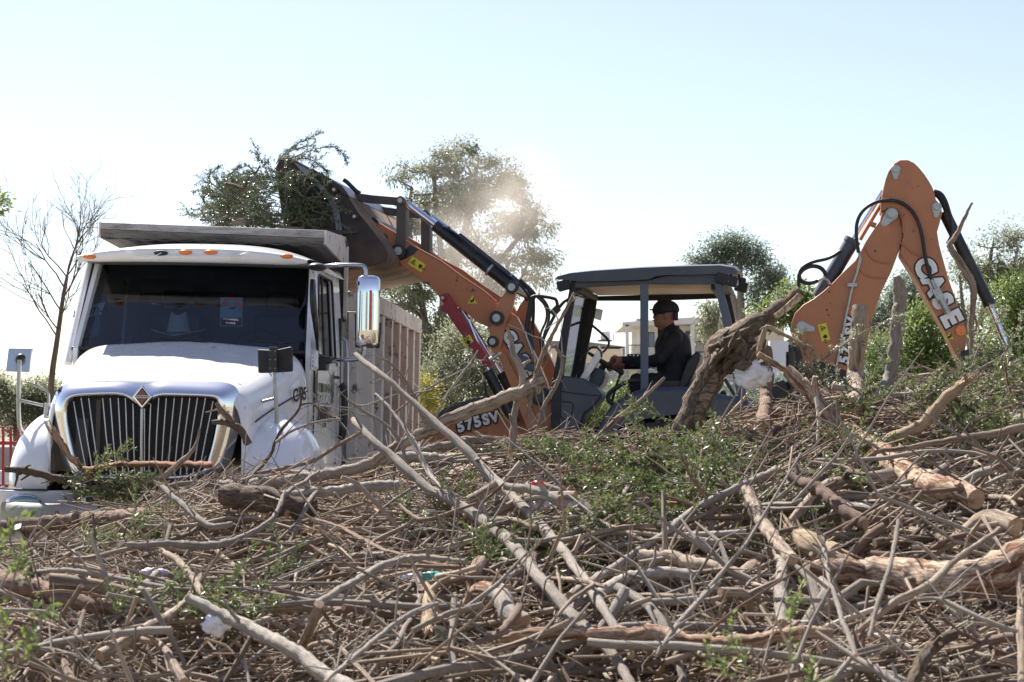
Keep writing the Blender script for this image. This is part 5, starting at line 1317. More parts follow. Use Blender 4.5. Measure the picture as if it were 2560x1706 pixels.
tree('leafy_tree', 'tall grey green gum tree rising behind the loader arm with dust drifting past', 'tree', 45,
     [(1180, 430, 90, 70), (1085, 415, 50, 42), (1020, 455, 42, 52), (1250, 480, 85, 65), (1340, 545, 62, 42), (1110, 520, 110, 60), (1290, 570, 70, 50), (1010, 560, 45, 45),
      (1160, 630, 110, 60), (1335, 665, 62, 50), (1040, 690, 90, 70), (1000, 760, 70, 55), (1210, 730, 90, 50), (1110, 830, 85, 65), (1280, 690, 40, 50), (1060, 900, 50, 60)],
     [[(1075, 1180), (1080, 950), (1100, 800), (1140, 650), (1180, 520), (1190, 420)], [(1065, 1180), (1050, 960), (1070, 820), (1040, 700), (1020, 560), (1030, 470)],
      [(1085, 1180), (1110, 980), (1170, 830), (1230, 680), (1290, 600), (1340, 560)], [(1090, 1180), (1100, 900), (1110, 700), (1090, 520), (1085, 430)], [(1095, 1180), (1130, 1000), (1200, 860), (1300, 700)]],
     300, 150, .085, 'leaf_gum', clump=.27, tr=.16, hang=.45, twigs=4)
tree('undergrowth_bush', 'dense dark shrubbery low between the dump bed and the loader hood', 'bush', 36,
     [(1075, 960, 60, 60), (1150, 960, 80, 70), (1220, 930, 60, 80), (1100, 1040, 110, 40), (1240, 1010, 80, 60), (1170, 870, 80, 50)],
     [[(1110, 1260), (1110, 1080), (1090, 940)], [(1200, 1260), (1200, 1050), (1210, 920)]], 190, 110, .07, 'leaf_gum', clump=.26, tr=.06)
tree('flowering_shrub', 'yellow blossoming shrub just behind the tail of the dump bed', 'shrub', 30,
     [(1058, 975, 28, 26), (1075, 1010, 26, 20)], [[(1062, 1300), (1062, 1080), (1060, 980)]], 26, 60, .06, 'leaf_yellow', clump=.16, tr=.03)
tree('broad_tree', 'dark rounded tree standing behind the rear corner of the canopy cab', 'tree', 60,
     [(1850, 640, 62, 50), (1790, 665, 42, 26), (1755, 650, 32, 18), (1905, 690, 50, 46), (1830, 610, 30, 24), (1940, 700, 24, 40), (1800, 610, 25, 20), (1900, 740, 50, 30)],
     [[(1870, 1200), (1868, 900), (1850, 800), (1830, 740), (1800, 680)], [(1872, 1200), (1880, 850), (1905, 780), (1930, 720)], [(1868, 900), (1850, 760), (1850, 650)]],
     95, 135, .10, 'leaf_dark', clump=.36, tr=.24, hang=.3)
tree('wispy_tree', 'thin wispy young tree in front of the white house', 'tree', 62,
     [(1762, 780, 18, 26), (1785, 800, 20, 30), (1800, 770, 16, 26), (1770, 830, 22, 22)],
     [[(1784, 1170), (1783, 900), (1775, 800), (1765, 760)], [(1785, 900), (1790, 830), (1800, 760)]], 40, 34, .13, 'leaf_gum', clump=.30, tr=.07, hang=.9)
tree('green_tree', 'bright green tree peeping between the cab and the boom', 'tree', 50,
     [(1985, 735, 30, 30), (2000, 775, 34, 26), (1965, 780, 30, 26), (1925, 790, 40, 20)], [[(1985, 1180), (1985, 900), (1985, 760)]], 70, 70, .12, 'leaf_bright', clump=.34, tr=.12)
tree('dark_tree', 'dark bluish tree standing behind the boom and the pale wall', 'tree', 75,
     [(2270, 730, 30, 50), (2210, 790, 40, 30), (2180, 815, 50, 25), (2300, 760, 40, 40), (2240, 770, 40, 40)], [[(2240, 1140), (2240, 900), (2250, 760)]], 100, 130, .13, 'leaf_dark', clump=.5, tr=.2)
tree('leafy_shrub', 'bright leafy shrub growing between the two upright stumps', 'shrub', 24,
     [(2185, 900, 30, 50), (2160, 960, 40, 30), (2200, 850, 20, 28)], [[(2180, 1330), (2180, 1040), (2185, 900)]], 44, 46, .065, 'leaf_bright', clump=.20, tr=.03)
tree('leafy_shrub', 'tall bright green shrub under the lettered dipper arm', 'shrub', 24,
     [(2300, 870, 50, 60), (2270, 940, 60, 40), (2350, 920, 60, 50), (2310, 800, 34, 40), (2390, 950, 40, 40)], [[(2310, 1330), (2310, 1000), (2305, 860)], [(2340, 1330), (2350, 1000), (2360, 920)]], 120, 60, .075, 'leaf_bright', clump=.22, tr=.04)
tree('airy_tree', 'airy pale green tree beyond the dipper cylinder', 'tree', 38,
     [(2460, 590, 34, 26), (2520, 600, 40, 30), (2420, 690, 36, 50), (2470, 680, 40, 50), (2540, 680, 40, 50), (2350, 760, 30, 50), (2400, 790, 40, 40), (2500, 760, 50, 40)],
     [[(2440, 1220), (2440, 900), (2460, 750), (2480, 620)], [(2445, 1220), (2460, 860), (2520, 720), (2545, 620)], [(2440, 950), (2410, 800), (2400, 700)]], 130, 80, .075, 'leaf_gum', clump=.27, tr=.09, hang=.3)
tree('bright_tree', 'bright sunlit green tree at the edge beside the dipper cylinder', 'tree', 26,
     [(2530, 740, 34, 40), (2560, 800, 60, 60), (2500, 840, 34, 40), (2560, 880, 60, 50), (2470, 900, 40, 40), (2620, 760, 60, 80)],
     [[(2560, 1310), (2560, 1000), (2550, 850), (2545, 740)]], 130, 60, .085, 'leaf_bright', clump=.26, tr=.06)
tree('distant_tree', 'dark distant tree with hazy foliage behind the hood mirror of the truck', 'tree', 55,
     [(30, 975, 50, 30), (-30, 990, 60, 50), (95, 985, 45, 36), (40, 1030, 80, 50), (120, 1020, 60, 50), (-60, 960, 50, 40)], [[(40, 1180), (40, 1080), (35, 990)], [(110, 1180), (108, 1080), (100, 1000)]], 170, 120, .10, 'leaf_gum', clump=.38, tr=.12)
tree('ground_shrub', 'green shrub growing low behind the cab console', 'shrub', 30,
     [(1475, 1030, 36, 40), (1500, 1070, 50, 30), (1440, 1075, 40, 30), (1530, 990, 24, 26), (1560, 1000, 26, 24)], [[(1480, 1280), (1480, 1100), (1480, 1030)]], 90, 56, .07, 'leaf_bright', clump=.22, tr=.03)
tree('outer_tree', 'tree whose leafy tip just enters at the far edge of the sky', 'tree', 30,
     [(-70, 500, 60, 40), (-110, 540, 70, 50), (-8, 505, 16, 16)], [[(-120, 1280), (-118, 900), (-110, 700), (-90, 520)]], 60, 60, .10, 'leaf_bright', clump=.24, tr=.10)
tree('hedge_shrub', 'low scrub behind the machine and beneath its boom', 'shrub', 34,
     [(1900, 1000, 60, 40), (1980, 990, 60, 40), (2060, 1000, 70, 40), (1820, 1010, 60, 40)], [[(1900, 1250), (1900, 1100), (1900, 1010)]], 70, 56, .09, 'leaf_dark', clump=.26, tr=.03)

# bare tree by recursion
BT = empty('bare_tree', W(126, 1290, 30)); tag(BT, 'leafless dark tree standing behind the truck hood against the sky', 'tree')
g = G(); bo = np.array(list(BT.location))
def branch(p, d, r, L, depth_):
    n = 6; P = [p]
    for k in range(n):
        d = unit(d + RNG.normal(size=3) * .13 + np.array([0, 0, .05])); P.append(P[-1] + d * L / n)
    g.tube(P, np.linspace(r, r * .62, n + 1) * .5, 6 if r > .02 else 4, tint=RNG.random() * .3, caps=False)
    if depth_ == 0: return
    m = 3 if depth_ > 1 else 2
    for k in range(m + int(RNG.random() < .5)):
        i = RNG.integers(2, n + 1)
        s = rdir(1)[0]; s[1] *= .7
        nd_ = unit(d + s * .75 + np.array([.02, 0, .12])); branch(P[i], nd_, r * (.5 + .14 * RNG.random()), L * (.62 + .2 * RNG.random()), depth_ - 1)
main = chaikin([W(u, v, 30) - BT.location for u, v in [(120, 1290), (122, 1050), (130, 930), (140, 870), (150, 800), (158, 740), (168, 690)]], 2)
g.tube(main, np.linspace(.065, .026, len(main)), 8, tint=.1)
branch(np.array(list(main[-1])), np.array([.15, 0, 1.]), .032, .85, 4)
for f, dx, L in ((.55, -.75, 1.1), (.62, .35, .8), (.70, -.6, 1.0), (.78, .5, .8), (.84, -.5, .95), (.93, .2, .9), (.93, -.4, .7), (.58, -.9, .7), (.97, .5, .8)):
    branch(np.array(list(main[int(f * len(main))])), unit(np.array([dx, RNG.normal() * .3, .75])), .026, L, 3)
g.build('trunk', 'dark_bark', BT)

# trees behind the viewer, mirrored in the chrome of the truck
for k, (x, y, sc, lb) in enumerate([(-19, -16, 1.0, 'broad shade tree behind the viewer, farthest along the chrome reflection'), (-9, -24, 1.2, 'tall shade tree behind the viewer, middle of the row'), (4, -20, .9, 'small shade tree behind the viewer, closest to the pile'), (14, -26, 1.1, 'shade tree behind the viewer, beyond the small one')]):
    e = empty('shade_tree', (x, y, 0)); tag(e, lb, 'tree'); g = G()
    g.tube([(0, 0, 0), (.1, .1, 1.5 * sc), (.0, .3, 3.5 * sc)], [.22, .17, .1], 8); g.build('trunk', 'tree_bark', e)
    n = 2600; c_ = unit(RNG.normal(size=(n, 3))) * (RNG.random((n, 1)) ** .5) * np.array([2.6, 2.6, 2.1]) * sc; c_ += np.array([0, .2, 3.9 * sc]) + .5 * unit(RNG.normal(size=(40, 3)))[RNG.integers(0, 40, n)]
    g = G(); g.leaves(c_, rdir(n), rdir(n), .28, .5); g.build('crown', 'leaf_dark', e)['kind'] = 'stuff'
# ================================================================== brush pile
PV = [(-900, 1370), (-200, 1385), (0, 1372), (100, 1352), (250, 1318), (330, 1298), (430, 1265), (550, 1222), (700, 1198), (900, 1182), (1100, 1165), (1300, 1150), (1450, 1165), (1560, 1155), (1700, 1095), (1850, 1028), (1960, 988), (2100, 968), (2300, 958), (2560, 945), (3400, 1000)]
PU, PW_ = np.array([p[0] for p in PV], float), np.array([p[1] for p in PV], float)
YR, YF0, YB0 = 11.5, 5.4, 13.6
def zr(x):
    u = CX + x / YR * F; return CZ + (H0 - np.interp(u, PU, PW_)) / F * YR
def pile_z(x, y):
    x, y = np.asarray(x, float), np.asarray(y, float)
    h = zr(x)
    t = np.clip((y - YF0) / (YR - YF0), 0, 1); t2 = np.clip((y - YR) / (YB0 - YR), 0, 1)
    z = np.where(y < YR, h * t ** .72, h * (1 - t2 ** 2))
    w = .07 * np.sin(x * 2.3 + 1.1 * np.sin(y * 1.7)) + .06 * np.sin(y * 2.9 + x * 1.3) + .035 * np.sin(x * 6.1 + y * 4.3)
    side = np.clip((6.5 - np.abs(x)) / 1.2, 0, 1)
    return (z + w * np.clip(t * 3, 0, 1) * (1 - t2) * (y < YR + 2)) * side - .05
def hit(u, v, lift=0.0):
    ys_ = np.linspace(YF0, 12.6, 400); xs_ = (u - CX) / F * ys_; zz = CZ + (H0 - v) / F * ys_
    k = np.nonzero(pile_z(xs_, ys_) + lift >= zz)[0]
    return float(ys_[k[0]]) if len(k) else 11.5
xs = np.linspace(-6.6, 6.6, 150); ys = np.linspace(5.2, 13.7, 130)
X, Y = np.meshgrid(xs, ys); Z = pile_z(X, Y) - .20
for j in range(0, len(ys)):
    for i in range(0, len(xs)):
        Z[j, i] += .07 * noise.noise(Vector((X[j, i] * 3, Y[j, i] * 3, 2))) + .04 * noise.noise(Vector((X[j, i] * 9, Y[j, i] * 9, 5)))
Z = np.maximum(Z, -.1)
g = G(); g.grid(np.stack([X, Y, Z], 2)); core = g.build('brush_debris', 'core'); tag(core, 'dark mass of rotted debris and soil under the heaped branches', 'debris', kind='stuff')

# ---- logs and branches that the photograph singles out: (name, material, points (u,v,radius px), lift or distance, label)
LOGS = [
 ('log', 'red_bark', [(-60, 1332, 19), (0, 1326, 19), (91, 1310, 18), (219, 1297, 18), (329, 1290, 17), (395, 1286, 15)], 11.2, 'long reddish brown log lying across below the truck bumper'),
 ('log', 'red_bark', [(-50, 1445, 26), (0, 1449, 25), (73, 1461, 23), (146, 1483, 21), (219, 1497, 18), (292, 1515, 14), (365, 1526, 13), (470, 1529, 11)], .18, 'thick gnarled brown log coming in at the edge under the long reddish one'),
 ('branch', 'grey_bark', [(471, 1494, 11), (548, 1531, 14), (640, 1567, 17), (713, 1615, 20), (786, 1659, 22), (860, 1706, 24), (930, 1760, 24)], .40, 'thick grey branch sloping steeply down beside the white bag'),
 ('branch', 'tan_bark', [(250, 1640, 15), (329, 1597, 14), (395, 1556, 14), (439, 1527, 11), (475, 1487, 8), (503, 1436, 4)], .30, 'peeled tan branch rising to a thin torn tip near the white bag'),
 ('branch', 'tan_bark', [(402, 1377, 7), (457, 1414, 10), (493, 1458, 11), (504, 1491, 10)], .35, 'short peeled orange brown stick slanting to the thick grey branch'),
 ('branch', 'grey_bark', [(318, 1363, 8), (420, 1363, 9), (493, 1370, 10), (566, 1363, 10), (621, 1344, 9), (672, 1315, 8), (693, 1285, 7), (702, 1250, 6), (722, 1225, 5), (767, 1202, 5), (797, 1178, 4)], .30, 'pale grey branch bent like an elbow in front of the truck hood'),
 ('branch', 'tan_bark', [(347, 1598, 9), (402, 1608, 11), (428, 1648, 11), (460, 1706, 12)], .28, 'pale curved branch at the bottom near the white bag'),
 ('branch', 'tan_bark', [(210, 1528, 6), (194, 1582, 8), (166, 1626, 9), (157, 1664, 9), (185, 1712, 9)], .26, 'smooth wavy pale branch at the bottom hooking downward'),
 ('branch', 'grey_bark', [(40, 1612, 5), (146, 1628, 6), (201, 1644, 6), (255, 1678, 6)], .30, 'thin grey branch crossing the smooth wavy one'),
 ('split_branch', 'bare', [(133, 1080, 10), (155, 1115, 9), (180, 1152, 8), (224, 1190, 8), (290, 1238, 6)], 11.6, 'split stripped branch leaning against the truck grille surround'),
 ('log', 'dark_bark', [(14, 1173, 7), (70, 1176, 9), (118, 1189, 9), (178, 1200, 9)], 11.9, 'short dark log in front of the truck fender'),
 ('branch', 'tan_bark', [(289, 1240, 8), (365, 1212, 10), (415, 1193, 9), (449, 1161, 7), (477, 1136, 5), (494, 1105, 4), (499, 1072, 3)], 11.4, 'tan forked branch reaching up before the truck grille'),
 ('branch', 'dark_bark', [(530, 1056, 6), (560, 1056, 8), (590, 1064, 9), (609, 1084, 9), (622, 1112, 9)], 11.5, 'dark hooked branch stub by the corner of the chrome grille'),
 ('branch', 'tan_bark', [(541, 1006, 5), (556, 1030, 7), (580, 1054, 8)], 11.5, 'short broken fork sticking up beside the hooked dark stub'),
 ('branch', 'grey_bark', [(404, 1220, 7), (455, 1262, 8), (499, 1307, 10), (533, 1321, 9), (582, 1310, 7)], .35, 'grey branch dropping and curling up under the truck grille'),
 ('log', 'grey_bark', [(540, 1214, 14), (575, 1213, 15), (681, 1207, 16), (754, 1195, 16), (827, 1177, 15), (923, 1158, 14), (1010, 1146, 14), (1130, 1152, 12)], 11.3, 'long smooth grey log spanning the pile below the dump bed'),
 ('log', 'tan_bark', [(930, 1156, 11), (963, 1132, 13), (1024, 1097, 14), (1106, 1064, 15), (1183, 1028, 15), (1230, 1012, 15), (1272, 995, 15), (1360, 950, 15)], 10.9, 'straight pale brown log rising across the loader tower'),
 ('branch', 'grey_bark', [(889, 886, 6), (920, 915, 7), (953, 937, 8), (1030, 1003, 9), (1096, 1064, 10), (1157, 1113, 11), (1218, 1179, 12), (1272, 1225, 13), (1302, 1259, 13), (1365, 1335, 13), (1448, 1435, 13), (1490, 1510, 12), (1530, 1570, 12), (1580, 1640, 11)], (10.2, 8.2), 'long straight grey branch slanting down from beside the truck mirror'),
 ('branch', 'grey_bark', [(884, 1050, 9), (900, 1075, 8), (988, 1163, 11), (1072, 1234, 13), (1176, 1288, 15), (1260, 1351, 16), (1344, 1447, 16), (1407, 1519, 16), (1478, 1590, 16), (1545, 1657, 15), (1580, 1720, 14)], (9.9, 7.4), 'thickest slanting grey branch running parallel below the long straight one'),
 ('branch', 'grey_bark', [(938, 985, 3), (991, 1039, 5), (1042, 1110, 6), (1073, 1189, 6), (1119, 1238, 7), (1165, 1290, 7)], (10.3, 9.4), 'slim grey branch rising between the two slanting ones'),
 ('branch', 'grey_bark', [(866, 998, 3), (915, 1034, 4), (966, 1064, 4), (999, 1102, 5), (1012, 1156, 5), (1030, 1200, 5)], 10.4, 'thin pale branch with twiggy tips before the lower dump bed'),
 ('branch', 'tan_bark', [(953, 896, 3), (975, 905, 4), (999, 931, 4), (1030, 975, 5), (1045, 1018, 5), (1065, 1054, 5), (1100, 1076, 5)], 10.5, 'thin crooked branch crossing the ribs of the dump bed'),
 ('branch', 'grey_bark', [(1423, 1489, 11), (1480, 1450, 10), (1532, 1418, 10), (1595, 1376, 10), (1660, 1335, 10), (1725, 1284, 9), (1788, 1251, 9), (1872, 1205, 9), (1940, 1172, 9)], (7.9, 9.2), 'long straight grey pole rising to the peeled log'),
 ('branch', 'tan_bark', [(1662, 944, 4), (1645, 962, 5), (1629, 980, 5), (1574, 1029, 6), (1520, 1075, 6), (1467, 1120, 7), (1400, 1178, 7)], 10.8, 'knotty tan stick pointing up at the rear fender'),
 ('stump', 'dark_bark', [(1700, 1112, 28), (1712, 1078, 30), (1732, 1020, 31), (1756, 965, 33), (1778, 920, 36), (1797, 882, 42), (1828, 852, 38), (1856, 832, 30), (1890, 808, 24), (1922, 785, 20), (1963, 756, 18), (2002, 727, 18)], 10.5, 'massive dark stump standing up from the heap beside the cab'),
 ('log', 'dark_bark', [(1640, 1120, 18), (1616, 1154, 22), (1565, 1205, 26), (1527, 1256, 30), (1495, 1315, 26)], (10.6, 9.9, .05), 'rough dark log leaning below the stump among green leaves'),
 ('log', 'bare', [(1968, 928, 18), (2015, 988, 20), (2072, 1045, 22), (2144, 1102, 24), (2201, 1143, 26), (2273, 1189, 28), (2359, 1223, 28), (2440, 1250, 22)], (10.2, 9.8, .16), 'thick peeled pinkish log sloping down to the edge'),
 ('split_branch', 'pale', [(2180, 1128, 12), (2230, 1104, 15), (2302, 1062, 17), (2345, 1014, 17), (2388, 979, 15), (2412, 955, 11)], 9.7, 'twisted splintered pale branch crossing over the peeled pinkish log'),
 ('branch', 'tan_bark', [(2153, 1157, 6), (2196, 1128, 6), (2244, 1130, 7), (2330, 1114, 8), (2416, 1097, 9), (2488, 1088, 9), (2560, 1071, 10), (2640, 1060, 10)], 9.2, 'long tan branch lying level over the pinkish log'),
 ('stump_post', 'tan_bark', [(2150, 765, 19), (2146, 830, 19), (2140, 900, 18), (2136, 964, 20), (2132, 1010, 22)], 11.6, 'upright sawn post of mossy bark in front of the boom'),
 ('stump_post', 'grey_bark', [(2240, 690, 8), (2243, 705, 14), (2254, 727, 16), (2252, 770, 15), (2246, 809, 15), (2238, 891, 16), (2224, 950, 17), (2205, 1000, 20)], 11.4, 'crooked upright grey stump with broken tip between boom and dipper'),
 ('branch', 'tan_bark', [(2431, 507, 3), (2409, 556, 5), (2387, 597, 6), (2372, 613, 7), (2393, 654, 9), (2421, 687, 10), (2434, 727, 10), (2430, 780, 9), (2429, 829, 9), (2438, 935, 9)], 10.8, 'tall forked branch rising beside the dipper into the sky'),
 ('log', 'bare', [(2015, 1418, 18), (2080, 1410, 26), (2144, 1410, 34), (2220, 1412, 40), (2290, 1424, 44), (2374, 1446, 46), (2479, 1440, 46), (2570, 1400, 50), (2660, 1370, 50)], .30, 'huge pale stripped trunk lying near the bottom corner'),
 ('stump', 'pale', [(1995, 1335, 20), (2008, 1352, 28), (2040, 1370, 28), (2085, 1388, 26)], .25, 'jagged splintered butt end on top of the huge pale trunk'),
 ('log', 'bare', [(1248, 1600, 10), (1300, 1590, 14), (1344, 1583, 16), (1420, 1584, 16), (1500, 1590, 15), (1580, 1584, 18), (1640, 1580, 20), (1725, 1598, 19), (1851, 1594, 19), (1976, 1579, 19), (2081, 1585, 16)], .30, 'long pinkish peeled log lying level near the bottom'),
 ('branch', 'tan_bark', [(2140, 1581, 7), (2227, 1506, 9), (2311, 1468, 10), (2345, 1440, 10), (2374, 1406, 9), (2457, 1351, 8), (2499, 1322, 7)], .62, 'smooth tan branch curving over the huge pale trunk'),
 ('branch', 'grey_bark', [(2056, 1347, 5), (2066, 1400, 6), (2077, 1447, 6), (2102, 1531, 7), (2125, 1590, 7), (2140, 1640, 7)], .62, 'thin grey stick standing across the end of the huge pale trunk'),
 ('branch', 'grey_bark', [(2246, 1300, 5), (2236, 1350, 6), (2227, 1406, 6), (2194, 1510, 6), (2173, 1594, 6)], .66, 'upright pale grey stick crossing the middle of the huge pale trunk'),
 ('log', 'tan_bark', [(1866, 1222, 13), (1875, 1250, 16), (1893, 1284, 18), (1930, 1343, 18), (1980, 1400, 17)], .30, 'peeling orange brown log slanting down beneath the green leaves'),
 ('log', 'red_bark', [(1976, 1192, 13), (2039, 1217, 15), (2102, 1259, 16), (2165, 1312, 16)], .28, 'dark brown log with a pale sawn end under the pinkish log'),
 ('log', 'grey_bark', [(1943, 1358, 12), (1954, 1400, 15), (1956, 1427, 15), (1947, 1489, 15), (1956, 1560, 14)], .26, 'upright grey log dropping from the peeling orange brown one'),
 ('branch', 'tan_bark', [(2545, 1432, 8), (2550, 1500, 10), (2550, 1560, 11), (2558, 1720, 11)], .50, 'smooth upright branch at the very edge of the pile'),
 ('log', 'dark_bark', [(2278, 1720, 18), (2303, 1644, 19), (2335, 1604, 18), (2390, 1585, 15)], .26, 'dark curved log at the bottom under the huge pale trunk'),
 ('branch', 'grey_bark', [(2290, 1500, 4), (2332, 1493, 5), (2370, 1508, 6), (2416, 1531, 6), (2470, 1555, 6), (2545, 1578, 6)], .62, 'pale thin branch arching below the huge pale trunk'),
 ('bark_strip', 'red_bark', [(790, 1298, 7), (863, 1318, 10), (925, 1362, 10), (1009, 1387, 8), (1080, 1392, 8), (1135, 1385, 10), (1250, 1366, 9)], .28, 'long curling reddish bark strip in the middle of the pile'),
 ('branch', 'grey_bark', [(795, 1510, 11), (863, 1464, 10), (946, 1414, 9), (1030, 1395, 9), (1100, 1397, 7), (1162, 1402, 4)], .40, 'grey branch arching up above the teal bag'),
 ('log', 'grey_bark', [(1235, 1480, 22), (1262, 1515, 26), (1305, 1560, 28)], .28, 'short sawn log showing its pale round cut face'),
 ('split_branch', 'pale', [(1066, 1462, 8), (1068, 1490, 15), (1066, 1530, 16), (1068, 1570, 15)], .30, 'upright chunk of splintered yellow wood'),
 ('log', 'tan_bark', [(1170, 1252, 12), (1205, 1232, 12), (1242, 1210, 12)], .35, 'short smooth yellowish log stub by the long straight branch'),
 ('log', 'grey_bark', [(1262, 1216, 9), (1323, 1226, 11), (1398, 1252, 12)], .35, 'grey log with a sawn end below the red wrapper'),
 ('branch', 'grey_bark', [(1030, 1578, 9), (1070, 1556, 8), (1114, 1540, 8), (1205, 1512, 8)], .50, 'grey stick lying level before the splintered yellow chunk'),
 ('branch', 'red_bark', [(1185, 1608, 6), (1228, 1594, 10), (1262, 1570, 12), (1288, 1540, 11), (1300, 1517, 9)], .42, 'curved reddish branch in front of the round cut face'),
 ('branch', 'tan_bark', [(1437, 732, 4), (1420, 765, 5), (1405, 791, 5), (1390, 820, 5), (1376, 850, 5), (1349, 909, 5), (1333, 968, 5), (1318, 1045, 6)], 10.9, 'slim pale stick leaning in front of the cab front pillar'),
 ('split_branch', 'grey_bark', [(1272, 832, 5), (1280, 862, 7), (1284, 890, 8), (1306, 925, 9), (1310, 958, 9), (1292, 1010, 9), (1283, 1070, 9), (1280, 1120, 9)], 11.0, 'crooked branch with a torn white top before the tower'),
 ('branch', 'grey_bark', [(1386, 862, 4), (1400, 885, 5), (1409, 912, 5), (1389, 968, 5), (1362, 1008, 5), (1345, 1070, 5)], 10.9, 'bent grey branch before the cab console'),
 ('branch', 'grey_bark', [(1195, 876, 2), (1180, 905, 2.5), (1157, 935, 3), (1136, 960, 3), (1119, 988, 3), (1100, 1022, 3), (1085, 1055, 3)], 10.9, 'thin twiggy branch rising towards the red strut'),
 ('branch', 'grey_bark', [(1190, 908, 1.8), (1140, 935, 2.2), (1093, 959, 2.6), (1040, 993, 3), (990, 1030, 3)], 11.0, 'thin branch spreading out low behind the slanting poles'),
 ('split_branch', 'pale', [(1899, 874, 8), (1903, 848, 8), (1915, 812, 7), (1935, 824, 6), (1964, 838, 5), (2018, 864, 3)], 10.2, 'snapped yellow branch folded over at the stump'),
 ('branch', 'bare', [(1895, 885, 8), (1920, 900, 8), (1962, 924, 7)], 10.1, 'short pale stripped piece below the snapped yellow branch'),
 ('log', 'red_bark', [(1921, 866, 11), (1922, 930, 14), (1918, 995, 15), (1910, 1060, 15)], 10.9, 'upright dark red log behind the snapped yellow branch'),
 ('log', 'grey_bark', [(2080, 966, 8), (2187, 985, 9), (2302, 985, 8), (2370, 975, 7)], 10.8, 'level weathered log along the crest below the two posts'),
 ('branch', 'grey_bark', [(2366, 930, 8), (2345, 962, 9), (2325, 1000, 9)], 10.2, 'stubby grey branch sticking up from the crest'),
 ('rust_board', 'rust_board', [(2509, 905, 6), (2518, 950, 9), (2528, 1000, 10), (2538, 1060, 10), (2546, 1120, 8)], 10.3, 'rusty brown board standing upright near the rear bucket'),
 ('branch', 'grey_bark', [(812, 1706, 6), (860, 1662, 6), (925, 1611, 7), (1009, 1544, 7), (1095, 1508, 5)], .55, 'slim straight branch slanting up from the bottom to the yellow chunk'),
 ('branch', 'dark_bark', [(748, 968, 2.5), (754, 1010, 3), (738, 1035, 3.5), (712, 1062, 4), (686, 1105, 5), (680, 1135, 5), (640, 1180, 5), (575, 1230, 5)], 11.3, 'thin dark branch standing in front of the truck door'),
 ('branch', 'dark_bark', [(752, 1012, 2.5), (783, 1005, 3), (802, 1032, 2.5), (852, 1048, 2)], 11.3, 'thin side twig arching across the door lettering'),
 ('branch', 'grey_bark', [(690, 1106, 4), (725, 1078, 4), (760, 1064, 3), (800, 1052, 2.5), (850, 1047, 2)], 11.2, 'thin grey branch crossing the truck front wheel arch'),
 ('branch', 'tan_bark', [(640, 1185, 5), (720, 1168, 5), (790, 1150, 5), (850, 1110, 5), (908, 1078, 5)], 11.1, 'tan stick rising towards the lower edge of the dump bed'),
 ('log', 'grey_bark', [(1040, 1133, 10), (1090, 1118, 12), (1150, 1108, 12), (1230, 1098, 9)], 11.4, 'mossy log below the machine hood'),
 ('branch', 'grey_bark', [(1390, 1560, 6), (1440, 1520, 10), (1500, 1480, 14), (1580, 1440, 16), (1650, 1430, 16), (1740, 1440, 15)], .22, 'dull grey log lying behind the foot of the slanting poles'),
 ('log', 'tan_bark', [(1600, 1395, 18), (1680, 1398, 18), (1760, 1410, 17), (1860, 1440, 14)], .24, 'smooth tan log lying under the hanging green leaves'),
 ('branch', 'red_bark', [(1190, 1260, 4), (1060, 1305, 6), (1030, 1290, 5), (1000, 1262, 4)], .35, 'curved peeled reddish stick above the teal bag'),
 ('branch', 'tan_bark', [(1140, 1352, 6), (1200, 1318, 8), (1240, 1296, 10), (1290, 1300, 10), (1340, 1320, 8)], .32, 'bent light brown branch near the middle crossing'),
 ('log', 'grey_bark', [(700, 1238, 12), (800, 1228, 14), (900, 1216, 14), (1000, 1212, 12)], .22, 'shadowed grey log just below the long smooth one'),
 ('log', 'dark_bark', [(560, 1240, 26), (640, 1250, 28), (720, 1258, 26), (790, 1270, 20)], .16, 'thick dark trunk buried in front of the truck grille'),
 ('rust_board', 'rust_board', [(205, 1172, 24), (365, 1167, 24), (530, 1160, 24)], 12.3, 'straight rusty brown board lying across the bottom of the truck grille'),
 ('timber', 'bare', [(2095, 1662, 13), (2200, 1652, 13), (2370, 1640, 14)], .22, 'pale sawn timber lying at the bottom under the tan branch'),
 ('branch', 'grey_bark', [(1640, 1640, 6), (1690, 1560, 7), (1745, 1500, 7), (1800, 1455, 6)], .5, 'thin dull branch leaning behind the pinkish peeled log'),
 ('branch', 'grey_bark', [(2040, 1580, 5), (2130, 1640, 8), (2230, 1700, 10), (2300, 1740, 10)], .45, 'thick grey stick dropping off the end of the pinkish peeled log'),
]
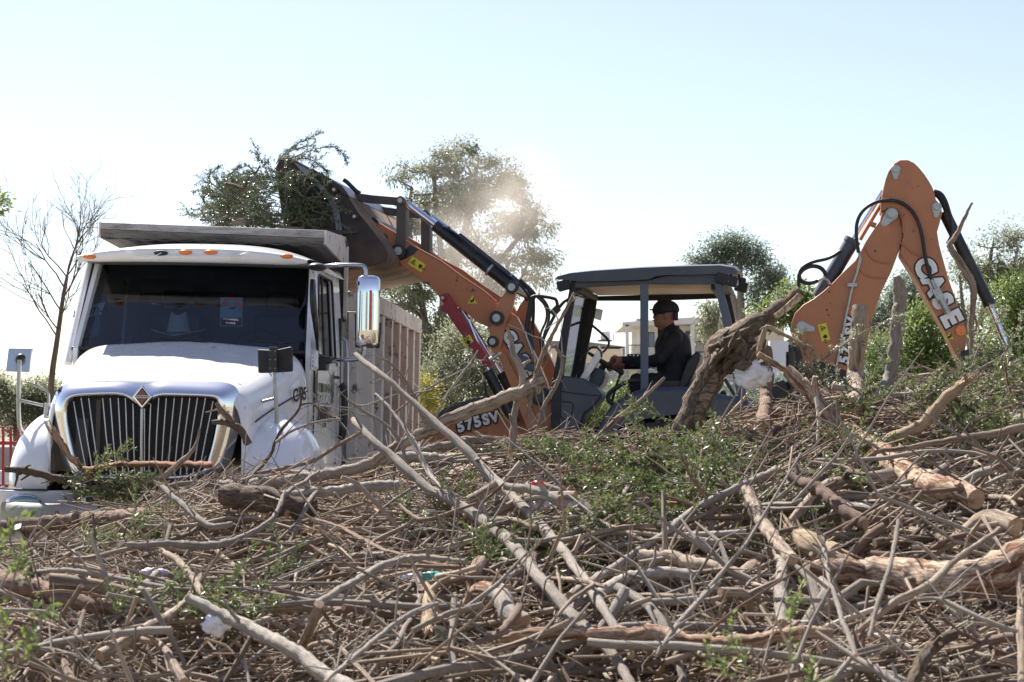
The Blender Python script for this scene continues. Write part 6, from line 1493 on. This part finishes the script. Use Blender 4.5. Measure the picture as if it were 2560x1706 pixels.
def log_obj(name, mat, pts, lift, label):
    n = len(pts)
    if isinstance(lift, tuple): Ds = np.minimum(np.linspace(lift[0], lift[1], n), [hit(u, v, lift[2] if len(lift) > 2 else .26) for u, v, _ in pts])
    elif lift > 3: Ds = np.minimum(np.full(n, lift), [hit(u, v, .10) for u, v, _ in pts])
    else: Ds = np.array([hit(u, v, lift) for u, v, _ in pts]); Ds = np.convolve(np.pad(Ds, 1, 'edge'), [.25, .5, .25], 'valid')
    P = [np.array([*W(u, v, d), r * d / F]) for (u, v, r), d in zip(pts, Ds)]
    P = np.array(chaikin([Vec for Vec in P], 2)) if n > 2 else np.array(P)
    # resample finely with wander so that the bark outline is uneven
    L = np.concatenate([[0], np.cumsum(np.linalg.norm(np.diff(P[:, :3], axis=0), axis=1))])
    rm = P[:, 3].mean(); m = int(np.clip(L[-1] / max(.018, rm * .55), 10, 90))
    s = np.linspace(0, L[-1], m); Q = np.stack([np.interp(s, L, P[:, k]) for k in range(4)], 1)
    wob = np.cumsum(RNG.normal(size=(m, 3)), axis=0); wob -= np.linspace(wob[0], wob[-1], m); wob *= rm * .10
    Q[:, :3] += wob
    kn = 1 + .10 * np.sin(s / (rm * 9) + RNG.random() * 6) + .05 * RNG.normal(size=m)
    if mat in ('dark_bark', 'red_bark', 'bare'): kn += .07 * RNG.normal(size=m)
    sq = 1.0
    if name in ('bark_strip', 'rust_board', 'timber'): sq = .3
    c = Q[m // 2, :3].copy()
    g = G(); Q[:, :3] -= c
    sides = 14 if rm > .03 else 9 if rm > .012 else 7
    g.tube(Q[:, :3], Q[:, 3] * kn.clip(.75, 1.35), sides if name != 'timber' else 4, capmat=1, tint=RNG.random(), rough=.07 if mat in ('dark_bark', 'bare', 'pale', 'red_bark') else .04, squash=sq)
    # side knots and stubs
    if rm > .008 and name not in ('bark_strip', 'rust_board', 'timber'):
        for _ in range(int(RNG.integers(2, 5))):
            i = RNG.integers(1, m - 1); t = unit(Q[min(i + 1, m - 1), :3] - Q[i - 1, :3]); d = unit(t * RNG.choice([-1, 1]) * .8 + rdir(1)[0] * .9)
            l_ = Q[i, 3] * (1.5 + 4 * RNG.random()) if Q[i, 3] < .03 else .01 + .05 * RNG.random(); r_ = Q[i, 3] * (.25 + .25 * RNG.random())
            g.tube([Q[i, :3], Q[i, :3] + d * (Q[i, 3] + l_ * .5), Q[i, :3] + d * (Q[i, 3] + l_) + RNG.normal(size=3) * l_ * .15], [r_ * 1.6, r_, r_ * .7], 7, capmat=1, tint=RNG.random(), rough=.08)
    # splinters on torn ends
    if name == 'split_branch' or (name == 'stump' and mat == 'pale'):
        for e_, nx in ((0, 1), (m - 1, m - 2)):
            d = unit(Q[e_, :3] - Q[nx, :3])
            for _ in range(9):
                o_ = rdir(1)[0] * Q[e_, 3] * .7; l_ = Q[e_, 3] * (1 + 3 * RNG.random())
                g.tube([Q[e_, :3] + o_ - d * l_ * .4, Q[e_, :3] + o_ + d * l_ * .3 + o_ * .2, Q[e_, :3] + o_ * 1.4 + d * l_], [Q[e_, 3] * .3, Q[e_, 3] * .2, .001], 4, mat=1, tint=RNG.random(), caps=False)
    o = g.build(name, [mat, 'cut'], loc=tuple(c))
    tag(o, label, {'log': 'log', 'branch': 'branch', 'split_branch': 'branch', 'stump': 'stump', 'stump_post': 'post', 'bark_strip': 'bark', 'rust_board': 'board', 'timber': 'timber'}[name])
    return o, Q[:, :3] + c, Q[:, 3]
built = [log_obj(*l) for l in LOGS]
# fine side twigs on the slender branches (parts of those branches)
for (o, Q, R), spec in zip(built, LOGS):
    if spec[0] == 'branch' and R.mean() < .016 and any(w in spec[4] for w in ('thin', 'slim', 'twig', 'knotty', 'slanting', 'bent', 'forked')):
        g = G(); c = np.array(list(o.location))
        for _ in range(10):
            i = RNG.integers(2, len(Q) - 1); t = unit(Q[i] - Q[i - 1]); d = unit(t * (.9 if RNG.random() < .5 else -.9) + rdir(1)[0] * .8 + np.array([0, 0, .3]))
            L_ = .10 + .30 * RNG.random(); n_ = 6; P = [Q[i] - c]
            for k in range(n_): d = unit(d + RNG.normal(size=3) * .16); P.append(P[-1] + d * L_ / n_)
            g.tube(P, np.linspace(R[i] * .45, .0012, n_ + 1), 5, tint=RNG.random())
        g.build('side_twigs', 'grey_bark', o)['kind'] = 'stuff'
# root mass and torn wood on the big stump
st_o = [o for (o, Q, R), s in zip(built, LOGS) if s[4].startswith('massive dark stump')][0]; c = np.array(list(st_o.location))
g = G()
for k in range(70):
    u, v = 1843 + RNG.normal() * 22, 878 + RNG.normal() * 20
    p = np.array(list(W(u, v, 10.36 + RNG.normal() * .05))) - c; d = unit(np.array([.7, 0, .4]) + rdir(1)[0] * .7); L_ = .03 + .07 * RNG.random()
    g.tube([p - d * L_, p + RNG.normal(size=3) * .015, p + d * L_], [.010, .018 + .022 * RNG.random(), .005], 7, tint=RNG.random(), rough=.2)
g.build('root_mass', 'dark_bark', st_o)
g = G(); A = [(1996, 733), (2010, 742), (1985, 768), (1955, 790), (1940, 798), (1935, 786), (1965, 762)]
g.prism([np.array(list(W(u, v, 10.42))) - c for u, v in A], (0, .03, 0)); g.build('torn_wood_face', 'pale', st_o)
g = G(); A = [(1796, 925), (1796, 955), (1774, 1005), (1748, 1055), (1730, 1062), (1742, 1010), (1770, 950)]
g.prism([np.array(list(W(u, v, 10.40))) - c for u, v in A], (0, .03, 0)); g.build('split_wood_face', 'dark_bark', st_o)

# ---- loose sticks (individuals), then the countless twigs and litter (one mass each)
def rand_stick(g, x, y, r, L, lift, az=None, tilt=None, sides=6, n=8, fork=True, mat=0, capmat=None, curl=.16):
    z = float(pile_z(x, y)) + lift
    az = RNG.normal() * .75 + (math.pi if RNG.random() < .5 else 0) if az is None else az
    # follow the slope of the pile
    tl = RNG.normal() * .22 if tilt is None else tilt
    if y > 10.2: tl *= .55; r *= .85; lift = min(lift, .08)
    if y > 10.2 and CX + x / y * F < 900: tl *= .4; lift = min(lift, .03)
    d = np.array([math.cos(az), math.sin(az), 0.0]); e = .15
    sl = (float(pile_z(x + d[0] * e, y + d[1] * e)) - float(pile_z(x - d[0] * e, y - d[1] * e))) / (2 * e)
    if y > 9.9: L = min(L, .85); curl = min(curl, .12)
    d = unit(d + np.array([0, 0, sl * .8 + tl]))
    p = np.array([x, y, z]) - d * L / 2; P = [p]; dd = unit(d + RNG.normal(size=3) * .2)
    drift = RNG.normal(size=3) * curl * .5
    for k in range(n - 1):
        dd = unit(dd + drift * .35 + RNG.normal(size=3) * curl * (.35 if RNG.random() < .7 else 1.3)); P.append(P[-1] + dd * L / (n - 1))
    P = np.array(P); P += np.array([x, y, z]) - P.mean(0)
    if sides >= 6:
        lim = pile_z(P[:, 0], np.minimum(P[:, 1], 11.4)) + (.10 if y > 9 else .22) + (.35 if tilt is not None and abs(tilt) > .45 else 0); P[:, 2] = np.minimum(P[:, 2], lim + .25 * np.maximum(0, P[:, 2] - lim))
    t = RNG.random()
    g.tube(P, np.linspace(r, r * (.35 + .4 * RNG.random()), n), sides, mat=mat, capmat=capmat, tint=t, rough=.06, caps=sides > 4)
    if fork:
        for _ in range(RNG.integers(0, 3) if sides < 7 else RNG.integers(2, 5)):
            i = RNG.integers(2, n - 1); d2 = unit(unit(P[i + 1 if i + 1 < n else i] - P[i - 1]) + rdir(1)[0] * .8); l2 = L * (.15 + .3 * RNG.random())
            g.tube([P[i], P[i] + d2 * l2 * .5 + RNG.normal(size=3) * l2 * .06, P[i] + d2 * l2 + RNG.normal(size=3) * l2 * .1], [r * .6, r * .4, r * .2], max(3, sides - 1), mat=mat, capmat=capmat, tint=t, caps=False)
    return P
def cavity(x, y): return noise.noise(Vector((x * 1.5, y * 1.1, 3.3))) + .5 * noise.noise(Vector((x * 4.2, y * 3.0, 8.1)))
def samp(ymin=5.9, ymax=11.9, holes=False):
    while True:
        y = ymin + (ymax - ymin) * RNG.random() ** .85
        u = -80 + RNG.random() * 2720
        x = (u - CX) / F * y
        if holes and cavity(x, y) < -.14 and RNG.random() < .86: continue
        return x, y
kinds = [('grey_bark', 'bare grey brown stick lying loose among the heaped branches', 'grey sticks in the brush pile', 120), ('tan_bark', 'light tan stick lying loose among the heaped branches', 'tan sticks in the brush pile', 75),
         ('red_bark', 'reddish brown stick lying loose among the heaped branches', 'reddish sticks in the brush pile', 45), ('bare', 'stripped pale pinkish stick lying loose among the heaped branches', 'stripped sticks in the brush pile', 26)]
for mat, lab, grp, cnt in kinds:
    for k in range(cnt):
        x, y = samp(); g = G(); r = .007 + .017 * RNG.random() ** 1.5
        if y > 10.5: r *= .85
        up_ = RNG.random() < .14 and y < 9.8
        rand_stick(g, 0 + x, y, r, .45 + 1.0 * RNG.random(), .05 + .13 * RNG.random(), sides=7, n=11, capmat=1, tilt=(RNG.choice([-1, 1]) * (.5 + .6 * RNG.random())) if up_ else None)
        V = np.concatenate(g.V); c = V.mean(0); g.V = [v - c for v in g.V]
        o = g.build('stick', [mat, 'cut'], loc=tuple(c)); tag(o, lab, 'stick', grp)
for k in range(84):
    x, y = samp(6.2, 9.7); mat = ['grey_bark', 'tan_bark', 'red_bark'][RNG.choice(3, p=[.55, .3, .15])]
    g = G(); rand_stick(g, x, y, .010 + .012 * RNG.random(), 1.3 + 1.3 * RNG.random(), .04 + .12 * RNG.random(), sides=8, n=22, capmat=1, curl=.13, az=RNG.normal() * .55 + (math.pi if RNG.random() < .5 else 0), tilt=RNG.normal() * .12)
    V = np.concatenate(g.V); c = V.mean(0); g.V = [v_ - c for v_ in g.V]
    nm = {'tan_bark': 'tan', 'grey_bark': 'grey', 'red_bark': 'reddish'}[mat]
    o = g.build('long_branch', [mat, 'cut'], loc=tuple(c)); tag(o, 'long winding %s branch with side forks lying over the heap' % nm, 'branch', 'long %s branches over the heap' % nm)
for k in range(58):
    u = (1500 + 1100 * RNG.random()) if k < 40 else RNG.random() * 1500
    v = (1130 + 560 * RNG.random()) if k < 40 else (1280 + 420 * RNG.random())
    y = min(hit(u, v, .03), 11.2); x = (u - CX) / F * y; g = G(); r = .018 + .026 * RNG.random() ** 1.4
    mat = ['tan_bark', 'bare', 'dark_bark', 'grey_bark', 'red_bark'][RNG.choice(5, p=[.25, .2, .25, .2, .1])]
    rand_stick(g, x, y, r, .45 + .9 * RNG.random(), .0 + .09 * RNG.random(), sides=11, n=20, capmat=1, curl=.12)
    V = np.concatenate(g.V); c = V.mean(0); g.V = [v_ - c for v_ in g.V]
    nm = {'tan_bark': 'tan', 'bare': 'stripped', 'dark_bark': 'dark', 'grey_bark': 'grey', 'red_bark': 'reddish'}[mat]
    o = g.build('limb', [mat, 'cut'], loc=tuple(c)); tag(o, 'thick %s limb half buried among the heaped branches' % nm, 'limb', 'thick %s limbs in the pile' % nm)
g = G()
for k in range(1500):                                               # middling branches woven through the heap
    x, y = samp(5.8, 11.6, RNG.random() < .7)
    rand_stick(g, x, y, .0065 + .007 * RNG.random(), .5 + 1.1 * RNG.random(), -.14 + .20 * RNG.random(), sides=6, n=11, curl=.2, fork=RNG.random() < .6, tilt=RNG.normal() * .25)
mid_n = g.n
for k in range(4300):
    x, y = samp(5.7, 12.6, True)
    s = RNG.random() ** 2.2
    rand_stick(g, x, y, (.0025 + .011 * s), .18 + .75 * RNG.random() ** 1.4, -.17 + .25 * RNG.random() ** .9, sides=4 if s < .5 else 5, n=6 if s < .4 else 7, fork=RNG.random() < .35, curl=.22, tilt=RNG.normal() * (.22 if RNG.random() < .85 else .7))
o = g.build('twig_tangle', 'twig'); tag(o, 'countless thin twigs tangled over the whole brush pile', 'twigs', kind='stuff')
# clustered bunches of parallel thin twigs
g = G()
for k in range(215):
    x, y = samp(6.2, 11.6); az = RNG.normal() * .9 + (math.pi if RNG.random() < .5 else 0); tl = RNG.normal() * .3; L0_ = .4 + .6 * RNG.random()
    for j in range(int(RNG.integers(8, 18))):
        rand_stick(g, x + RNG.normal() * .08, y + RNG.normal() * .08, .0022 + .003 * RNG.random(), L0_ * (.6 + .5 * RNG.random()), .03 + .10 * RNG.random(), az=az + RNG.normal() * .2, tilt=tl + RNG.normal() * .12, sides=4, n=7, fork=RNG.random() < .3, curl=.14)
o = g.build('fine_twig_bundles', 'twig'); tag(o, 'bundles of fine dry twigs strewn over the brush pile', 'twigs', kind='stuff')
# flakes of bark, dry leaves and chips
n = 60000
ys_ = 5.8 + 6.3 * RNG.random(n) ** .85; us_ = -60 + RNG.random(n) * 2680; xs_ = (us_ - CX) / F * ys_
keep = np.array([cavity(a_, b_) > -.16 or RNG.random() < .25 for a_, b_ in zip(xs_, ys_)]); xs_, ys_ = xs_[keep], ys_[keep]; n = len(xs_)
C = np.stack([xs_, ys_, pile_z(xs_, ys_) + RNG.random(n) * .22 - .17], 1)
g = G(); dd = unit(RNG.normal(size=(n, 3)) * np.array([1, 1, .5])); g.leaves(C, dd, rdir(n), .018 + .045 * RNG.random(n) ** 2, .42)
o = g.build('bark_litter', 'litter'); tag(o, 'dry leaves, bark flakes and chips scattered through the brush pile', 'litter', kind='stuff')

# ---- leafy branches
def spray(g, gl, p, d, L, r=.006, ntw=10, leaf=.026, dens=1.0, droop=.1):
    p = np.array(list(p)); d = unit(np.array(list(d))); n = 10; P = [p]
    for k in range(n - 1): d = unit(d + RNG.normal(size=3) * .10 - np.array([0, 0, droop * .25])); P.append(P[-1] + d * L / (n - 1))
    P = np.array(P); g.tube(P, np.linspace(r, r * .3, n), 5, tint=RNG.random())
    LC, LD = [], []
    def lv(P_, sp):
        Ls = np.concatenate([[0], np.cumsum(np.linalg.norm(np.diff(P_, axis=0), axis=1))]); m = max(3, int(Ls[-1] / sp)); s = np.linspace(Ls[-1] * .12, Ls[-1], m)
        q = np.stack([np.interp(s, Ls, P_[:, k]) for k in range(3)], 1); t = unit(np.gradient(q, axis=0))
        for _ in range(2):
            LC.append(q + RNG.normal(size=q.shape) * .003); LD.append(unit(t * .7 + unit(np.cross(t, rdir(m))) * .9))
    lv(P[n // 3:], .016 / dens)
    for k in range(ntw):
        i = RNG.integers(1, n - 1); t = unit(P[i + 1] - P[i - 1]); dd_ = unit(t * .8 + rdir(1)[0] * .75 + np.array([0, 0, .12])); l_ = L * (.18 + .32 * RNG.random()) * (1 - .45 * i / n)
        Q = [P[i]]
        for j in range(6): dd_ = unit(dd_ + RNG.normal(size=3) * .14 - np.array([0, 0, droop * .2])); Q.append(Q[-1] + dd_ * l_ / 6)
        Q = np.array(Q); g.tube(Q, np.linspace(r * .45, r * .15, 7), 3, caps=False, tint=RNG.random()); lv(Q, .011 / dens)
    LC, LD = np.vstack(LC), np.vstack(LD); m = len(LC)
    gl.leaves(LC, LD, rdir(m), leaf * (.6 + .7 * RNG.random(m)), .42, tint=np.clip(RNG.random() * .35 + RNG.random(m) * .65, 0, 1))
def leafy(name, label, group, specs, leafmat_='leaf_pile', cat='branch', leaf=.030, barkm='grey_bark', ntw=10, dens=1.0, droop=.1, r=.006):
    base = Vector(specs[0][0]); e = empty(name, base); tag(e, label, cat, group); g, gl = G(), G()
    for p, d, L in specs: spray(g, gl, Vector(p) - base, d, L, r, ntw, leaf, dens, droop)
    g.build('stem', barkm, e); l_ = gl.build('leaves', leafmat_, e); l_['kind'] = 'stuff'; return e
def pick(uc, vc, su, sv, lift=.12):
    u, v = uc + RNG.normal() * su, vc + RNG.normal() * sv; D_ = hit(u, v, lift); p = W(u, v, D_)
    return p
def dirn(ax=None, up=.15):
    a = RNG.random() * 2 * math.pi if ax is None else ax + RNG.normal() * .5
    return (math.cos(a), math.sin(a) * .6 - .15, up + RNG.normal() * .25)
for (uc, vc, su, sv, n_, lab, grp, ax) in [
    (1800, 1188, 88, 34, 34, 'leafy green branch in the glossy mass beneath the cab fender and stump', 'green leafy branches below the stump', math.pi),
    (1690, 1300, 60, 50, 10, 'leafy green branch hanging below the dark leaning log', 'green leafy branches hanging low', math.pi * 1.2),
    (2000, 1110, 60, 50, 14, 'leafy green branch tucked beside the peeled pinkish log', 'green leafy branches by the pinkish log', 0),
    (2330, 1060, 110, 50, 20, 'thin leafy spray along the crest beneath the dipper arm', 'leafy sprays along the crest', 0),
    (2490, 950, 50, 50, 10, 'pale leafy spray rising beside the rear bucket', 'leafy sprays by the rear bucket', .3),
    (195, 1235, 42, 26, 12, 'grey green leafy branch in front of the truck bumper', 'leafy branches before the bumper', 0),
    (200, 1380, 50, 20, 5, 'dull green leafy branch in shade under the long reddish log', 'leafy branches under the reddish log', 0),
    (1260, 1425, 110, 18, 11, 'green needle like branch near the middle behind the slanting poles', 'green sprigs beside the teal bag', 0),
    (1010, 1330, 70, 24, 8, 'small leafy sprig among grey twigs in the middle of the pile', 'sprigs among the grey twigs', 0),
    (1200, 1110, 60, 12, 6, 'bleached leafy sprig in front of the machine hood', 'bleached sprigs below the hood', 0),
    (1850, 1310, 90, 50, 12, 'leafy sprig scattered beside the peeling orange brown log', 'sprigs by the peeling log', 0),
    (360, 1560, 90, 16, 5, 'flat green sprig on the debris near the white bag', 'flat sprigs near the white bag', 0)]:
    for k in range(n_):
        p = pick(uc, vc, su, sv, .10 + .08 * RNG.random())
        if uc > 2400: p = W(uc + RNG.normal() * su, vc + RNG.normal() * sv, 10.6 + RNG.random() * .6)
        leafy('leafy_branch', lab, grp, [(p, dirn(ax, .12 if uc < 2200 else .35), .35 + .35 * RNG.random())], ntw=9, droop=.22 if vc < 1300 else .1)
# arching shoots that cross the boom foot
for k, (pts, lab) in enumerate([([(1990, 930), (2060, 900), (2110, 860), (2190, 812), (2240, 800)], 'long arching leafy shoot crossing the foot of the boom'), ([(2080, 985), (2040, 930), (2010, 880), (2000, 850)], 'short upright leafy shoot at the stabiliser'),
                                ([(2180, 1010), (2120, 960), (2080, 935), (2020, 925)], 'bending leafy shoot low before the boom'), ([(2420, 960), (2440, 880), (2470, 830), (2500, 790)], 'upright leafy shoot between dipper and rear bucket'), ([(2470, 980), (2500, 900), (2530, 850), (2555, 800)], 'outermost upright leafy shoot at the edge')]):
    P = np.array([list(W(u, v, 10.3)) for u, v in pts]); e = empty('leafy_shoot', P[0]); tag(e, lab, 'branch'); g, gl = G(), G(); Q = np.array(chaikin(list(P), 2)) - P[0]
    g.tube(Q, np.linspace(.007, .002, len(Q)), 6)
    for i in range(2, len(Q)):
        for _ in range(2): spray(g, gl, Q[i], unit(unit(Q[i] - Q[i - 1]) + rdir(1)[0] * .9), .05 + .05 * RNG.random(), .002, 1, .022, .45)
    g.build('stem', 'tan_bark', e); l_ = gl.build('leaves', 'leaf_gum', e); l_['kind'] = 'stuff'
# blurred shoots close to the lens
leafy('leafy_shoot', 'out of focus pale green shoot standing up at the bottom near the peeled log', None, [(W(1955, 1760, 5.2), (.28, 0, 1), .33), (W(1900, 1760, 5.3), (-.35, 0, 1), .24), (W(1850, 1740, 5.2), (-.3, .1, .8), .18), (W(2030, 1750, 5.2), (.1, 0, 1), .12)], 'leaf_bright', leaf=.020, ntw=7, droop=0, r=.0035)
leafy('weed', 'blurred green weed with broad leaves at the bottom corner beside the gnarled log', None, [(W(10, 1760, 4.6), (.1, 0, 1), .26), (W(60, 1650, 4.6), (.12, 0, 1), .16), (W(20, 1490, 4.7), (.3, 0, 1), .12), (W(-20, 1420, 4.7), (.35, 0, .5), .16)], 'leaf_bright', cat='plant', leaf=.030, ntw=6, dens=.6, droop=0, r=.003)

# ---- load of green branches in the loader bucket
def onL(u, v, y): return K.M @ K.Y(u, v, y)
for k in range(150):
    u = 572 + 210 * RNG.random(); top = np.interp(u, [520, 560, 620, 660, 700, 740, 790], [478, 496, 486, 452, 418, 436, 486]); v = top + (562 - top) * RNG.random() ** 1.15 + 4
    if k > 175: u = 690 + 120 * RNG.random(); v = 425 + 130 * RNG.random() * (1 - (u - 690) / 260)
    y = -1.2 + 1.6 * RNG.random() if u < 690 else -1.16 - .14 * RNG.random()
    a = math.pi * (.55 + .6 * RNG.random()) if u < 700 else RNG.random() * 2 * math.pi
    leafy('leafy_branch', 'leafy green branch spilling out of the raised loader bucket', 'green branches in the loader bucket', [(onL(u, v, y), (math.cos(a), RNG.normal() * .3, math.sin(a) * .5 + .1), .28 + .22 * RNG.random())], 'leaf_load', leaf=.026, ntw=9, droop=.22)
for k, (pts, lab) in enumerate([([(700, 410), (730, 395), (770, 378), (812, 368), (840, 366), (862, 392)], 'longest wind blown shoot arching off the bucket top'), ([(690, 410), (715, 380), (745, 358), (765, 350), (790, 338)], 'high shoot pointing up off the bucket lip'), ([(735, 398), (775, 396), (800, 415), (812, 424)], 'short shoot drooping over the bucket back edge'),
                                ([(700, 415), (712, 385), (740, 372), (775, 365)], 'middle shoot waving above the bucket lip'), ([(530, 500), (522, 460), (524, 435), (540, 424)], 'upright shoot at the outer end of the bucket load'), ([(545, 470), (560, 450), (580, 430), (594, 420)], 'slanting shoot above the outer bucket load'), ([(570, 455), (600, 438), (615, 430), (620, 448)], 'drooping shoot above the outer bucket load'),
                                ([(530, 465), (508, 478), (510, 505), (530, 522)], 'hanging loop of twig at the outer end of the load'), ([(545, 535), (520, 532), (492, 538)], 'low leafy tip pointing away from the load')]):
    P = np.array([list(onL(u, v, -.6 + .1 * k)) for u, v in pts]); e = empty('leafy_shoot', P[0]); tag(e, lab, 'branch'); g, gl = G(), G(); Q = np.array(chaikin(list(P), 2)) - P[0]
    g.tube(Q, np.linspace(.007, .003, len(Q)), 6)
    for i in range(1, len(Q)):
        for _ in range(2): spray(g, gl, Q[i], unit(unit(Q[i] - Q[i - 1]) * 1.2 + rdir(1)[0] * .6), .05 + .07 * RNG.random(), .003, 1, .024, .6)
    g.build('stem', 'red_bark', e); l_ = gl.build('leaves', 'leaf_dark', e); l_['kind'] = 'stuff'
for k, (pts, r, mt, lab) in enumerate([([(566, 462), (590, 468), (610, 478)], .030, 'dark_bark', 'thick dark stub poking up from the bucket load'), ([(608, 475), (617, 460), (616, 450), (640, 433), (650, 415)], .010, 'dark_bark', 'crooked bare twig above the bucket load'), ([(500, 550), (540, 552), (570, 540)], .012, 'grey_bark', 'bare stick jutting from the low end of the load'),
                                       ([(590, 552), (640, 556), (690, 566), (760, 572)], .016, 'grey_bark', 'pale stick lying along the visor under the load'), ([(580, 556), (650, 560), (652, 562)], .022, 'tan_bark', 'short pale stick end beneath the load')]):
    P = np.array([list(onL(u, v, -1.25)) for u, v in pts]); c = P.mean(0); g = G(); g.tube(np.array(chaikin(list(P - c), 2)), r, 8, capmat=1, tint=.5, rough=.06); o = g.build('branch', [mt, 'cut'], loc=tuple(c)); tag(o, lab, 'branch')

# ---- litter of the human kind
def bag(name, label, cat, u, v, ru, rv, mat, D_=None, seed=0, lift=.16):
    D_ = D_ or hit(u, v, lift); p = W(u, v, D_); px = D_ / F
    rows = []
    for i in range(25):
        th = math.pi * i / 24; row = []
        for j in range(44):
            ph = 2 * math.pi * j / 44; d = Vector((math.sin(th) * math.cos(ph), math.sin(th) * math.sin(ph), math.cos(th)))
            f = 1.45 + .42 * noise.noise(d * 1.7 + Vector((seed, 0, 0))) - .55 * abs(noise.noise(d * 3.1 + Vector((0, seed, 0)))) - .35 * abs(noise.noise(d * 7 + Vector((seed, 0, 2)))) + .12 * noise.noise(d * 14)
            row.append((d.x * ru * px * f, d.y * ru * px * .5 * f, d.z * rv * px * f))
        rows.append(row)
    g = G(); g.grid(rows, close_v=True); o = g.build(name, mat, loc=tuple(p)); clean_normals(o); tag(o, label, cat); return o
bag('plastic_bag', 'white plastic bag snagged on the roots of the big stump', 'bag', 1880, 937, 36, 26, 'bag_white', 10.3, 1)
bag('plastic_bag', 'crumpled white bag caught low beside the thick grey branch', 'bag', 541, 1562, 26, 22, 'bag_white', None, 2, .35)
bag('plastic_bag', 'teal and white plastic bag under the arching grey branch', 'bag', 1075, 1443, 28, 10, 'bag_teal', None, 3, .16)
bag('plastic_bag', 'pale translucent bag beside the teal one', 'bag', 1015, 1445, 20, 10, 'bag_white', None, 4, .14)
bag('plastic_bag', 'lilac plastic scrap near the sawn grey log end', 'bag', 1420, 1258, 26, 13, 'bag_lilac', None, 5, .24)
bag('plastic_bag', 'grey white crumpled film below the sawn grey log', 'bag', 1345, 1262, 26, 14, 'bag_white', None, 6, .2)
bag('wrapper', 'red and yellow wrapper lying on the twigs', 'wrapper', 1345, 1212, 12, 7, 'wrap_red', None, 7, .32)
bag('plastic_film', 'scrap of clear grey film among the twigs under the elbow branch', 'film', 385, 1432, 28, 9, 'bag_lilac', None, 8, .2)
p = W(1120, 1588, hit(1120, 1588, .13)); e = empty('carton', p); tag(e, 'flattened pale carton printed with green rings at the bottom middle', 'carton')
g = G(); g.box((0, 0, 0), (.075, .012, .030), [(.97, 0, -.2), (0, 1, 0), (.2, 0, .97)]); g.build('panel', 'carton', e, .002)
for k, x in enumerate((-.045, .0, .045)):
    g = G(); g.tube([Vector((x + .015 * math.cos(t), -.014, -x * .2 + .015 * math.sin(t))) for t in np.linspace(0, 2 * math.pi, 15)], .0045, 5); g.build('printed_ring', 'carton_green', e)

# ---- dust hanging behind the loader arm
m = bpy.data.materials.new('dust'); m.use_nodes = True; nt = m.node_tree; N, L = nt.nodes, nt.links
N.remove(N['Principled BSDF']); pv = N.new('ShaderNodeVolumePrincipled'); pv.inputs['Color'].default_value = (.86, .79, .70, 1); pv.inputs['Anisotropy'].default_value = .3
tc = N.new('ShaderNodeTexCoord'); nz = N.new('ShaderNodeTexNoise'); nz.inputs['Scale'].default_value = 1.3; nz.inputs['Detail'].default_value = 4
L.new(tc.outputs['Object'], nz.inputs[0])
ln = N.new('ShaderNodeVectorMath'); ln.operation = 'LENGTH'; mpn = N.new('ShaderNodeMapping'); mpn.inputs['Scale'].default_value = (1 / 1.25, 1 / 1.3, 1 / 1.35); mpn.vector_type = 'POINT'
L.new(tc.outputs['Object'], mpn.inputs[0]); L.new(mpn.outputs[0], ln.inputs[0])
f1 = N.new('ShaderNodeMapRange'); f1.inputs[1].default_value = 1.0; f1.inputs[2].default_value = .1; f1.inputs[3].default_value = 0; f1.inputs[4].default_value = 1
L.new(ln.outputs['Value'], f1.inputs[0])
f2 = N.new('ShaderNodeMapRange'); f2.inputs[1].default_value = .42; f2.inputs[2].default_value = .68; L.new(nz.outputs[0], f2.inputs[0])
mu = N.new('ShaderNodeMath'); mu.operation = 'MULTIPLY'; L.new(f1.outputs[0], mu.inputs[0]); L.new(f2.outputs[0], mu.inputs[1])
m3 = N.new('ShaderNodeMath'); m3.operation = 'MULTIPLY'; m3.inputs[1].default_value = .85; L.new(mu.outputs[0], m3.inputs[0]); L.new(m3.outputs[0], pv.inputs['Density'])
L.new(pv.outputs[0], N['Material Output'].inputs['Volume'])
g = G(); g.ell((0, 0, 0), (1.24, 1.29, 1.34), nu=24, nv=16); M['dust'] = m
o = g.build('dust_cloud', 'dust', loc=tuple(W(1235, 560, 23.0))); clean_normals(o); tag(o, 'tan dust cloud drifting between the loader arm and the tree', 'dust', kind='stuff')
